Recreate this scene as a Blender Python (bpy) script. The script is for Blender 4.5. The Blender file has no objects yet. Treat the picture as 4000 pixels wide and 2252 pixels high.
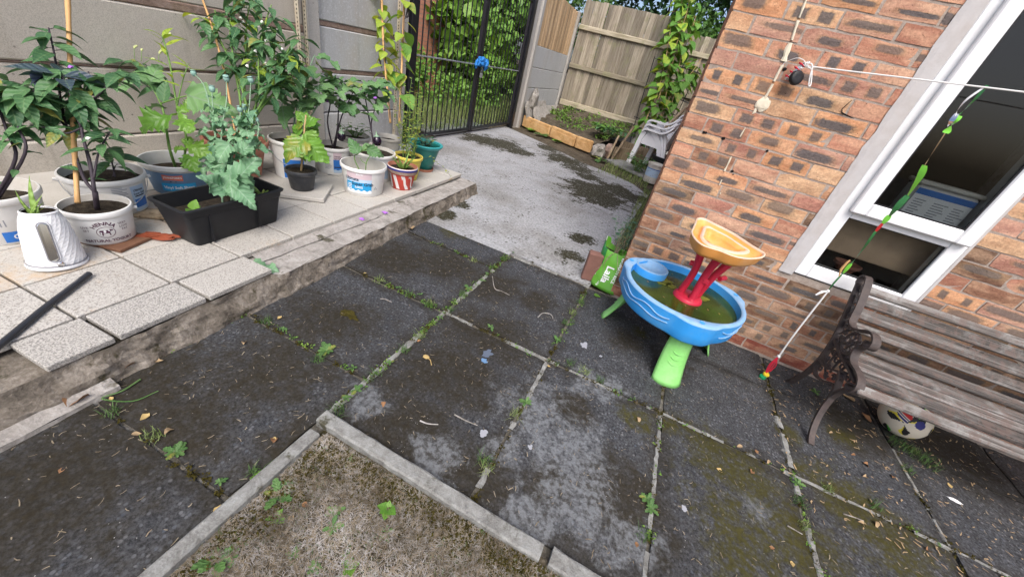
import bpy, math, random
import numpy as np
from mathutils import Vector, Matrix, Euler, noise as mnoise
rnd = random.Random(7)
PI = math.pi
SC = bpy.context.scene
COL = SC.collection

# ---------------------------------------------------------------- camera
cam_d = bpy.data.cameras.new('camera')
cam_d.sensor_width = 36.0
cam_d.lens = 13.012
cam_d.clip_start = 0.02
cam_d.clip_end = 500
cam = bpy.data.objects.new('camera', cam_d)
COL.objects.link(cam)
cam.matrix_world = Matrix(((0.89372, -0.38260, 0.23428, -0.01852),
                           (0.39396, 0.41944, -0.81784, -2.41069),
                           (0.21464, 0.82322, 0.52559, 1.26464),
                           (0, 0, 0, 1)))
SC.camera = cam

# ---------------------------------------------------------------- sky, sun, exposure
SUN_EL, SUN_AZ = math.radians(54), math.radians(160)   # azimuth clockwise from +Y
world = bpy.data.worlds.new('World')
SC.world = world
world.use_nodes = True
wn = world.node_tree
for n in list(wn.nodes):
    wn.nodes.remove(n)
sky = wn.nodes.new('ShaderNodeTexSky')
sky.sky_type = 'NISHITA'
sky.sun_disc = False
sky.sun_elevation = SUN_EL
sky.sun_rotation = SUN_AZ
sky.air_density = 0.7
sky.dust_density = 4.0
sky.ozone_density = 0.6
bg = wn.nodes.new('ShaderNodeBackground')
bg.inputs['Strength'].default_value = 0.15
wo = wn.nodes.new('ShaderNodeOutputWorld')
wn.links.new(sky.outputs[0], bg.inputs[0])
wn.links.new(bg.outputs[0], wo.inputs[0])
sun_d = bpy.data.lights.new('sun', 'SUN')
sun_d.energy = 1.5
sun_d.angle = math.radians(38)
sun_d.color = (1.0, 0.985, 0.96)
sun = bpy.data.objects.new('sun', sun_d)
COL.objects.link(sun)
sdir = Vector((math.sin(SUN_AZ) * math.cos(SUN_EL), math.cos(SUN_AZ) * math.cos(SUN_EL), math.sin(SUN_EL)))
sun.rotation_euler = sdir.to_track_quat('Z', 'Y').to_euler()
vs = SC.view_settings
vs.view_transform = 'Standard'
vs.look = 'None'
vs.gamma = 1.0
vs.exposure = 0.72
vs.use_curve_mapping = False
SC.cycles.use_denoising = True
SC.cycles.use_adaptive_sampling = True
SC.cycles.adaptive_threshold = 0.03
SC.cycles.max_bounces = 4
SC.cycles.diffuse_bounces = 2
SC.cycles.glossy_bounces = 3
SC.cycles.transmission_bounces = 4
SC.cycles.transparent_max_bounces = 12

# ---------------------------------------------------------------- mesh helpers
def link(o, parent=None, loc=None, rot=None, scale=None):
    COL.objects.link(o)
    if parent is not None:
        o.parent = parent
    if loc is not None:
        o.location = loc
    if rot is not None:
        o.rotation_euler = rot
    if scale is not None:
        o.scale = (scale,) * 3 if isinstance(scale, (int, float)) else scale
    return o

def mesh(name, v, f, mat=None, smooth=False, fmat=None):
    """mesh from vertex and face lists (numpy arrays of equal-sided faces go the fast way)"""
    me = bpy.data.meshes.new(name)
    if isinstance(f, np.ndarray):
        v = np.asarray(v, np.float32)
        n, k = f.shape
        me.vertices.add(len(v)); me.vertices.foreach_set('co', v.ravel())
        me.loops.add(n * k); me.loops.foreach_set('vertex_index', f.astype(np.int32).ravel())
        me.polygons.add(n)
        me.polygons.foreach_set('loop_start', np.arange(0, n * k, k, dtype=np.int32))
        try:
            me.polygons.foreach_set('loop_total', np.full(n, k, np.int32))
        except Exception:
            pass
        me.update(calc_edges=True)
        me.validate()
    else:
        me.from_pydata([tuple(p) for p in v], [], [tuple(q) for q in f])
        me.update()
    mats = mat if isinstance(mat, (list, tuple)) else [mat]
    for m in mats:
        if m is not None:
            me.materials.append(m)
    if fmat is not None:
        me.polygons.foreach_set('material_index', np.array(fmat, np.int32))
    if smooth:
        me.polygons.foreach_set('use_smooth', np.ones(len(me.polygons), bool))
    return me

def obj(name, me, parent=None, loc=None, rot=None, scale=None, color=None):
    o = bpy.data.objects.new(name, me)
    if color is not None:
        o.color = color
    return link(o, parent, loc, rot, scale)

def tag(o, label=None, cat=None, group=None, kind=None):
    if label: o['label'] = label
    if cat: o['category'] = cat
    if group: o['group'] = group
    if kind: o['kind'] = kind
    return o

def thing(name, label, cat, loc=(0, 0, 0), rot=(0, 0, 0), group=None, scale=None):
    o = bpy.data.objects.new(name, None)
    o.empty_display_size = 0.05
    link(o, None, loc, rot, scale)
    return tag(o, label, cat, group)

def struct(name, loc=(0, 0, 0)):
    o = bpy.data.objects.new(name, None)
    link(o, None, loc)
    return tag(o, kind='structure')

class MB:
    """collects simple shapes into one mesh"""
    def __init__(s): s.v = []; s.f = []; s.m = []
    def add(s, v, f, mi=0, M=None):
        b = len(s.v)
        if M is not None: v = [M @ Vector(p) for p in v]
        s.v += [tuple(p) for p in v]
        s.f += [tuple(i + b for i in q) for q in f]
        s.m += [mi] * len(f)
        return s
    def box(s, lo, hi, mi=0, M=None, bev=0.0):
        (x0, y0, z0), (x1, y1, z1) = lo, hi
        if bev <= 0:
            v = [(x0, y0, z0), (x1, y0, z0), (x1, y1, z0), (x0, y1, z0), (x0, y0, z1), (x1, y0, z1), (x1, y1, z1), (x0, y1, z1)]
            f = [(0, 3, 2, 1), (4, 5, 6, 7), (0, 1, 5, 4), (1, 2, 6, 5), (2, 3, 7, 6), (3, 0, 4, 7)]
            return s.add(v, f, mi, M)
        b = min(bev, (x1 - x0) * .45, (y1 - y0) * .45, (z1 - z0) * .45)
        v = []
        for x, sx in ((x0, 1), (x1, -1)):
            for y, sy in ((y0, 1), (y1, -1)):
                for z, sz in ((z0, 1), (z1, -1)):
                    v += [(x, y + sy * b, z + sz * b), (x + sx * b, y, z + sz * b), (x + sx * b, y + sy * b, z)]
        def i(a, bb, c, k): return (a * 4 + bb * 2 + c) * 3 + k
        f = [(i(0,0,0,0), i(0,0,1,0), i(0,1,1,0), i(0,1,0,0)), (i(1,0,0,0), i(1,1,0,0), i(1,1,1,0), i(1,0,1,0)),
             (i(0,0,0,1), i(1,0,0,1), i(1,0,1,1), i(0,0,1,1)), (i(0,1,0,1), i(0,1,1,1), i(1,1,1,1), i(1,1,0,1)),
             (i(0,0,0,2), i(0,1,0,2), i(1,1,0,2), i(1,0,0,2)), (i(0,0,1,2), i(1,0,1,2), i(1,1,1,2), i(0,1,1,2))]
        for a in (0, 1):
            for c in (0, 1):
                f.append((i(a,0,c,0), i(a,1,c,0), i(a,1,c,2), i(a,0,c,2)))      # along y
                f.append((i(0,a,c,1), i(1,a,c,1), i(1,a,c,2), i(0,a,c,2)))      # along x
                f.append((i(a,c,0,0), i(a,c,1,0), i(a,c,1,1), i(a,c,0,1)))      # along z
            for bb in (0, 1):
                for c in (0, 1):
                    f.append((i(a,bb,c,0), i(a,bb,c,1), i(a,bb,c,2)))
        return s.add(v, f, mi, M)
    def tube(s, pts, rad, seg=6, mi=0, cap=True, closed=False):
        pts = [Vector(p) for p in pts]
        n = len(pts)
        rr = rad if isinstance(rad, (list, tuple)) else [rad] * n
        ref = None; b = len(s.v)
        for k in range(n):
            if closed: t = pts[(k + 1) % n] - pts[k - 1]
            else: t = pts[min(k + 1, n - 1)] - pts[max(k - 1, 0)]
            t = t.normalized() if t.length > 1e-9 else Vector((0, 0, 1))
            if ref is None:
                ref = t.orthogonal().normalized()
            ref = (ref - t * ref.dot(t))
            ref = ref.normalized() if ref.length > 1e-6 else t.orthogonal().normalized()
            q = t.cross(ref)
            for j in range(seg):
                a = 2 * PI * j / seg
                s.v.append(tuple(pts[k] + (ref * math.cos(a) + q * math.sin(a)) * rr[k]))
        m = n if closed else n - 1
        for k in range(m):
            k2 = (k + 1) % n
            for j in range(seg):
                j2 = (j + 1) % seg
                s.f.append((b + k * seg + j, b + k * seg + j2, b + k2 * seg + j2, b + k2 * seg + j)); s.m.append(mi)
        if cap and not closed:
            s.f.append(tuple(b + j for j in range(seg))[::-1]); s.m.append(mi)
            s.f.append(tuple(b + (n - 1) * seg + j for j in range(seg))); s.m.append(mi)
        return s
    def ribbon(s, pts, wid, thick, nrm, mi=0):
        """flat strap following pts; wid across nrm x tangent"""
        pts = [Vector(p) for p in pts]; n = len(pts); b = len(s.v)
        ww = wid if isinstance(wid, (list, tuple)) else [wid] * n
        for k in range(n):
            t = (pts[min(k + 1, n - 1)] - pts[max(k - 1, 0)]).normalized()
            nn = Vector(nrm); 
            side = t.cross(nn).normalized()
            up = side.cross(t).normalized()
            for a, c in ((-1, -1), (1, -1), (1, 1), (-1, 1)):
                s.v.append(tuple(pts[k] + side * (a * thick / 2) + up * (c * ww[k] / 2)))
        for k in range(n - 1):
            for j in range(4):
                j2 = (j + 1) % 4
                s.f.append((b + k*4 + j, b + k*4 + j2, b + k*4 + 4 + j2, b + k*4 + 4 + j)); s.m.append(mi)
        s.f.append((b + 3, b + 2, b + 1, b)); s.m.append(mi)
        e = b + (n - 1) * 4
        s.f.append((e, e + 1, e + 2, e + 3)); s.m.append(mi)
        return s
    def lathe(s, prof, seg=32, mi=0, capb=True, capt=False, mis=None):
        b = len(s.v)
        for r, z in prof:
            for j in range(seg):
                a = 2 * PI * j / seg
                s.v.append((r * math.cos(a), r * math.sin(a), z))
        for k in range(len(prof) - 1):
            for j in range(seg):
                j2 = (j + 1) % seg
                s.f.append((b + k*seg + j, b + k*seg + j2, b + (k+1)*seg + j2, b + (k+1)*seg + j)); s.m.append(mis[k] if mis else mi)
        if capb:
            s.f.append(tuple(b + j for j in range(seg))[::-1]); s.m.append(mi)
        if capt:
            e = b + (len(prof) - 1) * seg
            s.f.append(tuple(e + j for j in range(seg))); s.m.append(mi)
        return s
    def poly(s, pts, mi=0):
        b = len(s.v); s.v += [tuple(p) for p in pts]
        s.f.append(tuple(range(b, b + len(pts)))); s.m.append(mi)
        return s
    def prism(s, pts, z0, z1, mi=0, M=None):
        """vertical prism over a counter-clockwise outline"""
        n = len(pts)
        v = [(p[0], p[1], z0) for p in pts] + [(p[0], p[1], z1) for p in pts]
        f = [tuple(range(n))[::-1], tuple(range(n, 2 * n))]
        f += [(k, (k + 1) % n, n + (k + 1) % n, n + k) for k in range(n)]
        return s.add(v, f, mi, M)
    def mesh(s, name, mat, smooth=False):
        return mesh(name, s.v, s.f, mat, smooth, s.m if isinstance(mat, (list, tuple)) else None)
    def build(s, name, mat, parent=None, loc=None, rot=None, smooth=False, color=None, scale=None):
        return obj(name, s.mesh(name, mat, smooth), parent, loc, rot, scale, color)

def autosmooth(o, ang=35):
    me = o.data
    me.polygons.foreach_set('use_smooth', np.ones(len(me.polygons), bool))
    try:
        me.set_sharp_from_angle(angle=math.radians(ang))
    except Exception:
        pass
    return o

def catmull(pts, k=6):
    pts = [Vector(p) for p in pts]
    P = [pts[0] * 2 - pts[1]] + pts + [pts[-1] * 2 - pts[-2]]
    out = []
    for i in range(1, len(P) - 2):
        a, b, c, d = P[i-1], P[i], P[i+1], P[i+2]
        for j in range(k):
            t = j / k
            out.append(0.5 * ((2*b) + (c - a) * t + (2*a - 5*b + 4*c - d) * t*t + (3*b - a - 3*c + d) * t*t*t))
    out.append(pts[-1])
    return out


# ---------------------------------------------------------------- materials
class NT:
    def __init__(s, name, rough=0.8, spec=0.3):
        s.mat = bpy.data.materials.new(name)
        s.mat.use_nodes = True
        s.t = s.mat.node_tree
        s.b = s.t.nodes['Principled BSDF']
        s.b.inputs['Roughness'].default_value = rough
        s.b.inputs['Specular IOR Level'].default_value = spec
        s.pos = None
    def n(s, typ, **kw):
        q = s.t.nodes.new(typ)
        for k, v in kw.items(): setattr(q, k, v)
        return q
    def set(s, sock, val):
        if isinstance(val, bpy.types.NodeSocket): s.t.links.new(val, sock)
        elif val is not None:
            if isinstance(val, (tuple, list)) and len(val) == 3 and sock.type == 'RGBA': val = (*val, 1)
            sock.default_value = val
    def P(s):
        if s.pos is None: s.pos = s.n('ShaderNodeNewGeometry').outputs['Position']
        return s.pos
    def O(s): return s.n('ShaderNodeTexCoord').outputs['Object']
    def info(s, k): return s.n('ShaderNodeObjectInfo').outputs[k]
    def vmath(s, op, a, b=None):
        q = s.n('ShaderNodeVectorMath', operation=op)
        s.set(q.inputs[0], a)
        if b is not None: s.set(q.inputs[1], b)
        return q.outputs['Value'] if op in ('DISTANCE', 'LENGTH') else q.outputs[0]
    def math(s, op, a, b=None, clamp=False):
        q = s.n('ShaderNodeMath', operation=op, use_clamp=clamp)
        s.set(q.inputs[0], a)
        if b is not None: s.set(q.inputs[1], b)
        return q.outputs[0]
    def noise(s, scale, detail=4, rough=0.55, vec=None, dist=0.0):
        q = s.n('ShaderNodeTexNoise')
        s.set(q.inputs['Vector'], vec if vec is not None else s.P())
        q.inputs['Scale'].default_value = scale
        q.inputs['Detail'].default_value = detail
        q.inputs['Roughness'].default_value = rough
        q.inputs['Distortion'].default_value = dist
        return q.outputs['Fac']
    def voro(s, scale, vec=None, feature='F1', out='Distance', rand=1.0):
        q = s.n('ShaderNodeTexVoronoi', feature=feature)
        s.set(q.inputs['Vector'], vec if vec is not None else s.P())
        q.inputs['Scale'].default_value = scale
        q.inputs['Randomness'].default_value = rand
        return q.outputs[out]
    def ramp(s, fac, stops, interp='LINEAR'):
        q = s.n('ShaderNodeValToRGB')
        q.color_ramp.interpolation = interp
        e = q.color_ramp.elements
        while len(e) < len(stops): e.new(0.5)
        for el, (p, c) in zip(e, stops):
            el.position = p
            el.color = (c, c, c, 1) if isinstance(c, (int, float)) else (*c, 1)
        s.set(q.inputs[0], fac)
        return q.outputs[0]
    def map(s, v, a, b, c=0.0, d=1.0):
        q = s.n('ShaderNodeMapRange')
        q.interpolation_type = 'SMOOTHSTEP'
        s.set(q.inputs[0], v)
        for k, x in zip((1, 2, 3, 4), (a, b, c, d)): s.set(q.inputs[k], x)
        return q.outputs[0]
    def mix(s, fac, a, b, blend='MIX'):
        q = s.n('ShaderNodeMix', data_type='RGBA', blend_type=blend)
        s.set(q.inputs[0], fac); s.set(q.inputs[6], a); s.set(q.inputs[7], b)
        return q.outputs[2]
    def mul(s, a, b): return s.mix(1.0, a, b, 'MULTIPLY')
    def hsv(s, col, h=0.5, sat=1.0, v=1.0):
        q = s.n('ShaderNodeHueSaturation')
        s.set(q.inputs['Hue'], h); s.set(q.inputs['Saturation'], sat); s.set(q.inputs['Value'], v)
        s.set(q.inputs['Color'], col)
        return q.outputs[0]
    def bump(s, h, strength=0.4, dist=0.01):
        q = s.n('ShaderNodeBump')
        q.inputs['Strength'].default_value = strength
        q.inputs['Distance'].default_value = dist
        s.set(q.inputs['Height'], h)
        s.t.links.new(q.outputs[0], s.b.inputs['Normal'])
    def spots(s, lst, wob, edge=0.35):
        """union of ragged round patches (x, y, z, radius)"""
        acc = None
        for x, y, z, r in lst:
            d = s.vmath('DISTANCE', s.P(), (x, y, z))
            d = s.math('DIVIDE', d, r)
            d = s.math('ADD', d, wob)
            m = s.map(d, 1.0, 1.0 - edge)
            acc = m if acc is None else s.math('MAXIMUM', acc, m)
        return acc
    def out(s, col, rough=None):
        s.set(s.b.inputs['Base Color'], col)
        if rough is not None: s.set(s.b.inputs['Roughness'], rough)
        return s.mat

def simple(name, col, rough=0.6, var=0.15, scale=18.0, spec=0.3, metal=0.0, bump=0.0, dirt=None, dscale=6.0):
    t = NT(name, rough, spec)
    t.b.inputs['Metallic'].default_value = metal
    n = t.noise(scale, 5, 0.6)
    c = t.mix(n, tuple(max(0, x * (1 - var)) for x in col), tuple(min(1, x * (1 + var)) for x in col))
    if dirt:
        d = t.ramp(t.noise(dscale, 6, 0.7), [(0.45, 0.0), (0.75, 1.0)])
        c = t.mix(t.math('MULTIPLY', d, dirt[1]), c, dirt[0])
    if bump: t.bump(t.noise(scale * 6, 4, 0.7), bump, 0.004)
    return t.out(c)

def leafmat(name, c1, c2, rough=0.45, trans=0.25, vein=(0.25, 0.35, 0.15), veinamt=0.25):
    """leaf: colour varies per leaf and along it; midrib runs along local y at x = 0"""
    t = NT(name, rough, 0.35)
    r = t.info('Random')
    o = t.O()
    sx = t.n('ShaderNodeSeparateXYZ'); t.set(sx.inputs[0], o)
    n = t.noise(30, 3, 0.6)
    f = t.math('ADD', t.math('MULTIPLY', r, 0.7), t.math('MULTIPLY', n, 0.4), True)
    c = t.mix(f, c1, c2)
    old = t.math('MULTIPLY', t.math('GREATER_THAN', t.math('FRACT', t.math('MULTIPLY', r, 37.7)), 0.93), t.map(t.noise(3.0, 3, 0.6, vec=o), 0.35, 0.6))
    c = t.mix(t.math('MULTIPLY', old, 0.75), c, (0.36, 0.31, 0.06))
    rib = t.map(t.math('ABSOLUTE', sx.outputs[0]), 0.03, 0.0)
    wv = t.n('ShaderNodeTexWave', wave_type='BANDS', bands_direction='Y')
    wv.inputs['Scale'].default_value = 1.6
    wv.inputs['Distortion'].default_value = 0.6
    sk = t.n('ShaderNodeCombineXYZ')
    t.set(sk.inputs[1], t.math('SUBTRACT', sx.outputs[1], t.math('ABSOLUTE', sx.outputs[0])))
    t.set(wv.inputs['Vector'], sk.outputs[0])
    v2 = t.map(wv.outputs['Fac'], 0.88, 1.0)
    vn = t.math('MULTIPLY', t.math('MAXIMUM', rib, t.math('MULTIPLY', v2, 0.5)), veinamt)
    c = t.mix(vn, c, vein)
    t.bump(wv.outputs['Fac'], 0.25, 0.02)
    t.out(c)
    if trans > 0:
        tr = t.n('ShaderNodeBsdfTranslucent')
        t.set(tr.inputs['Color'], t.hsv(c, 0.48, 1.1, 1.3))
        mx = t.n('ShaderNodeMixShader')
        mx.inputs[0].default_value = trans
        t.t.links.new(t.b.outputs[0], mx.inputs[1])
        t.t.links.new(tr.outputs[0], mx.inputs[2])
        t.t.links.new(mx.outputs[0], t.t.nodes['Material Output'].inputs[0])
    return t.mat

def clumpmat(name, dark, mid, light, trans=0.2, scale=9.0):
    """foliage mass: colour by island of leaf, through a fine noise on position"""
    t = NT(name, 0.5, 0.3)
    n = t.noise(scale, 3, 0.7)
    n2 = t.noise(scale * 9, 2, 0.5)
    f = t.math('ADD', t.math('MULTIPLY', n, 0.6), t.math('MULTIPLY', n2, 0.45))
    c = t.ramp(f, [(0.33, dark), (0.52, mid), (0.72, light)])
    t.out(c)
    tr = t.n('ShaderNodeBsdfTranslucent')
    t.set(tr.inputs['Color'], t.hsv(c, 0.48, 1.1, 1.3))
    mx = t.n('ShaderNodeMixShader'); mx.inputs[0].default_value = trans
    t.t.links.new(t.b.outputs[0], mx.inputs[1]); t.t.links.new(tr.outputs[0], mx.inputs[2])
    t.t.links.new(mx.outputs[0], t.t.nodes['Material Output'].inputs[0])
    return t.mat

M = {}
# patio slab: stains with shapes of their own lie across the joints; obj.color = (brown film, -, green moss, brightness)
BLOOM = [(*(-0.114,-1.278,0.000)[:2], 0.0, 0.18), (*(0.075,-1.389,0.000)[:2], 0.0, 0.23), (*(0.107,-0.945,0.000)[:2], 0.0, 0.15), (*(-0.131,-1.517,0.000)[:2], 0.0, 0.12), (*(0.167,-1.565,0.000)[:2], 0.0, 0.20), (*(-0.690,-1.633,0.000)[:2], 0.0, 0.10), (*(0.019,-1.699,0.000)[:2], 0.0, 0.13), (*(-0.346,-1.699,0.000)[:2], 0.0, 0.12), (*(0.829,-1.225,0.000)[:2], 0.0, 0.07), (*(0.383,-1.576,0.000)[:2], 0.0, 0.11)]
BROWN = [(*(-0.513,-0.947,0.000)[:2], 0.0, 0.35), (*(-0.541,-1.308,0.000)[:2], 0.0, 0.38), (*(-1.164,-1.343,0.000)[:2], 0.0, 0.38), (*(-1.312,-0.648,0.000)[:2], 0.0, 0.38), (*(-1.019,-0.491,0.000)[:2], 0.0, 0.32), (*(-1.112,-1.720,0.000)[:2], 0.0, 0.35), (*(-1.393,-2.027,0.000)[:2], 0.0, 0.35), (*(-1.206,-2.298,0.000)[:2], 0.0, 0.43), (*(-0.724,-1.887,0.000)[:2], 0.0, 0.29), (*(-1.097,-2.032,0.000)[:2], 0.0, 0.29), (*(-0.681,-0.510,0.000)[:2], 0.0, 0.29), (*(0.316,-1.499,0.000)[:2], 0.0, 0.29), (*(0.066,-1.561,0.000)[:2], 0.0, 0.17), (*(0.037,-1.177,0.000)[:2], 0.0, 0.14), (*(-0.509,-1.613,0.000)[:2], 0.0, 0.32), (*(-0.197,-1.664,0.000)[:2], 0.0, 0.26), (*(-0.388,-0.474,0.000)[:2], 0.0, 0.20), (*(0.197,-0.472,0.000)[:2], 0.0, 0.17), (*(1.908,-0.173,0.000)[:2], 0.0, 0.43), (*(1.408,-0.342,0.000)[:2], 0.0, 0.29), (*(0.459,-0.514,0.000)[:2], 0.0, 0.20)]
GREEN = [(*(0.641,-1.036,0.000)[:2], 0.0, 0.20), (*(0.810,-1.070,0.000)[:2], 0.0, 0.18), (*(1.219,-0.954,0.000)[:2], 0.0, 0.24), (*(1.357,-1.084,0.000)[:2], 0.0, 0.26), (*(0.329,-1.050,0.000)[:2], 0.0, 0.10), (*(0.468,-0.992,0.000)[:2], 0.0, 0.09), (*(0.754,-1.388,0.000)[:2], 0.0, 0.24), (*(1.055,-0.663,0.000)[:2], 0.0, 0.09), (*(-1.271,0.030,0.000)[:2], 0.0, 0.17), (*(1.335,-0.501,0.000)[:2], 0.0, 0.10), (*(0.972,-1.248,0.000)[:2], 0.0, 0.20), (*(0.259,-0.335,0.000)[:2], 0.0, 0.08)]
def m_slab():
    t = NT('patio_slab', 0.85, 0.22)
    q = t.n('ShaderNodeObjectInfo')
    cs = t.n('ShaderNodeSeparateColor'); t.set(cs.inputs[0], q.outputs['Color'])
    big = t.noise(2.3, 4, 0.6); mid = t.noise(11, 5, 0.7); fine = t.noise(95, 3, 0.8)
    sd = t.voro(80); ssel = t.n('ShaderNodeSeparateColor'); t.set(ssel.inputs[0], t.voro(80, out='Color'))
    base = t.mix(t.map(fine, 0.3, 0.7), (0.017, 0.018, 0.020), (0.088, 0.091, 0.097))
    stone = t.math('MULTIPLY', t.map(ssel.outputs[0], 0.66, 0.82), t.map(sd, 0.55, 0.25))
    base = t.mix(t.math('MULTIPLY', stone, 0.7), base, t.mix(ssel.outputs[1], (0.08, 0.095, 0.12), (0.20, 0.20, 0.205)))
    base = t.mix(t.map(mid, 0.4, 0.75), base, t.mul(base, (0.60, 0.60, 0.60)))
    w0 = t.math('SUBTRACT', t.math('ADD', t.math('MULTIPLY', mid, 0.6), t.math('MULTIPLY', big, 0.4)), 0.5)
    # brown black film
    gx = t.n('ShaderNodeSeparateXYZ'); t.set(gx.inputs[0], t.n('ShaderNodeTexCoord').outputs['Generated'])
    ed = t.math('MAXIMUM', t.math('ABSOLUTE', t.math('SUBTRACT', gx.outputs[0], 0.5)), t.math('ABSOLUTE', t.math('SUBTRACT', gx.outputs[1], 0.5)))
    edge = t.math('MULTIPLY', t.map(t.math('ADD', t.math('MULTIPLY', ed, 2.0), t.math('MULTIPLY', w0, 0.9)), 0.72, 1.02), cs.outputs[0])
    bs = t.spots(BROWN, t.math('MULTIPLY', w0, 3.0), 0.75)
    bm = t.math('MAXIMUM', t.math('MULTIPLY', edge, 0.9), bs)
    brown = t.mix(t.noise(60, 4, 0.75), (0.006, 0.005, 0.0028), (0.042, 0.034, 0.020))
    c = t.mix(t.math('MULTIPLY', bm, t.map(t.noise(26, 4, 0.7), 0.3, 0.66, 0.98, 0.66)), base, brown)
    # pale bloom
    ps = t.spots(BLOOM, t.math('MULTIPLY', t.math('SUBTRACT', t.noise(7, 6, 0.75, dist=0.5), 0.5), 4.2), 0.6)
    c = t.mix(t.math('MULTIPLY', ps, t.map(t.noise(40, 3, 0.7), 0.35, 0.62, 0.12, 0.75)), c, t.mix(fine, (0.085, 0.092, 0.10), (0.26, 0.273, 0.285)))
    # green moss
    gs = t.spots(GREEN, t.math('MULTIPLY', t.math('SUBTRACT', t.math('ADD', t.math('MULTIPLY', t.noise(6, 5, 0.7), 0.6), t.math('MULTIPLY', t.noise(32, 3, 0.7), 0.4)), 0.5), 4.0), 0.7)
    c = t.mix(t.math('MULTIPLY', gs, t.map(t.noise(38, 3, 0.75), 0.34, 0.58, 0.25, 0.9)), c, t.mix(t.noise(70, 3, 0.8), (0.010, 0.010, 0.002), (0.085, 0.076, 0.012)))
    sp = t.map(t.voro(60, out='Distance'), 0.10, 0.05)
    c = t.mix(t.math('MULTIPLY', sp, t.map(t.noise(6, 2), 0.5, 0.62)), c, (0.36, 0.35, 0.33))
    c = t.hsv(c, 0.5, 1.0, q.outputs['Alpha'])
    t.bump(t.math('ADD', t.math('MULTIPLY', fine, 0.5), t.math('MULTIPLY', sd, 0.5)), 0.5, 0.004)
    return t.out(c, t.map(bm, 0, 1, 0.72, 0.95))
M['slab'] = m_slab()

MOSS_SPOTS = [(-0.606,2.313,0.000), (-0.476,2.920,0.000), (-0.805,2.567,0.000), (-1.452,3.759,0.000), (-1.142,3.431,0.000), (-2.509,3.401,0.000), (-2.768,3.263,0.000), (-2.134,3.282,0.000), (-0.422,0.797,0.000), (-0.405,0.344,0.000), (-0.208,2.831,0.000), (-1.502,0.205,0.000), (-1.538,0.524,0.000), (-1.898,4.274,0.000), (-0.911,3.163,0.000)]
MOSS_R = [.5, .42, .35, .45, .3, .5, .4, .3, .14, .13, .35, .13, .10, .3, .25]
def m_path():
    t = NT('poured_concrete', 0.9, 0.2)
    fine = t.noise(48, 4, 0.75); mid = t.noise(9, 5, 0.75); big = t.noise(1.6, 3, 0.6)
    c = t.mix(mid, (0.27, 0.278, 0.29), (0.50, 0.508, 0.52))
    c = t.mix(t.map(fine, 0.36, 0.60), t.mul(c, (0.60, 0.60, 0.60)), c)
    c = t.mix(t.map(big, 0.42, 0.68), c, t.mul(c, (0.72, 0.70, 0.66)))
    pit = t.map(t.voro(24), 0.34, 0.14)
    c = t.mix(t.math('MULTIPLY', pit, t.map(t.noise(4, 4, 0.7), 0.44, 0.62)), c, (0.05, 0.045, 0.03))
    wob = t.math('MULTIPLY', t.math('SUBTRACT', t.math('ADD', t.math('MULTIPLY', t.noise(6, 5, 0.75), 0.65), t.math('MULTIPLY', t.noise(30, 3, 0.75), 0.35)), 0.5), 4.6)
    m = t.spots([(p[0], p[1], p[2], r) for p, r in zip(MOSS_SPOTS, MOSS_R)], wob)
    moss = t.mix(t.noise(60, 4, 0.7), (0.004, 0.004, 0.0015), (0.045, 0.040, 0.012))
    c = t.mix(t.math('MULTIPLY', m, t.map(t.noise(34, 3, 0.75), 0.30, 0.52, 0.55, 0.97)), c, moss)
    t.bump(t.math('ADD', fine, t.math('MULTIPLY', m, 0.8)), 0.6, 0.006)
    return t.out(c)
M['path'] = m_path()

def m_terrazzo():
    t = NT('terrazzo_tile', 0.6, 0.35)
    o = t.n('ShaderNodeObjectInfo')
    wear = t.n('ShaderNodeSeparateColor'); t.set(wear.inputs[0], o.outputs['Color'])
    big = t.noise(4, 5, 0.6); fl = t.noise(170, 3, 0.75); fl2 = t.voro(110, out='Color')
    s2 = t.n('ShaderNodeSeparateColor'); t.set(s2.inputs[0], fl2)
    chip = t.map(fl, t.math('SUBTRACT', 0.60, t.math('MULTIPLY', wear.outputs[0], 0.13)), t.math('SUBTRACT', 0.66, t.math('MULTIPLY', wear.outputs[0], 0.13)))
    c = t.mix(big, (0.38, 0.36, 0.32), (0.55, 0.53, 0.49))
    cc = t.mix(s2.outputs[0], (0.19, 0.17, 0.14), (0.34, 0.32, 0.30))
    cc = t.mix(wear.outputs[0], t.mix(0.4, cc, (0.42, 0.34, 0.25)), t.mix(0.45, cc, (0.13, 0.14, 0.15)))
    c = t.mix(t.math('MULTIPLY', chip, 0.85), c, cc)
    rs = t.math('ADD', t.math('MULTIPLY', t.noise(5, 6, 0.7), 0.7), t.math('MULTIPLY', t.noise(45, 3, 0.6), 0.3))
    rm = t.map(rs, t.math('SUBTRACT', 0.68, t.math('MULTIPLY', wear.outputs[1], 0.32)), t.math('SUBTRACT', 0.90, t.math('MULTIPLY', wear.outputs[1], 0.32)))
    c = t.mix(t.math('MULTIPLY', rm, 0.7), c, t.mix(t.noise(20), (0.40, 0.24, 0.10), (0.50, 0.38, 0.24)))
    t.bump(fl, 0.25, 0.002)
    return t.out(c)
M['tile'] = m_terrazzo()

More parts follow.
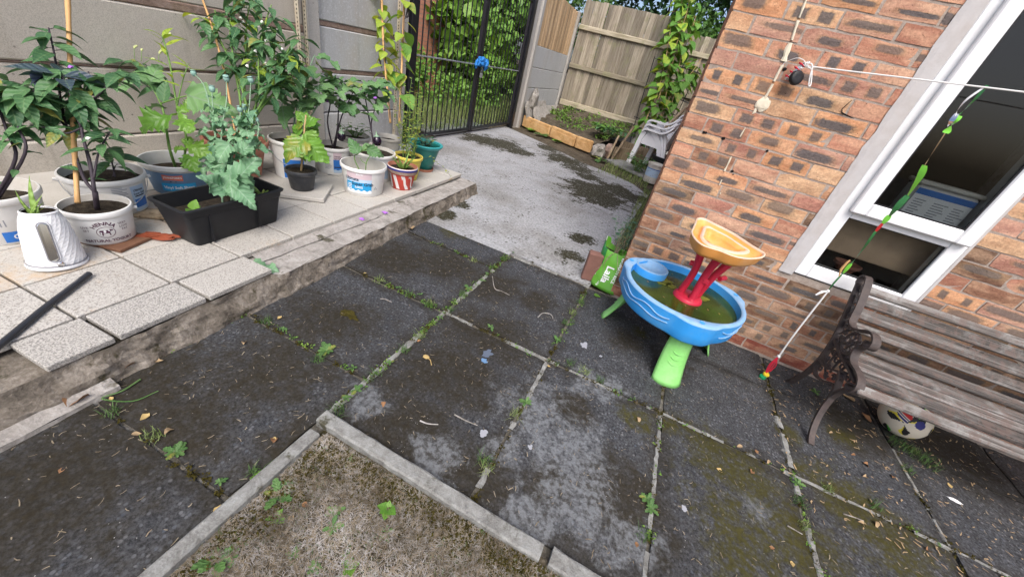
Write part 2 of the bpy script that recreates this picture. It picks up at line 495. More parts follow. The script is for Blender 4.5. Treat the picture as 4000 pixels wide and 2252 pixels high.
def m_rough(name, c1, c2, c3, scale=14, bump=0.9, moss=0.0):
    t = NT(name, 0.93, 0.15)
    a = t.noise(scale, 8, 0.72, dist=0.4); b = t.noise(scale * 9, 4, 0.7)
    f = t.math('ADD', t.math('MULTIPLY', a, 0.7), t.math('MULTIPLY', b, 0.3))
    c = t.ramp(f, [(0.33, c1), (0.5, c2), (0.66, c3)])
    if moss:
        c = t.mix(t.math('MULTIPLY', t.map(t.noise(6, 5, 0.7), 0.62 - moss * .2, 0.72 - moss * .2), 0.85), c, t.mix(b, (0.012, 0.012, 0.005), (0.07, 0.06, 0.02)))
    t.bump(f, bump, 0.012)
    return t.out(c)
M['render'] = m_rough('old_mortar', (0.055, 0.047, 0.036), (0.19, 0.165, 0.135), (0.37, 0.335, 0.29), 11, 1.0, 0.35)
M['ledge'] = m_rough('ledge_mortar', (0.16, 0.145, 0.13), (0.33, 0.31, 0.285), (0.47, 0.445, 0.42), 12, 0.9, 0.22)
M['kerb'] = m_rough('lichen_concrete', (0.10, 0.095, 0.085), (0.24, 0.24, 0.225), (0.36, 0.37, 0.355), 22, 0.8, 0.15)
M['stone'] = m_rough('broken_concrete', (0.15, 0.14, 0.12), (0.32, 0.30, 0.27), (0.48, 0.46, 0.43), 16, 1.0, 0.1)
M['soil'] = m_rough('soil', (0.012, 0.010, 0.008), (0.035, 0.028, 0.02), (0.085, 0.068, 0.05), 30, 1.0)
M['dirt'] = m_rough('garden_dirt', (0.035, 0.028, 0.02), (0.085, 0.07, 0.05), (0.17, 0.145, 0.11), 12, 1.0, 0.3)
M['joint'] = m_rough('joint_dirt', (0.03, 0.025, 0.017), (0.12, 0.11, 0.09), (0.26, 0.25, 0.23), 18, 1.0, 0.2)
M['thatch'] = m_rough('dead_thatch', (0.025, 0.02, 0.012), (0.09, 0.075, 0.05), (0.20, 0.18, 0.15), 26, 1.0, 0.3)

def m_panel(name, c1, c2, stain, pit=True):
    t = NT(name, 0.9, 0.2)
    sc = t.vmath('MULTIPLY', t.P(), (1.0, 1.0, 0.35))
    a = t.noise(2.2, 6, 0.62, vec=sc); b = t.noise(26, 5, 0.7); f = t.noise(210, 2, 0.6)
    c = t.mix(t.math('ADD', t.math('MULTIPLY', a, 0.7), t.math('MULTIPLY', b, 0.35)), c1, c2)
    c = t.mix(t.map(f, 0.35, 0.6), t.mul(c, (0.78, 0.78, 0.77)), c)
    st = t.map(t.noise(1.1, 5, 0.65, vec=t.vmath('MULTIPLY', t.P(), (1, 1.3, 0.5))), 0.52, 0.66)
    c = t.mix(t.math('MULTIPLY', st, 0.72), c, stain)
    dr = t.map(t.noise(1.0, 4, 0.6, vec=t.vmath('MULTIPLY', t.P(), (9, 9, 0.9))), 0.54, 0.70)
    c = t.mix(t.math('MULTIPLY', dr, 0.35), c, t.mul(c, (0.55, 0.53, 0.5)))
    if pit:
        pt = t.math('MULTIPLY', t.map(t.voro(24), 0.16, 0.09), t.map(t.noise(3.5, 3), 0.52, 0.6))
        c = t.mix(t.math('MULTIPLY', pt, 0.7), c, (0.12, 0.11, 0.10))
    else:
        pt = t.map(t.noise(55, 3, 0.6), 0.56, 0.62)
        c = t.mix(t.math('MULTIPLY', pt, 0.45), c, (0.62, 0.64, 0.66))
    t.bump(t.math('ADD', b, t.math('MULTIPLY', f, 0.4)), 0.35, 0.005)
    return t.out(c)
M['panel_warm'] = m_panel('concrete_panel_warm', (0.44, 0.40, 0.34), (0.66, 0.615, 0.545), (0.34, 0.26, 0.16))
M['panel_cool'] = m_panel('concrete_panel_cool', (0.42, 0.43, 0.435), (0.60, 0.61, 0.615), (0.45, 0.42, 0.38), False)
M['post_conc'] = m_panel('concrete_post', (0.42, 0.40, 0.37), (0.58, 0.56, 0.53), (0.28, 0.25, 0.20))
M['strip'] = m_rough('brown_mortar_strip', (0.16, 0.11, 0.085), (0.28, 0.20, 0.16), (0.38, 0.30, 0.26), 16, 0.8)

def m_brick():
    """obj.color rgb = body colour, alpha picks the burnt mark: <.25 none, <.6 one streak, else two squares"""
    t = NT('rustic_brick', 0.88, 0.2)
    q = t.n('ShaderNodeObjectInfo')
    o = t.O(); sx = t.n('ShaderNodeSeparateXYZ'); t.set(sx.inputs[0], o)
    rv = t.n('ShaderNodeCombineXYZ'); t.set(rv.inputs[0], t.math('MULTIPLY', q.outputs['Random'], 40.0)); t.set(rv.inputs[1], t.math('MULTIPLY', q.outputs['Random'], 17.0))
    ov = t.vmath('ADD', o, rv.outputs[0])
    n1 = t.noise(22, 5, 0.65, vec=ov); n2 = t.noise(95, 4, 0.7, vec=ov); n3 = t.noise(7, 3, 0.6, vec=t.vmath('MULTIPLY', ov, (1.0, 1.0, 3.0)))
    c = q.outputs['Color']
    c = t.mix(t.map(n3, 0.35, 0.65), t.mul(c, (0.80, 0.72, 0.70)), t.mix(0.35, c, (0.74, 0.47, 0.29)))
    c = t.mix(t.map(n2, 0.3, 0.7), t.mul(c, (0.72, 0.7, 0.7)), c)
    wob = t.math('MULTIPLY', t.math('SUBTRACT', t.math('ADD', t.math('MULTIPLY', n1, 0.6), t.math('MULTIPLY', n2, 0.4)), 0.5), 1.3)
    al = q.outputs['Alpha']
    # one streak
    r1 = t.math('FRACT', t.math('MULTIPLY', q.outputs['Random'], 13.7)); r2 = t.math('FRACT', t.math('MULTIPLY', q.outputs['Random'], 29.3)); r3 = t.math('FRACT', t.math('MULTIPLY', q.outputs['Random'], 61.1))
    ax = t.math('DIVIDE', t.math('ABSOLUTE', t.math('ADD', sx.outputs[0], t.math('MULTIPLY', t.math('SUBTRACT', r2, 0.5), 0.06))), t.math('ADD', 0.045, t.math('MULTIPLY', r1, 0.05)))
    az = t.math('DIVIDE', t.math('ABSOLUTE', t.math('ADD', sx.outputs[2], t.math('MULTIPLY', t.math('SUBTRACT', r3, 0.5), 0.024))), t.math('ADD', 0.009, t.math('MULTIPLY', r2, 0.015)))
    d1 = t.math('ADD', t.math('POWER', t.math('ADD', t.math('POWER', ax, 4.0), t.math('POWER', az, 4.0)), 0.25), wob)
    # two squares
    bx = t.math('DIVIDE', t.math('ABSOLUTE', t.math('SUBTRACT', t.math('ABSOLUTE', sx.outputs[0]), 0.052)), t.math('ADD', 0.016, t.math('MULTIPLY', r1, 0.016)))
    bz = t.math('DIVIDE', t.math('ABSOLUTE', sx.outputs[2]), 0.022)
    d2 = t.math('ADD', t.math('MAXIMUM', bx, bz), wob)
    two = t.math('GREATER_THAN', al, 0.6)
    d = t.math('ADD', t.math('MULTIPLY', d2, two), t.math('MULTIPLY', d1, t.math('SUBTRACT', 1.0, two)))
    on = t.map(al, 0.2, 0.3)
    halo = t.math('MULTIPLY', t.map(d, 1.45, 0.85), on)
    core = t.math('MULTIPLY', t.map(d, 1.10, 0.75), t.math('MULTIPLY', on, t.math('ADD', 0.65, t.math('MULTIPLY', r3, 0.35))))
    c = t.mix(t.math('MULTIPLY', halo, 0.5), c, (0.26, 0.17, 0.085))
    c = t.mix(t.math('MULTIPLY', core, 0.9), c, t.mix(n2, (0.04, 0.04, 0.046), (0.14, 0.14, 0.15)))
    pock = t.map(t.voro(70, vec=ov), 0.16, 0.07)
    c = t.mix(t.math('MULTIPLY', pock, t.map(n1, 0.45, 0.6)), c, (0.05, 0.03, 0.025))
    c = t.hsv(c, 0.502, 0.97, 0.98)
    t.bump(t.math('ADD', n2, t.math('MULTIPLY', pock, -0.6)), 0.7, 0.005)
    return t.out(c)
M['brick'] = m_brick()
M['mortar'] = m_rough('brick_mortar', (0.24, 0.19, 0.155), (0.36, 0.30, 0.255), (0.47, 0.41, 0.36), 30, 0.6)
M['redbrick'] = simple('red_brick', (0.60, 0.27, 0.18), 0.9, 0.35, 14, 0.2, bump=0.4)

def m_wood(name, c1, c2, c3, grain=(40, 40, 3), lichen=None, paint=None):
    t = NT(name, 0.85, 0.2)
    r = t.info('Random')
    rv = t.n('ShaderNodeCombineXYZ')
    for k in range(3): t.set(rv.inputs[k], t.math('MULTIPLY', r, 30.0 + k * 7))
    v = t.vmath('MULTIPLY', t.vmath('ADD', t.O(), rv.outputs[0]), grain)
    g = t.noise(1.0, 7, 0.72, vec=v, dist=0.5)
    c = t.ramp(g, [(0.32, c1), (0.5, c2), (0.68, c3)])
    c = t.hsv(c, 0.5, 1.0, t.math('ADD', 0.62, t.math('MULTIPLY', r, 0.72)))
    if lichen: c = t.mix(t.math('MULTIPLY', t.map(t.noise(5, 6, 0.7), 0.5, 0.66), lichen[1]), c, lichen[0])
    if paint: c = t.mix(t.math('MULTIPLY', t.map(t.noise(24, 6, 0.75), 0.50, 0.56), paint[1]), c, paint[0])
    t.bump(g, 0.5, 0.004)
    return t.out(c)
M['fence'] = m_wood('weathered_fence', (0.16, 0.13, 0.095), (0.30, 0.26, 0.20), (0.41, 0.37, 0.30), (38, 38, 2.2), ((0.22, 0.22, 0.12), 0.55))
M['fence_rail'] = m_wood('fence_rail', (0.18, 0.15, 0.10), (0.33, 0.29, 0.21), (0.43, 0.39, 0.30), (2.2, 30, 38), ((0.24, 0.24, 0.13), 0.6))
M['newwood'] = m_wood('larch_board', (0.33, 0.20, 0.10), (0.52, 0.36, 0.21), (0.62, 0.48, 0.33), (45, 45, 2.0))
M['bench_wood'] = m_wood('bench_slat', (0.026, 0.022, 0.019), (0.105, 0.094, 0.086), (0.25, 0.238, 0.225), (2.0, 60, 60), ((0.36, 0.36, 0.345), 0.42), ((0.145, 0.105, 0.09), 0.6))
M['oldstick'] = m_wood('old_stick', (0.14, 0.10, 0.06), (0.30, 0.23, 0.15), (0.42, 0.35, 0.25), (30, 30, 2))
M['bamboo'] = simple('bamboo', (0.55, 0.33, 0.14), 0.55, 0.25, 12, 0.3)
M['paver'] = m_rough('ochre_block', (0.36, 0.20, 0.08), (0.56, 0.34, 0.15), (0.66, 0.47, 0.27), 9, 0.5)

M['white_plastic'] = simple('white_plastic', (0.74, 0.74, 0.72), 0.45, 0.06, 8, 0.4, dirt=((0.45, 0.41, 0.34), 0.35))
M['dirty_white'] = simple('dirty_white_plastic', (0.62, 0.60, 0.55), 0.6, 0.12, 10, 0.3, dirt=((0.33, 0.28, 0.21), 0.6))
M['clear_tub'] = simple('milky_plastic', (0.62, 0.63, 0.62), 0.35, 0.08, 10, 0.5, dirt=((0.40, 0.38, 0.33), 0.5))
M['upvc'] = simple('upvc', (0.80, 0.81, 0.82), 0.35, 0.03, 5, 0.4, dirt=((0.52, 0.50, 0.46), 0.18), dscale=9)
M['chair'] = simple('white_resin', (0.86, 0.87, 0.89), 0.4, 0.04, 6, 0.4)
M['mid_blue'] = simple('faded_blue_plastic', (0.13, 0.24, 0.40), 0.5, 0.12, 8, 0.4)
M['print_blue'] = simple('print_blue', (0.03, 0.17, 0.55), 0.5, 0.1, 20, 0.4)
M['print_cyan'] = simple('print_cyan', (0.02, 0.33, 0.66), 0.5, 0.06, 20, 0.4)
M['print_pink'] = simple('print_pink', (0.62, 0.50, 0.54), 0.5, 0.08, 20, 0.3)
M['print_sky'] = simple('print_pale_blue', (0.45, 0.60, 0.76), 0.5, 0.1, 20, 0.3)
M['print_dark'] = simple('print_dark', (0.03, 0.03, 0.05), 0.5, 0.1)
M['print_plum'] = simple('print_plum', (0.085, 0.03, 0.06), 0.5, 0.1)
M['print_grey'] = simple('print_grey', (0.32, 0.33, 0.36), 0.6, 0.1)
M['print_white'] = simple('print_white', (0.82, 0.83, 0.84), 0.5, 0.03)
M['print_red'] = simple('print_faded_red', (0.62, 0.16, 0.11), 0.5, 0.1)
M['paper_red'] = simple('print_red', (0.55, 0.03, 0.03), 0.5, 0.1)
M['black_plastic'] = simple('black_plastic', (0.014, 0.015, 0.018), 0.5, 0.3, 10, 0.3, dirt=((0.045, 0.043, 0.04), 0.35))
M['grey_pot'] = simple('thin_black_pot', (0.035, 0.037, 0.042), 0.5, 0.5, 16, 0.4, dirt=((0.13, 0.13, 0.13), 0.5), dscale=14)
M['terracotta'] = simple('terracotta', (0.42, 0.17, 0.11), 0.75, 0.18, 9, 0.25, dirt=((0.45, 0.30, 0.25), 0.4))
M['teal'] = simple('teal_plastic', (0.012, 0.15, 0.13), 0.4, 0.1, 8, 0.4, dirt=((0.10, 0.20, 0.18), 0.3))
M['teal_rim'] = simple('teal_rim', (0.035, 0.30, 0.31), 0.4, 0.08, 8, 0.4)
M['yellow'] = simple('yellow_pot', (0.66, 0.55, 0.10), 0.5, 0.1, 8, 0.3)
M['pot_red'] = simple('painted_red', (0.55, 0.07, 0.05), 0.6, 0.2, 14, 0.3)
M['pot_white'] = simple('painted_white', (0.72, 0.68, 0.66), 0.6, 0.1, 14, 0.3)
M['navy'] = simple('painted_navy', (0.03, 0.03, 0.16), 0.6, 0.1)
M['kettle'] = simple('kettle_white', (0.80, 0.81, 0.82), 0.22, 0.03, 8, 0.5)
M['chrome'] = simple('chrome', (0.75, 0.76, 0.78), 0.07, 0.02, 8, 0.5, metal=1.0)
M['rim_grey'] = simple('seal_grey', (0.25, 0.25, 0.27), 0.5, 0.1)
M['gate'] = simple('black_gate_paint', (0.012, 0.013, 0.018), 0.4, 0.3, 20, 0.5, bump=0.1)
M['galv'] = simple('galvanised', (0.42, 0.44, 0.47), 0.4, 0.15, 30, 0.5, metal=0.6)
M['rustangle'] = simple('painted_angle_iron', (0.50, 0.46, 0.36), 0.6, 0.15, 14, 0.3, dirt=((0.26, 0.12, 0.04), 0.7), dscale=18)
M['iron'] = simple('cast_iron', (0.055, 0.043, 0.04), 0.62, 0.5, 24, 0.4, bump=0.5, dirt=((0.12, 0.085, 0.07), 0.6), dscale=20)
M['wire'] = simple('black_wire', (0.02, 0.02, 0.022), 0.5, 0.2)
M['pipe'] = simple('dark_pipe', (0.03, 0.032, 0.038), 0.4, 0.3, 20, 0.4)
M['wt_blue'] = simple('water_table_blue', (0.035, 0.31, 0.76), 0.42, 0.06, 5, 0.35, dirt=((0.14, 0.36, 0.62), 0.7))
M['wt_rim'] = simple('scuffed_blue_rim', (0.20, 0.38, 0.60), 0.6, 0.2, 16, 0.3, dirt=((0.36, 0.42, 0.52), 0.7), dscale=14)
M['wt_green'] = simple('water_table_green', (0.22, 0.56, 0.15), 0.45, 0.08, 6, 0.35, dirt=((0.36, 0.60, 0.30), 0.7))
M['wt_red'] = simple('water_table_red', (0.52, 0.02, 0.05), 0.4, 0.1, 8, 0.4)
M['wt_orange'] = simple('water_table_orange', (0.80, 0.36, 0.09), 0.5, 0.1, 9, 0.3, dirt=((0.74, 0.46, 0.24), 0.8))
M['wt_scuff'] = simple('scuffed_orange_rim', (0.70, 0.50, 0.36), 0.7, 0.25, 20, 0.2, dirt=((0.52, 0.48, 0.46), 0.7), dscale=18)
def m_pond():
    t = NT('pond_water', 0.06, 0.5)
    n = t.noise(5, 5, 0.6, dist=0.8)
    c = t.mix(t.map(n, 0.38, 0.7), (0.014, 0.034, 0.003), (0.04, 0.078, 0.006))
    return t.out(c)
M['pond'] = m_pond(); M['pond'].node_tree.nodes['Principled BSDF'].inputs['Roughness'].default_value = 0.16
M['algae'] = simple('algae', (0.16, 0.17, 0.02), 0.6, 0.5, 30, 0.3)
M['glass'] = None
def m_glass():
    t = NT('window_glass', 0.02, 0.5)
    t.b.inputs['Transmission Weight'].default_value = 1.0
    t.b.inputs['IOR'].default_value = 1.02
    g = t.n('ShaderNodeBsdfGlossy'); g.inputs['Roughness'].default_value = 0.03; g.inputs['Color'].default_value = (1, 1, 1, 1)
    tr = t.n('ShaderNodeBsdfTransparent'); tr.inputs['Color'].default_value = (0.72, 0.74, 0.74, 1)
    fr = t.n('ShaderNodeFresnel'); fr.inputs['IOR'].default_value = 1.35
    mx = t.n('ShaderNodeMixShader')
    t.t.links.new(fr.outputs[0], mx.inputs[0]); t.t.links.new(tr.outputs[0], mx.inputs[1]); t.t.links.new(g.outputs[0], mx.inputs[2])
    t.t.links.new(mx.outputs[0], t.t.nodes['Material Output'].inputs[0])
    return t.mat
M['glass'] = m_glass()
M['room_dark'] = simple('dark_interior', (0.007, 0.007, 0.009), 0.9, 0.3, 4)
M['room_brown'] = simple('brown_board', (0.78, 0.55, 0.37), 0.9, 0.3, 14, bump=0.2)
M['cord'] = simple('white_cord', (0.78, 0.78, 0.76), 0.7, 0.05)
M['ribbon_green'] = simple('bright_green_ribbon', (0.22, 0.68, 0.07), 0.35, 0.2, 30, 0.5)
M['ribbon_dark'] = simple('dark_green_ribbon', (0.04, 0.20, 0.06), 0.35, 0.2, 30, 0.5)
M['red_thread'] = simple('red_thread', (0.55, 0.02, 0.05), 0.7, 0.1)
M['cap_green'] = simple('green_cap', (0.01, 0.25, 0.10), 0.4, 0.1)
M['cap_yellow'] = simple('yellow_cap', (0.70, 0.52, 0.03), 0.4, 0.1)
M['rubber'] = simple('black_rubber', (0.015, 0.015, 0.017), 0.5, 0.2)
M['caulk'] = simple('cream_caulk', (0.70, 0.64, 0.50), 0.7, 0.08, 20, 0.2, bump=0.3)
M['hole'] = simple('dark_hole', (0.006, 0.005, 0.005), 0.9, 0.1)
M['bag_green'] = simple('green_bag_film', (0.12, 0.36, 0.04), 0.28, 0.15, 10, 0.5)
M['bag_dark'] = simple('dark_green_film', (0.02, 0.15, 0.04), 0.28, 0.2, 10, 0.5)
M['tarp'] = simple('blue_cloth', (0.03, 0.22, 0.62), 0.6, 0.2, 20, 0.3)
M['ball_cream'] = simple('cream_ball', (0.66, 0.60, 0.48), 0.5, 0.06, 60, 0.3)
M['ball_black'] = simple('ball_black', (0.02, 0.02, 0.022), 0.5, 0.1)
M['ball_green'] = simple('ball_green', (0.10, 0.55, 0.06), 0.5, 0.1)
M['ball_yellow'] = simple('ball_yellow', (0.70, 0.60, 0.05), 0.5, 0.1)
M['dry_leaf'] = simple('dry_leaf', (0.26, 0.14, 0.07), 0.8, 0.5, 25, 0.2)
M['pale_leaf'] = simple('pale_dry_leaf', (0.36, 0.26, 0.15), 0.8, 0.3, 25, 0.2)
M['yellow_leaf'] = simple('yellow_leaf', (0.45, 0.33, 0.14), 0.7, 0.2, 25, 0.2)
M['rust_leaf'] = simple('rust_leaf', (0.22, 0.055, 0.025), 0.7, 0.4, 30, 0.2)
def m_straw(name, d, m_, l):
    t = NT(name, 0.9, 0.1)
    f = t.math('ADD', t.math('MULTIPLY', t.noise(4, 4, 0.65), 0.65), t.math('MULTIPLY', t.noise(60, 2, 0.6), 0.35))
    return t.out(t.ramp(f, [(0.36, d), (0.5, m_), (0.64, l)]))
M['straw'] = m_straw('straw', (0.09, 0.07, 0.045), (0.22, 0.18, 0.125), (0.36, 0.31, 0.23))
M['straw_pale'] = m_straw('pale_straw', (0.12, 0.108, 0.088), (0.31, 0.292, 0.268), (0.48, 0.458, 0.435))
M['grass'] = simple('grass_blade', (0.06, 0.12, 0.03), 0.6, 0.5, 30, 0.3)
M['moss'] = simple('moss_tuft', (0.05, 0.042, 0.010), 0.95, 0.6, 60, 0.1)
M['aubergine'] = simple('aubergine_skin', (0.012, 0.004, 0.016), 0.12, 0.3, 6, 0.6)
M['petal'] = simple('white_petal', (0.80, 0.80, 0.74), 0.6, 0.05)
M['purple'] = simple('purple_petal', (0.40, 0.16, 0.60), 0.6, 0.15)
M['poppyhead'] = simple('poppy_head', (0.24, 0.40, 0.34), 0.6, 0.15, 20)
M['spike'] = simple('cream_flower_spike', (0.52, 0.58, 0.26), 0.7, 0.2, 60)
M['stem_dark'] = simple('dark_stem', (0.045, 0.035, 0.045), 0.6, 0.4, 20)
M['stem_green'] = simple('green_stem', (0.14, 0.26, 0.06), 0.6, 0.25, 15)
M['stem_grey'] = simple('grey_green_stem', (0.22, 0.34, 0.22), 0.6, 0.2, 15)
M['stem_wood'] = simple('woody_stem', (0.40, 0.28, 0.14), 0.7, 0.3, 20)
M['bark'] = simple('bark', (0.08, 0.06, 0.045), 0.9, 0.4, 14, bump=0.5)
M['leaf_pepper'] = leafmat('pepper_leaf', (0.03, 0.095, 0.042), (0.095, 0.21, 0.08), 0.48, 0.15)
M['leaf_purple'] = leafmat('purple_pepper_leaf', (0.035, 0.045, 0.085), (0.045, 0.085, 0.09), 0.35, 0.1)
M['leaf_chili'] = leafmat('chili_leaf', (0.03, 0.10, 0.048), (0.11, 0.24, 0.09), 0.38, 0.18)
M['leaf_aub'] = leafmat('aubergine_leaf', (0.07, 0.18, 0.06), (0.16, 0.30, 0.11), 0.6, 0.15, (0.25, 0.28, 0.26), 0.4)
M['leaf_poppy'] = leafmat('poppy_leaf', (0.10, 0.235, 0.13), (0.21, 0.38, 0.20), 0.55, 0.18, (0.40, 0.52, 0.40), 0.4)
M['leaf_lettuce'] = leafmat('glossy_green_leaf', (0.09, 0.24, 0.03), (0.20, 0.38, 0.06), 0.3, 0.25, (0.10, 0.22, 0.04), 0.4)
M['leaf_lime'] = leafmat('lime_leaf', (0.20, 0.36, 0.04), (0.42, 0.52, 0.06), 0.45, 0.3)
M['leaf_oregano'] = leafmat('oregano_leaf', (0.10, 0.20, 0.045), (0.34, 0.38, 0.07), 0.5, 0.25, veinamt=0.1)
M['leaf_bean'] = leafmat('bean_leaf', (0.07, 0.20, 0.03), (0.18, 0.36, 0.06), 0.5, 0.28)
M['leaf_weed'] = leafmat('weed_leaf', (0.045, 0.12, 0.03), (0.13, 0.25, 0.07), 0.5, 0.2)
M['leaf_aloe'] = leafmat('aloe_leaf', (0.16, 0.30, 0.06), (0.28, 0.42, 0.10), 0.4, 0.1, veinamt=0.0)
M['leaf_teal'] = leafmat('dark_small_leaf', (0.03, 0.09, 0.05), (0.08, 0.17, 0.09), 0.4, 0.1)
M['hedge'] = clumpmat('hedge_leaves', (0.04, 0.11, 0.02), (0.15, 0.31, 0.055), (0.33, 0.52, 0.10))
M['ivy'] = clumpmat('ivy_leaves', (0.05, 0.13, 0.02), (0.13, 0.27, 0.035), (0.30, 0.44, 0.07))
M['tree_dark'] = clumpmat('dark_tree_leaves', (0.006, 0.02, 0.008), (0.02, 0.055, 0.018), (0.06, 0.13, 0.04))
M['tree_mid'] = clumpmat('mid_tree_leaves', (0.02, 0.06, 0.015), (0.07, 0.16, 0.035), (0.16, 0.28, 0.06))
M['wildgrass'] = clumpmat('wild_grass', (0.07, 0.11, 0.035), (0.19, 0.26, 0.08), (0.38, 0.40, 0.20), 0.2, 5)
M['bedgreen'] = clumpmat('bed_weeds', (0.04, 0.10, 0.02), (0.11, 0.23, 0.035), (0.27, 0.37, 0.07), 0.2, 8)


# ================================================================ the setting
def grid_sheet(name, x0, x1, y0, y1, nx, ny, zf, mat, parent=None):
    xs = np.linspace(x0, x1, nx + 1); ys = np.linspace(y0, y1, ny + 1)
    v = np.array([(x, y, zf(x, y)) for y in ys for x in xs], np.float32)
    i = np.arange(nx * ny); r, c = i // nx, i % nx; a = r * (nx + 1) + c
    f = np.stack([a, a + 1, a + nx + 2, a + nx + 1], 1)
    return obj(name, mesh(name, v, f, mat, True), parent)

def wob(x, y, s, a): return mnoise.noise(Vector((x * s, y * s, 3.7))) * a

g = grid_sheet('ground', -60, 60, -30, 90, 40, 40, lambda x, y: -0.03, M['dirt'])
tag(g, kind='structure')

# ---- poured concrete yard
def poly_sheet(name, pts, z, mat, th=0.06):
    mb = MB(); mb.prism(pts, z - th, z)
    return mb.build(name, mat)
yard = poly_sheet('concrete_yard', [(-3.14, 1.0), (-1.75, 1.0), (-1.75, -0.02), (-0.79, -0.02), (-0.79, 0.02), (-0.15, 0.0), (-0.125, 0.8), (-0.10, 1.42), (-0.06, 2.5), (-0.02, 3.2), (-0.30, 3.62), (-0.66, 3.82), (-1.18, 3.95), (-1.9, 4.42), (-3.02, 4.98), (-3.14, 5.0)], 0.0, M['path'])
tag(yard, kind='structure')

# ---- patio of slabs
patio = struct('patio_paving')
bed_ = grid_sheet('joint_bed', -1.75, 3.2, -3.2, 0.0, 10, 10, lambda x, y: -0.012, M['joint'], patio)
def slab_mesh(w, d, seed):
    r = random.Random(seed)
    nx, ny = max(4, int(w / .06)), max(4, int(d / .06))
    v = []; f = []
    for j in range(ny + 1):
        for i in range(nx + 1):
            x = -w / 2 + w * i / nx; y = -d / 2 + d * j / ny; z = 0
            e = min(i, nx - i, j, ny - j)
            z += mnoise.noise(Vector((x * 5 + seed, y * 5, seed))) * 0.0025
            if e == 0:
                x += r.uniform(-.004, .004); y += r.uniform(-.004, .004); z -= r.uniform(.002, .007)
                if (i in (0, nx)) and (j in (0, ny)):
                    x *= 0.985; y *= 0.985
            v.append((x, y, z))
    for j in range(ny):
        for i in range(nx):
            a = j * (nx + 1) + i
            f.append((a, a + 1, a + nx + 2, a + nx + 1))
    # skirt
    ring = [i for i in range(nx + 1)] + [j * (nx + 1) + nx for j in range(1, ny + 1)] + [ny * (nx + 1) + i for i in range(nx - 1, -1, -1)] + [j * (nx + 1) for j in range(ny - 1, 0, -1)]
    b = len(v)
    for k in ring: v.append((v[k][0], v[k][1], -0.04))
    m = len(ring)
    for k in range(m): f.append((ring[k], b + k, b + (k + 1) % m, ring[(k + 1) % m]))
    return mesh('paving_slab', v, f, M['slab'], False)
# x0, x1, y0, y1, (brown, bloom, moss, brightness)
SLABS = [
 (-1.60, -0.795, -0.285, -0.01, (0.89, 0, 0, 0.97)), (-1.60, -0.79, -0.93, -0.30, (0.96, 0, 0, 1.00)),
 (-1.56, -0.79, -1.535, -0.945, (0.84, 0, 0, 1.02)), (-1.52, -0.79, -2.10, -1.55, (0.79, 0, 0, 1.05)),
 (-1.55, -0.765, -2.72, -2.115, (0.89, 0, 0, 1.00)), (-1.55, -0.765, -3.2, -2.735, (0.60, 0, 0, 1.00)),
 (-0.775, -0.165, -0.92, -0.03, (0.84, 0, 0, 1.02)), (-0.775, -0.165, -1.745, -0.945, (1.00, 0, 0, 1.00)),
 (-0.15, 0.425, -0.925, -0.03, (0.54, 0, 0, 1.05)), (-0.15, 0.42, -1.745, -0.94, (0.76, 0, 0, 1.07)),
 (0.44, 1.015, -0.335, 0.0, (0.49, 0, 0, 0.97)), (0.44, 1.015, -0.925, -0.345, (0.59, 0, 0, 1.00)), (0.437, 1.01, -1.745, -0.94, (0.84, 0, 0, 0.97)),
 (1.03, 1.60, -0.93, -0.33, (0.49, 0, 0, 1.00)), (1.03, 1.60, -0.32, -0.01, (0.50, 0, 0, 0.95)), (1.028, 1.60, -1.745, -0.945, (0.74, 0, 0, 0.97)),
 (1.617, 2.2, -0.40, -0.01, (0.90, 0, 0, 0.90)), (1.617, 2.2, -0.93, -0.415, (0.59, 0, 0, 1.00)), (1.617, 2.2, -1.745, -0.945, (0.50, 0, 0, 1.00)),
 (2.215, 2.8, -0.93, -0.01, (0.60, 0, 0, 1.00)), (2.215, 2.8, -1.745, -0.945, (0.60, 0, 0, 1.00))]
for k, (x0, x1, y0, y1, c) in enumerate(SLABS):
    o = obj('paving_slab', slab_mesh(x1 - x0, y1 - y0, k * 3 + 1), patio, ((x0 + x1) / 2, (y0 + y1) / 2, 0.002 + rnd.uniform(-.003, .003)),
            (rnd.uniform(-.006, .006), rnd.uniform(-.006, .006), rnd.uniform(-.006, .006)), None, c)

# mortar ribs showing pale along some joints
def rib(pts, w, h, parent, name='mortar_rib', mat=None):
    v = []; f = []; solid = mat is not None
    P_ = [Vector(p) for p in pts]; n = 0
    fine = []
    for a, b in zip(P_[:-1], P_[1:]):
        m = max(2, int((b - a).length / .02))
        for i in range(m): fine.append(a.lerp(b, i / m))
    fine.append(P_[-1])
    for k, q in enumerate(fine):
        t = (fine[min(k + 1, len(fine) - 1)] - fine[max(k - 1, 0)]).normalized(); s = Vector((-t.y, t.x, 0))
        for a, z in ((-1, -.012), (-.55, .6), (.45, .75), (1, -.012)):
            j = rnd.uniform(.55, 1.2)
            v.append(q + s * a * w * j + Vector((0, 0, z * h * rnd.uniform(.2, 1.1) if z > 0 else z)))
        if k and (solid or mnoise.noise(Vector((q.x * 9, q.y * 9, 1.3))) > -.12):
            for i in range(3): f.append((n - 4 + i, n - 3 + i, n + 1 + i, n + i))
        n += 4
    return obj(name, mesh(name, v, f, mat or M['kerb'], False), parent)
rib([(-0.157, -0.95, 0), (-0.157, -1.2, 0), (-.16, -1.7, 0)], .018, .004, patio)
rib([(-0.782, -1.74, 0), (-0.782, -1.55, 0), (-.782, -.94, 0), (-.784, -.32, 0)], .022, .004, patio)
rib([(0.43, -0.95, 0), (0.428, -1.74, 0)], .016, .005, patio)
rib([(1.02, -.94, 0), (1.02, -1.74, 0)], .020, .006, patio)
rib([(1.022, -.55, 0), (1.02, -.9, 0)], .024, .008, patio)
rib([(-.77, -.934, 0), (-.3, -.932, 0), (.42, -.934, 0)], .010, .003, patio)
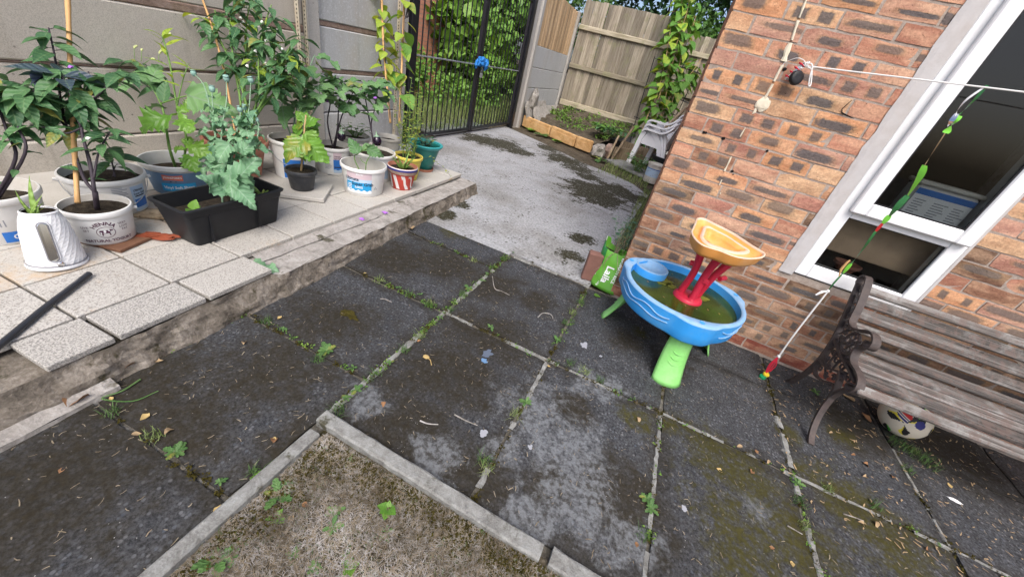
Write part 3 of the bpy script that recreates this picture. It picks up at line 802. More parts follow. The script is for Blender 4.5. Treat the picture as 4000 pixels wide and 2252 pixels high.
rib([(.44, -.932, 0), (1.0, -.935, 0), (1.6, -.937, 0), (2.2, -.94, 0)], .012, .004, patio)
rib([(1.608, -.42, 0), (1.61, -.93, 0)], .012, .003, patio)
rib([(-.15, -.012, 0), (-.5, -.02, 0), (-.79, -.02, 0)], .012, .004, patio)

# ---- raised terrace of terrazzo tiles (turned 2 degrees)
TZ = 0.15
TA = math.radians(1.9)
def TP(x, y, z=TZ):
    c, s = math.cos(TA), math.sin(TA)
    return (-1.69 + x * c - y * s, -1.685 + x * s + y * c, z)
terr = struct('raised_terrace')
mb = MB()
# rough mortar front: noisy face
def rough_face(pts_top, pts_bot, n, m, amp, seed):
    v = []; f = []
    L = len(pts_top)
    for i in range(n + 1):
        t = i / n * (L - 1); k = min(int(t), L - 2); u = t - k
        a = Vector(pts_top[k]).lerp(Vector(pts_top[k+1]), u); b = Vector(pts_bot[k]).lerp(Vector(pts_bot[k+1]), u)
        for j in range(m + 1):
            q = a.lerp(b, j / m)
            w = mnoise.fractal(Vector((q.x * 9 + seed, q.y * 9, q.z * 14)), 0.8, 2.1, 4)
            q = q + Vector((w * amp, w * amp * .2, w * amp * .25 if j else w * amp * .08))
            v.append(q)
    for i in range(n):
        for j in range(m):
            a = i * (m + 1) + j
            f.append((a, a + 1, a + m + 2, a + m + 1))
    return v, f
top = [TP(.10, -1.6, .124), TP(.186, -.50, .124), TP(.188, 0.30, .124), TP(.20, .35, .108), TP(.185, 1.0, .105), TP(.17, 1.9, .10), TP(.155, 2.45, .10), TP(.15, 2.62, .10)]
bot = [(p[0] + .045, p[1], -.02) for p in top]
v, f = rough_face(top, bot, 300, 10, .014, 3); mb.add(v, f)
v, f = rough_face([TP(.15, 2.62, .10), TP(-.6, 2.66, .10), TP(-1.5, 2.7, .10)], [TP(.16, 2.66, -.02), TP(-.6, 2.70, -.02), TP(-1.5, 2.74, -.02)], 70, 8, .018, 9); mb.add(v, f)
o = mb.build('mortar_front', M['render'], terr, smooth=False)
mb = MB()
# ledge top where the front tiles are gone
v, f = rough_face([TP(-.03, .33, .112), TP(-.03, 1.2, .108), TP(-.03, 2.62, .106)], [TP(.205, .33, .105), TP(.19, 1.2, .105), TP(.155, 2.62, .10)], 150, 12, .011, 5); mb.add(v, f)
v, f = rough_face([TP(-.03, .36, .135), TP(-.03, 1.2, .13), TP(-.03, 1.75, .12)], [TP(.06, .36, .115), TP(.075, 1.2, .112), TP(.03, 1.75, .105)], 110, 5, .010, 8); mb.add(v, f)
mb.build('mortar_ledge', M['ledge'], terr)
mb = MB(); mb.prism([TP(-1.6, -1.6)[:2], TP(.16, -1.6)[:2], TP(.18, -.5)[:2], TP(.19, .3)[:2], TP(.17, 1)[:2], TP(.14, 2.6)[:2], TP(-1.6, 2.66)[:2]], -.02, .1)
mb.build('terrace_core', M['render'], terr)
def tile(x0, x1, y0, y1, z, wear, rust, parent, th=.03, rot=None, name='tile'):
    m = MB(); m.box((-(x1 - x0) / 2, -(y1 - y0) / 2, -th), ((x1 - x0) / 2, (y1 - y0) / 2, 0), bev=.003)
    p = TP((x0 + x1) / 2, (y0 + y1) / 2, z)
    return m.build(name, M['tile'], parent, p, rot or (rnd.uniform(-.004, .004), rnd.uniform(-.004, .004), TA), color=(wear, rust, 0, 1))
TS = .303
gp = .0045
for i in range(5):            # rows going back from the first long joint
    for j in range(-5, 9):
        y0 = j * TS
        y1 = min(y0 + TS, 2.60)
        if y1 - y0 < .05: continue
        x1 = -i * .308; x0 = x1 - .308
        tile(x0 + gp, x1 - gp, y0 + gp, y1 - gp, TZ + rnd.uniform(-.0015, .0015), max(0, .75 - .35 * i - .1 * max(0, j)), .75 if (i in (1, 2) and j < 2) else .35, terr)
for j, (y0, y1) in enumerate([(-.465, -.285), (-.28, 0.0), (.005, .32)]):
    tile(gp, .185, (-.47, -.285, .02)[j] + gp, (-.29, .015, .32)[j] - gp, TZ - .002, (.95, 1.0, .75)[j], .1, terr, .024)
for j in range(-5, -2):
    tile(gp, .185, -.9 - .31 * (j + 5), -.6 - .31 * (j + 5), TZ - .002, .9, .1, terr, .024)
# lower pale kerb under the near end of the front
mb = MB(); v, f = rough_face([TP(.20, -1.6, .035), TP(.215, -.9, .035), TP(.225, -.36, .03)], [TP(.275, -1.6, .022), TP(.27, -.9, .022), TP(.265, -.36, .015)], 60, 4, .006, 4); mb.add(v, f); v, f = rough_face([TP(.275, -1.6, .022), TP(.27, -.9, .022), TP(.265, -.36, .015)], [TP(.285, -1.6, -.02), TP(.28, -.9, -.02), TP(.27, -.36, -.02)], 60, 3, .004, 6); mb.add(v, f); mb.build('old_kerb', M['ledge'], terr)

# ---- lawn with concrete edging
def lawn_z(x, y): return 0.004 + wob(x, y, 6, .010) + wob(x, y, 20, .006)
lw = grid_sheet('lawn_soil', -0.74, 1.2, -3.2, -1.79, 60, 44, lawn_z, M['thatch'])
tag(lw, kind='structure')
def kerbstone(pts, w, z, label):
    """edging block from a to b"""
    a, b = Vector(pts[0]), Vector(pts[1]); L = (b - a).length; n = 24
    t = (b - a).normalized(); s = Vector((-t.y, t.x, 0))
    v = []; f = []
    pr = ((-.5, -.06), (-.5, .86), (-.38, 1.0), (.38, 1.0), (.5, .86), (.5, -.06))
    for i in range(n + 1):
        q = a.lerp(b, i / n)
        for k, (u, h) in enumerate(pr):
            w_ = mnoise.noise(Vector((i * .7, k * 3.1, L * 9)))
            v.append(q + s * (u * w + w_ * .003) + Vector((0, 0, h * z + (w_ * .004 if h > 0 else 0))))
    for i in range(n):
        for k in range(5): f.append((i * 6 + k, i * 6 + 6 + k, i * 6 + 7 + k, i * 6 + 1 + k))
    f.append((0, 1, 2, 3, 4, 5)); e = n * 6; f.append((e + 5, e + 4, e + 3, e + 2, e + 1, e))
    o = obj('kerb_edging', mesh('kerb_edging', v, f, M['kerb']))
    return tag(o, label, 'kerb', 'concrete edging round the lawn')
kerbstone([(-0.775, -1.775, 0), (0.105, -1.79, 0)], .052, .035, 'long pale concrete edging block along the far side of the lawn')
kerbstone([(0.135, -1.782, 0), (0.95, -1.80, 0)], .055, .03, 'short end of concrete edging at the bottom edge past a broken gap')
kerbstone([(-0.745, -1.835, 0), (-0.755, -3.1, 0)], .045, .032, 'dark stained concrete edging along the left side of the lawn')

# ---- left boundary: concrete panel wall in bays
def panel(lo, hi, mat, parent, name='panel', bev=.008):
    c = [(a + b) / 2 for a, b in zip(lo, hi)]
    m = MB(); m.box([a - q for a, q in zip(lo, c)], [b - q for b, q in zip(hi, c)], bev=bev)
    return m.build(name, mat, parent, c)
BX = -3.1
wallL = thing('concrete_panel_wall', 'beige concrete panel boundary wall behind the potted plants at the left', 'wall', (BX, -1.5, 0))
wallL.location = (0, 0, 0)
for z0, z1, dx in ((-.05, .312, .012), (.320, .684, 0), (.700, 1.022, .006), (1.075, 1.43, .0), (1.44, 1.80, .004)):
    panel((BX - .06, -3.6, z0), (BX + dx, .315, z1), M['panel_warm'], wallL)
panel((BX - .05, -3.6, .684), (BX - .004, .315, .700), M['strip'], wallL, 'mortar_strip')
panel((BX - .05, -3.6, 1.022), (BX + .004, .315, 1.075), M['strip'], wallL, 'mortar_strip')
panel((BX - .11, .33, -.05), (BX + .035, .455, 1.95), M['post_conc'], wallL, 'post')
wallM = thing('concrete_panel_wall', 'short bay of blue-grey concrete panels between concrete post and black gate', 'wall')
for z0, z1, dx in ((-.05, .395, .02), (.405, .735, 0), (.775, 1.095, 0.004), (1.14, 1.5, .002), (1.51, 1.85, 0)):
    panel((BX - .06, .47, z0), (BX + dx, 1.52, z1), M['panel_cool'], wallM)
for z0, z1 in ((.735, .775), (1.095, 1.14)):
    panel((BX - .05, .47, z0), (BX - .006, 1.52, z1), M['strip'], wallM, 'mortar_strip')
panel((BX - .10, 1.535, -.05), (BX + .03, 1.655, 2.0), M['post_conc'], wallM, 'post')
# rusty perforated angle iron beside the post
def angle_iron(y, z1, label, w=.04, x=BX + .05):
    t = thing('angle_iron', label, 'metal post', (x, y, 0), (0, .0, 0), 'perforated angle irons')
    m = MB()
    m.box((0, 0, .13), (.003, w, z1)); m.box((.003, 0, .13), (w, .003, z1))
    m.build('angle', M['rustangle'], t)
    h = MB()
    k = 0
    while .2 + k * .028 < z1 - .02:
        z = .2 + k * .028
        h.add([(.0035, w * .5 + .005 * math.cos(a), z + .008 * math.sin(a)) for a in [i * PI / 4 for i in range(8)]], [tuple(range(8))])
        h.add([(w * .55 + .005 * math.cos(a), -.0005, z + .008 * math.sin(a)) for a in [i * PI / 4 for i in range(8)]], [tuple(range(8))])
        k += 1
    h.build('hole_row', M['hole'], t)
    return t
angle_iron(.20, 1.9, 'rusty perforated angle iron standing beside the concrete post')
angle_iron(.275, 1.9, 'second perforated angle iron close against the concrete post', .032)
angle_iron(1.43, 1.9, 'rusty perforated angle iron behind the climbing bean by the gate')

# ---- steel gate
def gate_leaf(y0, y1, label, hang):
    t = thing('metal_gate', label, 'gate', (BX, y0, 0), (0, 0, 0), 'pair of black gates')
    W = y1 - y0
    def part(nm, lo, hi, mat=M['gate'], bev=.003):
        m = MB(); m.box(lo, hi, bev=bev); return m.build(nm, mat, t)
    part('stile', (-.025, 0, .04), (.025, .05, 2.1)); part('stile', (-.025, W - .05, .04), (.025, W, 2.1))
    part('rail', (-.02, .05, .055), (.02, W - .05, .09)); part('rail', (-.02, .05, 2.05), (.02, W - .05, 2.1))
    part('middle_rail', (-.024, .05, .985), (.024, W - .05, 1.0), M['galv'])
    n = 12
    bm = MB(); bm.tube([(0, 0, .09), (0, 0, 2.05)], .0085, 6); me = bm.mesh('bar', M['gate'])
    for k in range(n):
        obj('bar', me, t, (0, .05 + (W - .1) * (k + 1) / (n + 1), 0))
    return t
gate_leaf(1.79, 3.42, 'black steel bar gate leaf next to the climbing bean plants', 0)
gate_leaf(3.44, 5.07, 'black steel bar gate leaf next to the timber topped panel', 1)
m = MB(); m.box((BX - .045, 1.69, -.02), (BX + .045, 1.78, 2.15), bev=.004); o = m.build('gate_post', M['gate']); tag(o, 'square black gate post beside the climbing bean', 'gate post', 'black gate posts')
m = MB(); m.box((BX - .05, 5.085, -.02), (BX + .05, 5.19, 2.2), bev=.004); o = m.build('gate_post', M['gate']); tag(o, 'square black gate post against the concrete fence post', 'gate post', 'black gate posts')
m = MB()
def blob(center, rad, seed, n=2, amp=.35, squash=(1, 1, 1)):
    import bmesh
    bm = bmesh.new(); bmesh.ops.create_icosphere(bm, subdivisions=n, radius=1)
    for q in bm.verts:
        w = 1 + amp * mnoise.noise(q.co * 1.7 + Vector((seed, 0, 0)))
        q.co = Vector((q.co.x * squash[0], q.co.y * squash[1], q.co.z * squash[2])) * rad * w + Vector(center)
    v = [tuple(q.co) for q in bm.verts]; f = [tuple(x.index for x in p.verts) for p in bm.faces]; bm.free()
    return v, f
v, f = blob((BX + .06, 3.40, 1.045), .07, 3, 3, .7, (.6, 1.3, .8)); m.add(v, f)
v, f = blob((BX + .07, 3.54, 1.02), .06, 8, 3, .7, (.6, .9, 1.1)); m.add(v, f)
v, f = blob((BX + .06, 3.27, 1.01), .05, 5, 3, .7, (.5, .9, 1.1)); m.add(v, f)
o = m.build('cloth', M['tarp']); tag(o, 'crumpled blue cloth wrapped round the gate latch', 'cloth')
t = thing('padlock', 'padlock hanging on a chain under the blue cloth', 'padlock', (BX + .06, 3.45, .86))
m = MB(); m.box((-.015, -.03, -.03), (.015, .03, .03), bev=.006); m.build('lock_body', M['galv'], t)
m = MB(); m.tube([(0, -.02, .03), (0, -.02, .06), (0, 0, .075), (0, .02, .06), (0, .02, .03)], .005, 6); m.build('shackle', M['galv'], t)
m = MB()
for k in range(7):
    c = Vector((0.0, .004 * (-1) ** k, .085 + k * .022))
    pts = [c + (Vector((0, .009 * math.cos(a), .016 * math.sin(a))) if k % 2 else Vector((.009 * math.cos(a), 0, .016 * math.sin(a)))) for a in [i * PI / 5 for i in range(10)]]
    m.tube(pts, .003, 5, closed=True)
m.build('chain', M['galv'], t)

# ---- far side of the gate line: concrete boards with timber above
fc = thing('concrete_panel_wall', 'concrete boards with new timber cladding above, right of the black gate', 'wall')
panel((BX - .07, 5.45, -.05), (BX + .06, 5.575, 2.45), M['post_conc'], fc, 'post')
panel((BX - .07, 7.86, -.05), (BX + .06, 7.98, 2.36), M['post_conc'], fc, 'post')
panel((BX - .04, 5.20, -.05), (BX + .02, 5.44, 2.45), M['post_conc'], fc, 'post')
for z0, z1 in ((-.02, .355), (.363, .725), (.735, 1.095), (1.105, 1.475)):
    panel((BX - .03, 5.58, z0), (BX + .02, 7.855, z1), M['panel_cool'], fc)
k = 0; y = 5.585
while y < 7.8:
    w = rnd.uniform(.085, .11)
    panel((BX - .025, y, 1.48), (BX + .012 + .006 * (k % 2), min(y + w - .006, 7.85), 2.42 - (y - 5.5) * .035 + rnd.uniform(-.01, .01)), M['newwood'], fc, 'board', .003)
    y += w; k += 1

# ---- back timber fence
FY = 8.0
bf = thing('timber_fence', 'tall weathered close board timber fence behind the vegetable bed', 'fence')
x = -3.02; k = 0
while x < 1.6:
    w = rnd.uniform(.098, .118)
    ztop = (2.63 if x < -.55 else 2.42) + rnd.uniform(-.012, .012)
    c = (x + w / 2, FY + .010 * (k % 2), 0)
    m = MB(); m.box((-w / 2 - .005, 0, .40), (w / 2 + .005, .009, ztop), bev=.003)
    m.build('board', M['fence'], bf, c, (0, rnd.uniform(-.006, .006), rnd.uniform(-.02, .02)))
    x += w; k += 1
for z, h in ((2.12, .10), (1.33, .10), (.50, .13)):
    m = MB(); m.box((-2.3, -.045, -h / 2), (2.3, .0, h / 2), bev=.012)
    m.build('rail', M['fence_rail'], bf, (-.72, FY - .006, z - .03), (0, .004, 0))
m = MB(); m.box((-2.4, -.02, 0), (2.4, .02, .42), bev=.005); m.build('gravel_board', M['post_conc'], bf, (-.7, FY + .03, -.02))


# ================================================================ the house
house = thing('brick_house', 'rustic multi coloured brick house corner at the right, with white window', 'house')
WX0, WX1, WZ0 = 0.875, 1.462, 0.568       # window opening
WZ1 = 2.25
m = MB()
HB = .26
m.box((0.004, 0, -.05), (WX0, HB, 3.0)); m.box((WX1, 0, -.05), (4.2, HB, 3.0))
m.box((WX0, 0, -.05), (WX1, HB, WZ0)); m.box((WX0, 0, WZ1), (WX1, HB, 3.0))
m.box((0.004, HB, -.05), (.25, 6.4, 3.0))
m.build('mortar_wall', M['mortar'], house)
def brick_mesh(L, seed):
    r = random.Random(seed)
    nx, nz = max(2, int(round(L / .05))), 2
    h, d = .0655, .05
    v = []; f = []
    for j in range(nz + 1):
        for i in range(nx + 1):
            x = -L / 2 + L * i / nx; z = -h / 2 + h * j / nz
            e = i in (0, nx) or j in (0, nz)
            y = r.uniform(-.0012, .0012)
            if e:
                x += r.uniform(-.0028, .0028); z += r.uniform(-.0022, .0022); y += r.uniform(.001, .0025)
            v.append((x, y, z))
    for j in range(nz):
        for i in range(nx):
            a = j * (nx + 1) + i
            f.append((a, a + 1, a + nx + 2, a + nx + 1))
    ring = list(range(nx + 1)) + [j * (nx + 1) + nx for j in range(1, nz + 1)] + [nz * (nx + 1) + i for i in range(nx - 1, -1, -1)] + [j * (nx + 1) for j in range(nz - 1, 0, -1)]
    b = len(v)
    for k in ring: v.append((v[k][0], d, v[k][2]))
    n = len(ring)
    for k in range(n): f.append((ring[k], b + k, b + (k + 1) % n, ring[(k + 1) % n]))
    return mesh('brick', v, f, M['brick'])
_bm = {}
def bmesh_for(L):
    key = (round(L, 3), rnd.randrange(3))
    if key not in _bm: _bm[key] = brick_mesh(L, len(_bm) + 5)
    return _bm[key]
BODY = [(.68, .36, .20), (.70, .43, .25), (.60, .30, .20), (.52, .25, .17), (.72, .47, .28), (.62, .36, .25), (.50, .25, .19), (.68, .35, .18), (.60, .34, .26), (.64, .38, .27)]
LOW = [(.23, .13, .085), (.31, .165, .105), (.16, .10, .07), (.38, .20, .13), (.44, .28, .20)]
others = MB()
def lay_course(n):
    z0 = .004 + .075 * n
    x = 0.0
    head = (n % 2 == 1)
    out = []
    first = True
    while x < 4.1:
        L = .1025 if (first and head) else .215
        out.append((x, x + L)); x += L + .010; first = False
    return z0, out
for n in range(0, 38):
    z0, row = lay_course(n)
    zc = z0 + .04
    for a, b in row:
        segs = [(a, b)]
        if WZ0 < zc < WZ1:
            segs = []
            if a < WX0 - .065: segs.append((a, min(b, WX0 - .057)))
            if b > WX1 + .015: segs.append((max(a, WX1 + .006), b))
        for s0, s1 in segs:
            L = s1 - s0
            if L < .02: continue
            xc = (s0 + s1) / 2
            if xc < 2.25 and z0 < 1.85:
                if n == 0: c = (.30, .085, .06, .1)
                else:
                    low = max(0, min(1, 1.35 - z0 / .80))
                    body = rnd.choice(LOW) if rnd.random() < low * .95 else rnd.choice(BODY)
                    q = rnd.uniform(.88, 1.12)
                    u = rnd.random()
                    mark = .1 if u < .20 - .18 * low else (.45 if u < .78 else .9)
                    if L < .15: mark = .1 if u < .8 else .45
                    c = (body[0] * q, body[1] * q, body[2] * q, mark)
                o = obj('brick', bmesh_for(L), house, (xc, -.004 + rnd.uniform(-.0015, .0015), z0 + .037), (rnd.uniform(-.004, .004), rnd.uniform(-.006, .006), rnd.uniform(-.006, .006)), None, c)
            else:
                others.box((s0, -.004, z0 + .004), (s1, .05, z0 + .070))
# the return wall, out of the photograph's sight, and the bricks beyond its edge
for n in range(0, 38):
    z0 = .004 + .075 * n; y = 0.0 if n % 2 == 0 else .215 + .01
    if n % 2 == 0: others.box((-.003, .055, z0 + .004), (.05, .1025, z0 + .070)); y = .1125
    else: others.box((-.003, .055, z0 + .004), (.05, .215, z0 + .070))
    while y < 6.3:
        others.box((-.003, y, z0 + .004), (.05, y + .215, z0 + .070)); y += .225
o = others.build('brickwork', M['brick'], house, color=(.46, .20, .11, .1)); tag(o, kind='stuff')

# cream filler line, blob and small holes
def filler(pts, w):
    m = MB(); v = []; f = []
    fine = catmull(pts, 5)
    for k, q in enumerate(fine):
        ww = w * (.35 + .9 * abs(mnoise.noise(Vector((q.z * 19, 1, 2)))) + .25)
        v += [(q.x - ww, -.005, q.z), (q.x - ww * .4, -.010, q.z), (q.x + ww * .5, -.0105, q.z), (q.x + ww, -.005, q.z)]
        if k:
            b = k * 4
            for i in range(3): f.append((b - 4 + i, b - 3 + i, b + 1 + i, b + i))
    m.add(v, f); m.build('filler', M['caulk'], house)
filler([(.272, 0, 1.80), (.276, 0, 1.73), (.284, 0, 1.672)], .006)
filler([(.285, 0, 1.662), (.292, 0, 1.625), (.300, 0, 1.588)], .009)
filler([(.301, 0, 1.578), (.303, 0, 1.55), (.312, 0, 1.505)], .015)
filler([(.315, 0, 1.490), (.314, 0, 1.46), (.315, 0, 1.42)], .010)
filler([(.316, 0, 1.41), (.315, 0, 1.37), (.314, 0, 1.345)], .009)
filler([(.296, 0, 1.20), (.294, 0, 1.18), (.293, 0, 1.155)], .005)
filler([(.300, 0, 1.055), (.302, 0, 1.02), (.303, 0, .975)], .006)
filler([(.312, 0, .93), (.313, 0, .90)], .005)
filler([(.338, 0, .865), (.339, 0, .855)], .004)
m = MB(); v, f = blob((.318, -.004, 1.318), .028, 4, 3, .25, (1.1, .35, 1.15)); m.add(v, f); m.build('filler_blob', M['caulk'], house)
m = MB(); v, f = blob((.300, -.003, 1.285), .012, 9, 2, .4, (.6, .3, 1.6)); m.add(v, f); m.build('filler_blob', M['caulk'], house)
m = MB()
for x_, z_, r_ in ((.332, 1.476, .0085), (.222, 1.128, .010), (.118, 1.128, .008), (.445, 1.125, .007), (.340, .985, .007), (.352, .972, .004), (.128, 1.13, .006)):
    v, f = blob((x_, -.0035, z_), r_, x_ * 30, 1, .5, (1.1, .25, 1)); m.add(v, f)
m.build('drill_holes', M['hole'], house)
m = MB(); m.add([(x, -.0072, z) for x, z in ((.657, 1.420), (.659, 1.419), (.650, 1.394), (.6445, 1.377), (.652, 1.3655), (.684, 1.3585), (.708, 1.353), (.712, 1.3515), (.690, 1.352), (.668, 1.355), (.648, 1.361), (.641, 1.377), (.647, 1.395))], [tuple(range(13))[::-1]])
m.build('mortar_crack', M['hole'], house)

# ---- window (a part of the house) with its frame pieces as sub-parts
win = MB(); 
fy0, fy1 = -.012, .055
win.box((WX0 + .012, fy0, WZ0 + .008), (WX0 + .075, fy1, WZ1), bev=.004)
win.box((WX1 - .077, fy0, WZ0 + .008), (WX1 - .012, fy1, WZ1), bev=.004)
win.box((WX0 + .0755, fy0 + .001, WZ0 + .008), (WX1 - .0775, fy1, WZ0 + .083), bev=.004)
win.box((WX0 + .0755, fy0 + .001, .934), (WX1 - .0775, fy1, .995), bev=.004)
win.box((WX0 + .0755, fy0 + .001, WZ1 - .06), (WX1 - .0775, fy1, WZ1), bev=.004)
w_o = win.build('window', M['upvc'], house)
sx0, sx1, sz0, sz1 = .925, 1.437, .966, 2.21
sash = MB()
sw = .064
sash.box((sx0, -.045, sz0), (sx0 + sw, -.0135, sz1), bev=.006); sash.box((sx1 - sw, -.045, sz0), (sx1, -.0135, sz1), bev=.006)
sash.box((sx0 + sw + .0005, -.0445, sz0), (sx1 - sw - .0005, -.0135, sz0 + sw), bev=.006); sash.box((sx0 + sw + .0005, -.0445, sz1 - sw), (sx1 - sw - .0005, -.0135, sz1), bev=.006)
obj('sash', sash.mesh('sash', M['upvc']), w_o)
gas = MB()
def gasket(x0, x1, z0, z1, y, t=.007):
    gas.box((x0, y, z0), (x0 + t, y + .006, z1)); gas.box((x1 - t, y, z0), (x1, y + .006, z1))
    gas.box((x0 + t, y, z0), (x1 - t, y + .006, z0 + t)); gas.box((x0 + t, y, z1 - t), (x1 - t, y + .006, z1))
gasket(sx0 + sw, sx1 - sw, sz0 + sw, sz1 - sw, -.036); gasket(WX0 + .0755, WX1 - .0775, WZ0 + .083, .934, .002, .005)
obj('gasket', gas.mesh('gasket', M['rubber']), w_o)
for lo, hi in (((sx0 + sw, -.030, sz0 + sw), (sx1 - sw, -.026, sz1 - sw)), ((WX0 + .0755, .008, WZ0 + .083), (WX1 - .0775, .012, .934))):
    m = MB(); m.box(lo, hi); obj('pane', m.mesh('pane', M['glass']), w_o)
# rough painted mortar reveal left and right of the frame
m = MB()
for xa, xb in ((WX0 - .060, WX0 + .013), (WX1 - .013, WX1 + .004)):
    n = 44; v = []; f = []
    for k in range(n + 1):
        z = WZ0 - .01 + (WZ1 - WZ0) * k / n
        j = mnoise.noise(Vector((z * 14, xa * 5, 0))) * (.010 if xa < 1 else .004)
        v += [(xa + j, -.0065, z), (xa + .02 * (xb - xa) / .07 + j * .6, -.0105, z), (xb, -.0095, z)]
        if k:
            b = k * 3
            for i in range(2): f.append((b - 3 + i, b - 2 + i, b + 1 + i, b + i))
    m.add(v, f)
m.build('painted_reveal', simple('grubby_paint', (0.50, 0.485, 0.48), 0.8, 0.12, 16, 0.2, bump=0.4, dirt=((0.36, 0.30, 0.26), 0.5)), house)
# room behind the glass
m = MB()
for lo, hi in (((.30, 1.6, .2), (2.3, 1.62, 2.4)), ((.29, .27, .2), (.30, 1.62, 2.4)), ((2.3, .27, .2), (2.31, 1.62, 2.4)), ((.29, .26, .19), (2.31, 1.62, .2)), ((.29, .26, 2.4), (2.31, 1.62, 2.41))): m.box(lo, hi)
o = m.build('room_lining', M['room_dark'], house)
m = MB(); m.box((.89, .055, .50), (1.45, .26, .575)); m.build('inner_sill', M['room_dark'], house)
m = MB(); m.box((.88, .12, .725), (1.45, .135, .93), bev=.004); o = m.build('cardboard', M['room_brown']); tag(o, 'stained brown board standing behind the lower window pane', 'board')
m = MB(); m.lathe([(.052, 0), (.056, .012), (.075, .035), (.083, .038), (.085, .058), (.078, .058), (.070, .03), (.0, .028)], 28)
o = m.build('plant_saucer', M['terracotta'], loc=(1.125, .085, .652), smooth=False, scale=.78); autosmooth(o); tag(o, 'terracotta pot behind the lower window pane above the bench', 'pot')
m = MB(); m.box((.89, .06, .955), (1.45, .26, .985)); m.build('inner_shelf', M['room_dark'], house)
tub = thing('paint_tub', 'white paint tub with blue label standing inside the open window', 'tub', (1.245, .07, .986), (0, 0, 0))
m = MB(); m.box((-.125, -.055, 0), (.125, .055, .18), bev=.012); m.build('tub_body', M['white_plastic'], tub)
m = MB(); m.box((-.132, -.062, .18), (.132, .062, .20), bev=.006); m.build('lid', M['dirty_white'], tub)
lb = MB(); lb.box((-.118, -.0562, .010), (.118, -.0555, .165)); lb = lb.build('label_panel', M['print_white'], tub)
m = MB(); m.box((-.118, -.0569, .138), (.118, -.0563, .165)); obj('label_band', m.mesh('label_band', M['print_blue']), lb)
m = MB()
for c_, x0 in enumerate((-.105, -.025, .055)):
    for r_ in range(9):
        ww = .07 * rnd.uniform(.55, 1); m.box((x0, -.0568, .018 + r_ * .0118), (x0 + ww - .006, -.0564, .0225 + r_ * .0118))
obj('label_text_lines', m.mesh('label_text_lines', M['print_grey']), lb)

# ---- washing line: bracket wheel on the wall, cord, tied hanging string
t = thing('line_bracket', 'black wheel on a red and white wrapped bracket fixed to the brick wall', 'bracket', (.375, -.015, 1.475))
m = MB()
for k in range(20):
    a = 2 * PI * k / 20
v = []; prof = [(.010, -.010), (.027, -.012), (.031, -.006), (.029, 0), (.031, .006), (.027, .012), (.010, .010)]
mm = MB(); mm.lathe(prof, 24, capb=True, capt=True)
mm.build('wheel', M['rubber'], t, (.012, -.045, -.025), (math.radians(78), 0, math.radians(25)), smooth=True)
m = MB(); m.tube(catmull([(-.014, -.012, -.035), (-.006, -.03, -.01), (.006, -.03, .018), (.024, -.02, .036)], 5), .008, 7); m.build('bracket_arm', M['galv'], t)
m = MB()
for k in range(7):
    c = Vector((-.014 + .006 * k, -.024, -.03 + .0115 * k))
    m.tube([c + Vector((math.cos(a) * .012, math.sin(a) * .012, math.sin(a * 2) * .004 + .006 * math.cos(a))) for a in [i * PI / 4 for i in range(8)]], .0028, 5, closed=True)
m.build('white_lashing', M['cord'], t)
m = MB()
for k in range(4):
    c = Vector((-.018 + .009 * k, -.026, -.028 + .019 * k))
    m.tube([c + Vector((math.cos(a) * .0135, math.sin(a) * .013, -.006 * math.cos(a))) for a in [i * PI / 4 for i in range(8)]], .0026, 5, closed=True)
m.build('red_lashing', M['red_thread'], t)
cd = thing('washing_line', 'white cord washing line running right from the wall bracket across the window', 'cord', (.40, -.05, 1.502))
m = MB(); A_ = Vector((0, 0, 0)); D_ = Vector((.575, -.21, .036))
m.tube([A_ + D_ * s for s in (0, .5, 1, 2, 3.4)], .0028, 6); m.build('line', M['cord'], cd)
m = MB(); m.tube(catmull([(0, 0, 0), (.012, -.008, .012), (.026, -.012, 0), (.034, -.014, -.03), (.048, -.015, -.066), (.056, -.015, -.072), (.054, -.013, -.058), (.030, -.012, -.012), (.010, -.006, -.003)], 5), .0026, 6); m.build('loop_end', M['cord'], cd)
m = MB(); m.tube(catmull([(0, 0, 0), (-.02, -.005, .018), (-.05, .01, .022), (-.08, .04, .0), (-.085, .043, -.02)], 5), .0018, 5); m.build('tail', M['cord'], cd)
# hanging string of ribbons
st = thing('hanging_string', 'green ribbon and white string hanging from the washing line with red tassel and bottle cap', 'string', (.985, -.25, 0))
def strip(nm, pts, w, mat, tw=1.0, n=6):
    fine = catmull(pts, n); v = []; f = []
    for k, q in enumerate(fine):
        a = tw * (k / len(fine)) * 2.2 + .5
        s = Vector((math.cos(a), -.55 * math.sin(a) - .2, 0)) * w * .5 * (.55 + .45 * math.sin(PI * (k + .3) / (len(fine))))
        v += [q - s, q + s]
        if k: b = 2 * k; f.append((b - 2, b - 1, b + 1, b))
    o = obj(nm, mesh(nm, v, f, mat, True), st)
    return o
strip('ribbon', [(-.025, 0, 1.545), (-.028, 0, 1.50), (-.034, 0, 1.455), (-.040, 0, 1.43)], .014, M['ribbon_dark'])
strip('ribbon', [(-.028, 0, 1.54), (-.05, 0, 1.49), (-.052, 0, 1.45), (-.040, 0, 1.425)], .012, M['print_white'])
strip('ribbon', [(-.036, 0, 1.435), (-.040, -.01, 1.41), (-.034, 0, 1.385), (-.036, 0, 1.37)], .036, M['ribbon_green'], 1.4)
strip('ribbon', [(-.044, 0.004, 1.44), (-.05, -.01, 1.41), (-.044, 0, 1.39)], .022, M['chrome'], .7)
strip('ribbon', [(-.036, 0, 1.37), (-.028, 0, 1.30), (-.020, 0, 1.24)], .006, M['pale_leaf'])
strip('ribbon', [(-.020, 0, 1.245), (-.012, 0, 1.22), (-.005, 0, 1.185), (.002, 0, 1.12)], .030, M['ribbon_green'], .5)
strip('ribbon', [(.002, 0, 1.12), (-.002, 0, 1.07), (-.004, 0, 1.02)], .030, M['ribbon_dark'], .5)
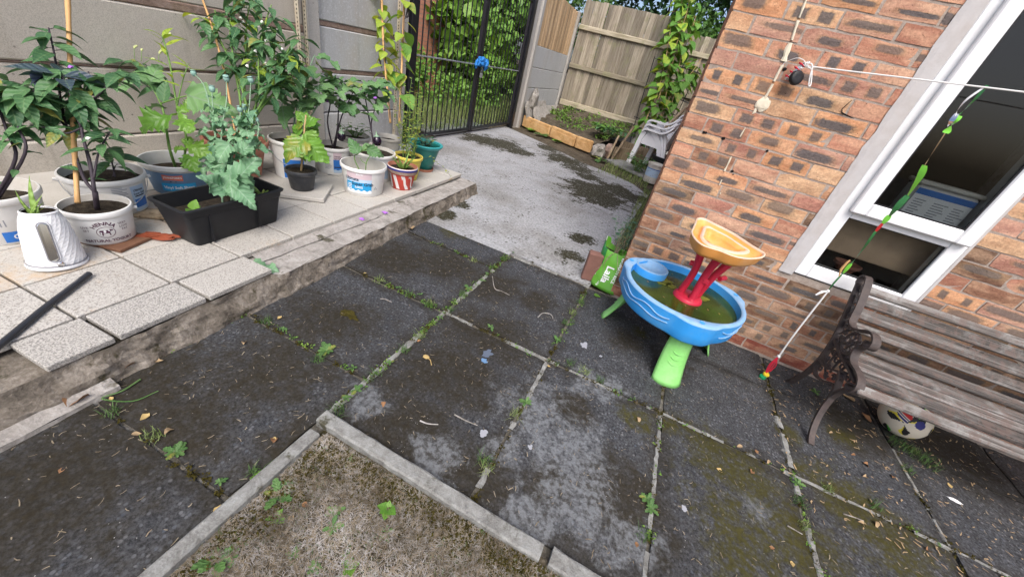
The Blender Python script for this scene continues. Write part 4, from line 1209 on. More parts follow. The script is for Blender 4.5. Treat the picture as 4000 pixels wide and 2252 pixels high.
strip('ribbon', [(-.004, 0, 1.025), (-.006, 0, .985)], .024, M['ribbon_green'], .4)
strip('ribbon', [(-.006, 0, .985), (-.008, 0, .945)], .014, M['paper_red'], .3)
strip('ribbon', [(-.008, 0, .945), (-.004, 0, .88), (-.002, 0, .80), (-.003, 0, .77)], .016, M['ribbon_dark'], 1.0)
strip('ribbon', [(-.003, 0, .775), (-.004, 0, .72)], .018, M['ribbon_green'], .4)
strip('ribbon', [(-.004, 0, .72), (-.008, 0, .66), (-.006, 0, .61)], .009, M['ribbon_dark'], .4)
m = MB(); m.tube([(-.012, -.006, .70), (-.024, -.004, .735), (-.022, -.004, .775), (-.018, -.004, .79)], [.0015, .006, .005, .003], 6); m.build('twig', M['bamboo'], st)
m = MB(); m.tube(catmull([(-.006, 0, .615), (-.004, 0, .45), (.0, 0, .30), (.008, 0, .17)], 4), .0042, 6)
v, f = blob((-.006, 0, .612), .008, 3, 1, .3); m.add(v, f); v, f = blob((.008, 0, .165), .010, 3, 1, .3); m.add(v, f); m.build('white_string', M['cord'], st)
strip('ribbon', [(-.008, 0, .612), (-.03, -.01, .60), (-.045, -.012, .575)], .014, M['print_white'], .3)
m = MB()
for d in ((0, 0), (.012, .004), (-.010, -.004)):
    m.tube(catmull([(.008, 0, .165), (.006 + d[0], d[1], .10), (.012 + d[0] * .6, d[1], .04)], 4), .0035, 5)
m.tube(catmull([(.008, 0, .15), (.030, .006, .10), (.026, .006, .05)], 4), .003, 5)
m.build('red_tassel', M['red_thread'], st)
m = MB(); m.tube([(.012, 0, .045), (.014, 0, .02)], .003, 5); m.build('cap_tie', M['red_thread'], st)
m = MB(); m.lathe([(.016, 0), (.017, .002), (.017, .012), (.015, .014), (0, .014)], 18); m.build('bottle_cap', M['cap_yellow'], st, (.014, 0, .020), (.3, .2, 0))
m = MB(); m.lathe([(.017, 0), (.018, .002), (.018, .014), (.016, .016), (0, .016)], 18); m.build('bottle_cap', M['cap_green'], st, (.004, -.014, .001), (.12, -.1, 0))


# ================================================================ text helper
FONT = None
def text_mesh(s, size, mat, bold=False, width=1.0, name='lettering', shear=0.0):
    cu = bpy.data.curves.new('txt', 'FONT')
    cu.body = s; cu.size = size; cu.align_x = 'CENTER'; cu.align_y = 'CENTER'; cu.shear = shear
    cu.resolution_u = 2
    if bold: cu.offset = size * .022
    o = bpy.data.objects.new('txt', cu); COL.objects.link(o)
    bpy.context.view_layer.update()
    dg = bpy.context.evaluated_depsgraph_get()
    me = bpy.data.meshes.new_from_object(o.evaluated_get(dg))
    v = [(p.co.x * width, p.co.y) for p in me.vertices]
    f = [tuple(p.vertices) for p in me.polygons]
    bpy.data.objects.remove(o); bpy.data.curves.remove(cu); bpy.data.meshes.remove(me)
    return v, f

# ================================================================ water play table
WC = Vector((.352, -.378, 0))
wt = thing('water_table', 'round blue childs water table with green legs, full of green water', 'water table', WC)
LEG = [math.radians(a) for a in (-75, 30, 162)]
def rimr(a, base=.326, lobe=.030):
    r = base
    for L in LEG:
        d = (a - L + PI) % (2 * PI) - PI
        r += lobe * math.exp(-(d / .30) ** 4)
    return r
SEG = 96
def loop(rf, z): return [(rf(2 * PI * k / SEG) * math.cos(2 * PI * k / SEG), rf(2 * PI * k / SEG) * math.sin(2 * PI * k / SEG), z) for k in range(SEG)]
def skin(loops, closed_bottom=False):
    v = [p for l in loops for p in l]; f = []
    n = len(loops[0])
    for i in range(len(loops) - 1):
        for k in range(n):
            k2 = (k + 1) % n
            f.append((i * n + k, i * n + k2, (i + 1) * n + k2, (i + 1) * n + k))
    if closed_bottom: f.append(tuple(range(n))[::-1])
    return v, f
HZ = .405
# side pool carved in the rim towards the left leg
PA = math.radians(146); PC = Vector((.232 * math.cos(PA), .232 * math.sin(PA), 0)); PR = .088
out_loops = [loop(lambda a: rimr(a) - .040, HZ - .132), loop(lambda a: rimr(a) - .018, HZ - .129), loop(lambda a: rimr(a) - .010, HZ - .118), loop(lambda a: rimr(a) - .006, HZ - .07), loop(lambda a: rimr(a), HZ - .012)]
v, f = skin(out_loops, True)
b_ = mesh('basin', v, f, M['wt_blue'], True); basin = obj('basin', b_, wt)
def inner(a):
    return .300
v, f = skin([loop(lambda a: rimr(a), HZ - .012), loop(lambda a: rimr(a) - .004, HZ - .002), loop(lambda a: rimr(a) - .012, HZ), loop(lambda a: inner(a) + .006, HZ), loop(lambda a: inner(a), HZ - .006)])
obj('rim', mesh('rim', v, f, M['wt_rim'], True), wt)
v, f = skin([loop(inner, HZ - .006), loop(lambda a: inner(a) - .006, HZ - .07), loop(lambda a: inner(a) - .02, HZ - .12), loop(lambda a: .01, HZ - .125)])
obj('basin_inside', mesh('basin_inside', v, f, M['wt_blue'], True), wt)
m = MB(); m.poly([(p[0], p[1], p[2]) for p in loop(lambda a: inner(a) - .002, HZ - .046)]); m.build('water', M['pond'], wt)
# pale scum islands under the surface
m = MB()
for cx, cy, r_, s_ in ((-.10, .10, .05, 2), (-.06, .06, .035, 5), (-.115, .05, .03, 9), (.10, .06, .05, 11)):
    n = 18; m.poly([(cx + r_ * (1 + .5 * mnoise.noise(Vector((math.cos(a) * 1.5, math.sin(a) * 1.5, s_)))) * math.cos(a), cy + r_ * .8 * (1 + .5 * mnoise.noise(Vector((math.cos(a) * 1.5, math.sin(a) * 1.5, s_)))) * math.sin(a), HZ - .0445) for a in [2 * PI * k / n for k in range(n)]])
m.build('algae', M['algae'], wt)
m = MB()
for k in range(16):
    a, r_ = rnd.uniform(0, 6.28), .26 * rnd.random() ** .5; s_ = rnd.uniform(.004, .010); c_, d_ = math.cos(a * 3), math.sin(a * 3); x_, y_ = r_ * math.cos(a), r_ * math.sin(a)
    m.poly([(x_ - s_ * c_, y_ - s_ * d_, HZ - .0440), (x_ + s_ * .4 * d_, y_ - s_ * .4 * c_, HZ - .0432), (x_ + s_ * c_, y_ + s_ * d_, HZ - .0440), (x_ - s_ * .4 * d_, y_ + s_ * .4 * c_, HZ - .0432)])
o = m.build('floating_bits', M['dry_leaf'], wt); tag(o, kind='stuff')
# side pool: dish with a lip
m = MB()
dz = HZ - .022
prof = [(PR + .008, HZ - .075), (PR + .009, HZ - .004), (PR + .006, HZ + .001), (PR - .004, HZ), (PR - .010, HZ - .006), (PR - .014, HZ - .020), (0.0, HZ - .023)]
seg = 36
vv = []; ff = []
for r_, z in prof:
    for k in range(seg):
        a = 2 * PI * k / seg; vv.append((PC.x + r_ * math.cos(a), PC.y + r_ * math.sin(a), z))
for i in range(len(prof) - 1):
    for k in range(seg): ff.append((i * seg + k, i * seg + (k + 1) % seg, (i + 1) * seg + (k + 1) % seg, (i + 1) * seg + k))
m.add(vv, ff); m.m = [0] * seg + [1] * (len(ff) - seg); o = m.build('side_pool', [M['wt_blue'], M['wt_rim']], wt, smooth=True)
# moulded wave lines on the side
m = MB()
for sgn, ph, zc, amp in ((1, 0, -.045, .012), (1, 1.0, -.075, .006)):
    for L0, L1 in ((LEG[2] + .42, LEG[0] + 2 * PI - .42), (LEG[0] + .42, LEG[1] - .40)):
        pts = []
        for k in range(70):
            a = L0 + (L1 - L0) * k / 69
            z = HZ + zc + amp * math.sin(a * 11 + ph) * (1 - .3 * k / 69)
            rr = rimr(a) - (.0015 if zc > -.06 else .0045)
            pts.append((rr * math.cos(a), rr * math.sin(a), z))
        m.tube(pts, .0032, 6)
o = m.build('wave_line', M['wt_rim'], wt, smooth=True); tag(o, kind='stuff')
for L in LEG:
    m = MB(); rr = rimr(L) - .026
    m.lathe([(.0, 0), (.012, 0), (.013, .0015)], 14); m.build('peg_hole', M['wt_blue'], wt, (rr * math.cos(L), rr * math.sin(L), HZ + .0005))
# legs: flared channel plates
def leg(ang):
    ns = 14; sec = 13
    v = []; f = []
    for i in range(ns + 1):
        t = i / ns
        z = HZ - .10 - (HZ - .10) * t
        rr = .245 + .02 * t + .065 * t ** 2.4
        w = .060 + .004 * math.sin(t * PI) + .020 * t ** 2
        for side in (0, 1):
            for k in range(sec):
                u = -1 + 2 * k / (sec - 1)
                if side: u = -u
                bulge = (1 - abs(u) ** 2.6) * .035 - (.006 if side else 0)
                v.append((rr + bulge, u * (w - (.005 if side else 0)), z))
    n2 = 2 * sec
    for i in range(ns):
        for k in range(n2):
            k2 = (k + 1) % n2
            f.append((i * n2 + k, i * n2 + k2, (i + 1) * n2 + k2, (i + 1) * n2 + k))
    f.append(tuple(ns * n2 + k for k in range(n2)))
    o = obj('leg', mesh('leg', v, f, M['wt_green'], True), wt, None, (0, 0, ang))
    for z_, w_ in ((.175, .032), (.145, .034), (.115, .034)):
        t = 1 - z_ / (HZ - .10); rr = .245 + .02 * t + .065 * t ** 2.4 + .0335
        mm = MB(); mm.tube(catmull([(rr - .006, -w_, z_ + .008), (rr + .003, -w_ * .5, z_ - .002), (rr + .005, 0, z_ - .004), (rr + .003, w_ * .5, z_ - .002), (rr - .006, w_, z_ + .008)], 4), .003, 6)
        obj('grip_ridge', mm.mesh('grip_ridge', M['wt_green'], True), o)
    return o
for L in LEG: leg(L)
# red centre: disc and three struts
RC = Vector((.385, -.385, 0)) - WC
m = MB(); m.lathe([(.078, HZ - .065), (.080, HZ - .05), (.076, HZ - .034), (.066, HZ - .026), (.0, HZ - .022)], 36); o = m.build('pedestal', M['wt_red'], wt, RC, smooth=False); autosmooth(o, 40)
TCN = Vector((.405, -.42, 0)) - WC
for k, (a, rt) in enumerate(((math.radians(175), .085), (math.radians(290), .03), (math.radians(25), .115))):
    p0 = RC + Vector((math.cos(a) * .045, math.sin(a) * .045, HZ - .03)); p2 = TCN + Vector((math.cos(a) * rt, math.sin(a) * rt, .688))
    p1 = p0.lerp(p2, .5) + Vector((-math.cos(a) * .018, -math.sin(a) * .018, 0))
    m = MB(); m.tube(catmull([p0, p0.lerp(p1, .15), p1, p2], 6), [.028, .026, .024, .022, .021, .020, .020, .019, .019, .019, .019, .019, .019, .019, .020, .021, .022, .023, .024][:19], 10)
    m.build('strut', M['wt_red'], wt, smooth=True)
m = MB()
q = RC + Vector((.03, -.045, .50)); m.box((q.x - .016, q.y - .012, q.z - .014), (q.x + .016, q.y + .012, q.z + .014), bev=.005)
q = RC + Vector((-.055, -.005, .555)); m.tube([q + Vector((-.02, 0, 0)), q + Vector((.02, 0, 0))], .014, 10)
q = RC + Vector((.105, .03, .52)); m.tube([q + Vector((-.01, -.02, 0)), q + Vector((.02, .02, 0))], .013, 10)
o = m.build('strut_peg', M['wt_red'], wt, smooth=False); tag(o, kind='stuff')
# orange tray, hat shaped
TZ0 = .735
tray_out = [(0.262,-0.204,0.735), (0.297,-0.159,0.735), (0.350,-0.191,0.735), (0.447,-0.260,0.735), (0.525,-0.368,0.735), (0.575,-0.426,0.735), (0.576,-0.464,0.735), (0.546,-0.531,0.735), (0.475,-0.614,0.735), (0.412,-0.644,0.735), (0.358,-0.635,0.735), (0.315,-0.643,0.735), (0.278,-0.638,0.735), (0.247,-0.589,0.735), (0.231,-0.500,0.735), (0.242,-0.390,0.735)]
TO = [Vector(p) - WC for p in tray_out]; TO = [Vector((p.x, p.y, 0)) for p in TO]
TO = catmull(TO + [TO[0]], 4)[:-1]
area = sum(TO[k].x * TO[(k + 1) % len(TO)].y - TO[(k + 1) % len(TO)].x * TO[k].y for k in range(len(TO)))
if area < 0: TO = TO[::-1]
cen = sum(TO, Vector()) / len(TO)
def ring(s, z, off=Vector((0, 0, 0))): return [((p - cen) * s + cen + off + Vector((0, 0, z))) for p in TO]
hc = Vector((.0, .01, 0))
v, f = skin([ring(.30, TZ0 - .055, hc), ring(.86, TZ0 - .055), ring(.93, TZ0 - .04), ring(.985, TZ0 - .006), ring(1.0, TZ0)])
obj('tray', mesh('tray', v, f, M['wt_orange'], True), wt)
v, f = skin([ring(1.0, TZ0), ring(.985, TZ0 + .005), ring(.955, TZ0 + .004), ring(.94, TZ0 - .004)])
obj('tray_rim', mesh('tray_rim', v, f, M['wt_scuff'], True), wt)
v, f = skin([ring(.94, TZ0 - .004), ring(.88, TZ0 - .022), ring(.72, TZ0 - .026, hc * .5), ring(.68, TZ0 - .012, hc * .7)])
obj('tray_floor', mesh('tray_floor', v, f, M['wt_orange'], True), wt)
v, f = skin([ring(.68, TZ0 - .012, hc * .7), ring(.65, TZ0 - .006, hc * .8), ring(.60, TZ0 - .004, hc), ring(.57, TZ0 - .010, hc)])
obj('tray_ring', mesh('tray_ring', v, f, M['wt_scuff'], True), wt)
v, f = skin([ring(.57, TZ0 - .010, hc), ring(.52, TZ0 - .016, hc), ring(.50, TZ0 - .014, hc), ring(.47, TZ0 - .03, hc), ring(.44, TZ0 - .047, hc), ring(.02, TZ0 - .049, hc)])
obj('tray_hole', mesh('tray_hole', v, f, M['wt_orange'], True), wt)

# ================================================================ bench
BXE = 1.15
bench = thing('garden_bench', 'weathered slatted bench with rusty cast iron end standing against the brick wall', 'bench', (1.15, -.35, 0))
def bench_end(x, name='iron_end'):
    m = MB()
    def strap(pts, w=.034, th=.010, k=5):
        m.ribbon([(x - 1.15, p.y + .35, p.z) for p in catmull([(0, a, b) for a, b in pts], k)], w, th, (1, 0, 0))
    # front strap: scroll at the top, down the back edge, out along the arm and its scroll
    strap([(-.095, .650), (-.078, .660), (-.075, .685), (-.100, .703), (-.135, .695), (-.175, .650), (-.222, .585), (-.248, .535), (-.270, .505), (-.320, .498), (-.375, .520), (-.425, .548), (-.470, .555), (-.505, .538), (-.512, .510), (-.490, .492), (-.466, .500), (-.468, .520)])
    strap([(-.470, .495), (-.448, .455), (-.462, .418), (-.500, .398), (-.560, .398), (-.610, .388), (-.637, .360), (-.630, .325), (-.600, .312), (-.580, .330), (-.592, .348)])
    # back strap and back leg
    strap([(-.085, .655), (-.150, .555), (-.215, .455), (-.262, .350), (-.280, .240), (-.262, .140), (-.225, .060), (-.200, .010), (-.180, .002)], .030, .012)
    # front leg
    strap([(-.470, .330), (-.515, .285), (-.548, .220), (-.560, .160), (-.580, .105), (-.612, .055), (-.650, .020), (-.680, .004)], .026, .014)
    strap([(-.590, .318), (-.565, .270), (-.552, .220)], .022, .014)
    # seat bearer and lower brace
    strap([(-.272, .385), (-.38, .372), (-.50, .372), (-.60, .365)], .028, .012)
    strap([(-.278, .25), (-.36, .268), (-.44, .305), (-.50, .345)], .022, .010)
    strap([(-.278, .21), (-.34, .19), (-.42, .215), (-.50, .26), (-.545, .23)], .020, .010)
    # ornament: roundel with petals, leaf scrolls
    def ringt(cy, cz, r, t=.006):
        m.tube([(x - 1.15, cy + .35 + r * math.cos(a), cz + r * math.sin(a)) for a in [i * PI / 9 for i in range(18)]], t, 6, closed=True)
    cy, cz = -.375, .44
    ringt(cy, cz, .058, .007); ringt(cy, cz, .014, .008)
    for k in range(6):
        a = k * PI / 3
        ringt(cy + .034 * math.cos(a), cz + .034 * math.sin(a), .016, .0045)
    def scroll(y, z, r, a0, turns, dirn=1, t=.006):
        pts = []
        for i in range(26):
            u = i / 25
            a = a0 + dirn * u * turns * 2 * PI; q = r * (1 - .82 * u)
            pts.append((x - 1.15, y + .35 + q * math.cos(a), z + q * math.sin(a)))
        m.tube(pts, [t * (1 - .4 * i / 25) for i in range(26)], 6)
    for y, z, r, a0, tn, d in ((-.255, .47, .030, 1, 1.3, 1), (-.30, .405, .026, 2, 1.2, -1), (-.225, .535, .020, 1, 1.2, 1), (-.32, .345, .030, 0, 1.3, 1), (-.385, .335, .028, 3, 1.3, -1), (-.445, .345, .026, 1, 1.2, 1), (-.31, .29, .022, 2, 1.2, 1),
                              (-.37, .28, .020, 0, 1.2, -1), (-.43, .40, .020, 2, 1.2, 1), (-.54, .345, .022, 0, 1.2, -1), (-.50, .315, .024, 1, 1.3, 1), (-.33, .235, .022, 1, 1.2, -1), (-.40, .248, .018, 3, 1.2, 1), (-.46, .275, .018, 0, 1.2, 1), (-.20, .50, .014, 0, 1.1, 1), (-.285, .545 - .09, .016, 0, 1.1, -1)):
        scroll(y, z, r, a0, tn, d)
    for (a0, b0), (a1, b1) in (((-.25, .42), (-.33, .50)), ((-.43, .49), (-.31, .39)), ((-.28, .33), (-.45, .37)), ((-.29, .30), (-.42, .23)), ((-.35, .39), (-.36, .27)), ((-.42, .385), (-.41, .27)), ((-.48, .39), (-.47, .29))):
        m.tube([(x - 1.15, a0 + .35, b0), (x - 1.15, (a0 + a1) / 2 + .36, (b0 + b1) / 2), (x - 1.15, a1 + .35, b1)], .0055, 5)
    m.build(name, M['iron'], bench)
bench_end(1.15); bench_end(2.52)
def slat(y, z, ang, w, th, x0=1.150, x1=2.55):
    m = MB(); m.box((-(x1 - x0) / 2, -w / 2, -th / 2), ((x1 - x0) / 2, w / 2, th / 2), bev=.004)
    m.build('slat', M['bench_wood'], bench, ((x0 + x1) / 2 - 1.15 + rnd.uniform(-.004, .004), y + .35, z), (ang, rnd.uniform(-.003, .003), rnd.uniform(-.002, .002)))
for y, z, w in ((-.117, .644, .040), (-.151, .5955, .052), (-.190, .537, .056), (-.232, .478, .050)):
    slat(y, z, math.atan2(.29, .20), w, .020)
for y, z, w in ((-.300, .418, .066), (-.405, .402, .076), (-.489, .393, .066), (-.565, .384, .068)):
    slat(y, z, .10, w, .022)
slat(-.632, .358, .95, .044, .020)

# ================================================================ football
fb = MB()
ns, nr = 144, 72
RB = .108
v = []; f = []; mi = []
for i in range(nr + 1):
    th = PI * i / nr
    for j in range(ns):
        a = 2 * PI * j / ns
        x_, y_, z_ = math.sin(th) * math.cos(a), math.sin(th) * math.sin(a), math.cos(th)
        v.append((x_ * RB, y_ * RB, z_ * RB * (.93 if z_ > 0 else .98)))
axes = [Vector((math.cos(a) * math.cos(e), math.sin(a) * math.cos(e), math.sin(e))) for a, e in ((-1.05, -.1), (.5, .15), (-2.5, .2), (-1.6, 1.2), (1.9, .1), (-2.0, -1.1))]
def ballcol(d):
    if d.dot(Vector((-.38, -.78, .50)).normalized()) > .978: return 5
    best = max(axes, key=lambda q: q.dot(d)); k = axes.index(best)
    ang = math.acos(max(-1, min(1, best.dot(d))))
    t1 = best.orthogonal().normalized(); t2 = best.cross(t1)
    az = math.atan2(d.dot(t2), d.dot(t1)) + k * 1.1
    da = (az + PI / 3) % (2 * PI / 3) - PI / 3
    w = .06 + .46 * (ang / .62) if ang < .5 else .06 + .46 * (.5 / .62) * max(0, (.78 - ang) / .28)
    if .05 < ang < .78 and abs(da) < w:
        return (2 if k % 2 else 3) if da < -w * .35 else 1
    q = d.dot(Vector((-.85, -.35, .38)).normalized())
    if q > .955: return 4 if d.z > .42 else (5 if int((d.z + 1) * 30) % 2 else 0)
    return 0
for i in range(nr):
    for j in range(ns):
        q = (i * ns + j, i * ns + (j + 1) % ns, (i + 1) * ns + (j + 1) % ns, (i + 1) * ns + j)
        d = sum((Vector(v[k]) for k in q), Vector()).normalized()
        f.append(q); mi.append(ballcol(d))
me = mesh('football', v, f, [M['ball_cream'], M['ball_black'], M['ball_green'], M['ball_yellow'], M['paper_red'], M['navy']], True, mi)
o = obj('football', me, None, (1.665, -.245, .106), (.2, .1, .4)); tag(o, 'cream football with black and green wedges under the bench', 'football')

# ================================================================ rice bag, brick
bag = thing('rice_bag', 'green plastic rice bag used as a planter against the house corner', 'bag', (-.045, .085, 0), (0, 0, math.radians(-14)))
def bagpt(a, t):
    w = .115 * (1 - .06 * t) ; d = .075 * (1 - .35 * t) + .01
    x_ = w * math.copysign(abs(math.cos(a)) ** .6, math.cos(a)); y_ = d * math.copysign(abs(math.sin(a)) ** .8, math.sin(a))
    n_ = mnoise.noise(Vector((x_ * 22, y_ * 22, t * 5))) * .012
    zz = .285 * t + (.018 * math.cos(a * 2) * t) + (.03 if (math.cos(a) < -.6 and t > .9) else 0)
    return Vector((x_ * (1 + n_ * 4) - .035 * t, y_ + n_ + .05 * t, zz))
loops_ = [[bagpt(2 * PI * k / 40, t) for k in range(40)] for t in [i / 12 for i in range(13)]]
v, f = skin(loops_, True)
fm = []
for i in range(12):
    for k in range(40):
        a = 2 * PI * (k + .5) / 40
        fm.append(1 if (math.cos(a) < -.35 and math.sin(a) < 0 and i > 6) else (2 if (math.cos(a) < -.55 and math.sin(a) < .2 and i > 2) else 0))
fm.append(0)
obj('bag_skin', mesh('bag_skin', v, f, [M['bag_green'], M['bag_dark'], M['print_white']], True, fm), bag)
m = MB(); m.poly([p * 1 for p in [bagpt(2 * PI * k / 20, .86) * .98 for k in range(20)]]); m.build('soil_fill', M['soil'], bag)
def bag_text(s, size, u, t0, mat, bold=True):
    """lettering runs down the bag front; letter tops point right"""
    v, f = text_mesh(s, size, mat, bold)
    out = []
    for x_, y_ in v:
        px = u + y_; tz = t0 - x_ / .285
        c = max(-1, min(1, (px + .035 * tz) / .115))
        a = -math.acos(abs(c) ** (1 / .6) * (1 if c > 0 else -1))
        q = bagpt(a, tz)
        out.append((q.x, q.y - .0022, q.z))
    return obj('lettering', mesh('lettering', out, f, mat), bag)
bag_text('Laila', .072, -.012, .42, M['print_white'])
bag_text('BASMATI RICE', .030, .048, .60, M['print_white'])
bag_text('10kg', .022, -.045, .12, M['print_white'], False)
m = MB(); m.box((-.052, -.1075, -.035), (.052, .1075, .035), bev=.006)
o = m.build('paving_brick', simple('purple_brick', (0.20, 0.105, 0.085), 0.9, 0.25, 20, 0.2, bump=0.5), None, (-.185, .085, .036 + .068), (0, math.radians(90), math.radians(14)))
o.location = (-.19, .09, .109); o.rotation_euler = (math.radians(90), 0, math.radians(14))
tag(o, 'single reddish brick standing on end beside the rice bag', 'brick')

# ================================================================ stacked plastic chairs
def chair(name, label, loc, rz, dz):
    t = thing(name, label, 'chair', loc, (0, 0, rz), 'stacked white chairs')
    def strap(nm, pts, w, th, nr):
        m = MB(); m.ribbon(catmull(pts, 5), w, th, nr); return m.build(nm, M['chair'], t)
    for s in (-1, 1):
        # side: front leg runs up into the arm, a broad plate fills the angle to the rear leg
        strap('front_leg', [(s * .285, -.28, 0), (s * .275, -.245, .25), (s * .275, -.215, .50), (s * .28, -.18, .605)], .030, .085, (1, 0, 0))
        strap('arm', [(s * .28, -.215, .60), (s * .295, -.15, .645), (s * .30, .0, .650), (s * .285, .14, .650), (s * .25, .24, .700), (s * .20, .285, .770)], .075, .026, (1, 0, 0))
        strap('rear_leg', [(s * .275, .33, 0), (s * .262, .265, .24), (s * .255, .19, .42), (s * .265, .08, .56), (s * .28, -.02, .64)], .030, .080, (1, 0, 0))
        m = MB(); m.prism([(0, 0), (.42, .0), (.36, .10), (.24, .19), (.10, .19), (.02, .10)], -.008, .008, M=Matrix(((0, 0, 1, s * .262), (1, 0, 0, -.22), (0, 1, 0, .40), (0, 0, 0, 1)))); m.build('side_plate', M['chair'], t)
    v = []; f = []; n = 12
    for i in range(n + 1):
        for j in range(n + 1):
            x_ = -.25 + .50 * i / n; y_ = -.26 + .47 * j / n
            v.append((x_, y_, .415 - .02 * (1 - (x_ / .25) ** 2) - (.012 if j > n - 2 else 0) - (.03 if j == 0 else 0)))
    for i in range(n):
        for j in range(n): a = i * (n + 1) + j; f.append((a, a + n + 1, a + n + 2, a + 1))
    obj('seat', mesh('seat', v, f, M['chair'], True), t)
    strap('top_rail', [(-.20, .285, .770), (-.17, .31, .815), (-.10, .335, .842), (0, .345, .850), (.10, .335, .842), (.17, .31, .815), (.20, .285, .770)], .085, .018, (0, .35, 1))
    for k in range(5):
        x_ = -.14 + .07 * k
        strap('back_slat', [(x_ * .9, .215, .41), (x_ * .97, .26, .60), (x_, .33 - .3 * x_ * x_, .82)], .050, .012, (1, 0, 0))
    return t
CH = (-.22, 5.20, 0)
for k in range(3):
    chair('plastic_chair', ('white plastic garden chair, lowest of the stack by the house corner', 'white plastic garden chair in the middle of the stack', 'white plastic garden chair on top of the stack')[k], (CH[0] + .012 * k, CH[1] + .03 * k, .012 + .075 * k), math.radians(-118), 0)
m = MB(); m.lathe([(.12, 0), (.135, .008), (.138, .02), (.13, .024), (.0, .026)], 30); o = m.build('tray_lid', M['dirty_white'], None, (CH[0], CH[1], .565), (.25, .1, 0)); tag(o, 'round pale lid lying on the seat of the stacked chairs', 'lid')
t = thing('broom_handle', 'thick wooden pole with rope knotted to it leaning on the stacked chairs', 'pole', (-.20, 5.32, .50))
m = MB(); m.tube([(-.14, -.05, 0), (.18, .10, .62)], .026, 10); m.build('pole', M['oldstick'], t)
m = MB()
for k in range(3): m.tube(catmull([(.10, .05, .42 + .02 * k), (.16, .02, .43 + .02 * k), (.26, .02, .44 + .02 * k)], 4), .007, 6)
m.tube(catmull([(.25, .02, .45), (.25, .01, .35), (.22, 0, .22), (.22, 0, .12)], 4), .009, 6)
v, f = blob((.245, .01, .34), .028, 2, 2, .3, (.8, .8, 1.5)); m.add(v, f); v, f = blob((.22, 0, .10), .022, 5, 2, .3); m.add(v, f)
m.build('rope', M['oldstick'], t)
m = MB(); m.lathe([(.115, 0), (.12, .005), (.135, .27), (.143, .275), (.143, .295), (.133, .295), (.128, .26), (0, .255)], 30)
t = thing('white_bucket', 'small white bucket half hidden behind the house corner', 'bucket', (-.085, 4.15, 0))
o = m.build('bucket_body', M['dirty_white'], t); autosmooth(o)
m = MB(); m.lathe([(.1268, .10), (.1325, .21)], 30, capb=False); m.build('label_band', M['print_sky'], t)
m = MB(); m.lathe([(.1330, .213), (.1338, .225)], 30, capb=False); m.build('label_stripe', M['print_blue'], t)
m = MB()
for k in range(26):
    a = k * .243; z_ = .115 + .014 * (k % 6); r_ = .1287 + (z_ - .1) * .052
    m.add([(r_ * math.cos(a + d), r_ * math.sin(a + d), z_ + h) for d, h in ((0, 0), (.2, 0), (.2, .005), (0, .005))], [(0, 1, 2, 3)])
m.build('label_print', M['print_grey'], t)
m = MB(); m.lathe([(.16, 0), (.19, .02), (.205, .30), (.215, .34), (.20, .345), (.185, .30), (0, .28)], 26)
o = m.build('dark_tub', M['black_plastic'], None, (-.02, 4.75, 0)); autosmooth(o); tag(o, 'dark tub in the shade between stacked chairs and house corner', 'tub')


# ================================================================ vegetable bed
bed = thing('vegetable_bed', 'raised vegetable bed of soil edged with ochre blocks below the timber fence', 'flower bed')
def bz(x, y): return .15 + .105 * (y - 5.3) + wob(x, y, 3, .05) + wob(x, y, 9, .03)
v = []; f = []
nx = ny = 34
A = [Vector((-2.92, 5.74, 0)), Vector((-1.34, 5.08, 0)), Vector((-.75, 7.9, 0)), Vector((-3.02, 7.9, 0))]
for j in range(ny + 1):
    for i in range(nx + 1):
        q = A[0].lerp(A[1], i / nx).lerp(A[3].lerp(A[2], i / nx), j / ny)
        v.append((q.x, q.y, bz(q.x, q.y)))
for j in range(ny):
    for i in range(nx):
        a = j * (nx + 1) + i; f.append((a, a + 1, a + nx + 2, a + nx + 1))
obj('soil', mesh('soil', v, f, M['dirt'], True), bed)
P0, P1 = Vector((-3.02, 5.66, 0)), Vector((-1.30, 4.98, 0))
d = (P1 - P0); ang = math.atan2(d.y, d.x)
for a, b in ((0.0, .415), (.43, .775), (.79, .985)):
    q0, q1 = P0.lerp(P1, a), P0.lerp(P1, b); L = (q1 - q0).length
    m = MB(); m.box((-L / 2, -.035, 0), (L / 2, .035, .215), bev=.012); m.box((-L / 2 + .02, -.044, .01), (L / 2 - .02, -.036, .15), bev=.004)
    m.build('edging_block', M['paver'], bed, (q0 + q1) / 2, (rnd.uniform(-.03, .03), rnd.uniform(-.02, .02), ang))
# leaning concrete slabs on the left side, broken lumps, side boards
def slab_thing(name, label, cat, pts, th, loc, rot, mat):
    m = MB(); n = len(pts)
    m.prism(pts, 0, th); o = m.build(name, mat, None, loc, rot); tag(o, label, cat); return o
slab_thing('concrete_slab', 'long concrete slab on edge along the left side of the vegetable bed, front one', 'slab', [(0, 0), (2.0, 0), (2.0, .36), (.2, .36), (0, .22)], .06, (-2.70, 5.64, .10), (math.radians(52), 0, math.radians(92)), M['stone'])
slab_thing('concrete_slab', 'rear concrete slab on edge against the grey fence boards', 'slab', [(0, 0), (1.3, 0), (1.3, .34), (.12, .34), (0, .24)], .06, (-2.93, 5.58, .16), (math.radians(66), 0, math.radians(91)), M['stone'])
def lump(name, label, c, r, seed, sq, mat=None):
    v, f = blob((0, 0, 0), r, seed, 2, .45, sq)
    o = obj(name, mesh(name, v, f, mat or M['stone'], False), None, c, (0, 0, seed)); tag(o, label, 'rubble'); return o
lump('concrete_lump', 'broken pale concrete lump standing against the grey fence boards', (-2.99, 5.95, .50), .20, 3.3, (.45, 1.1, 1.15))
lump('concrete_lump', 'rough concrete lump at the near right corner of the bed', (-1.16, 4.86, .10), .14, 6.1, (1.0, .8, .95))
lump('concrete_lump', 'small leaning concrete chunk behind the corner lump', (-1.02, 5.12, .12), .11, 9.2, (.8, .7, 1.3), M['strip'])
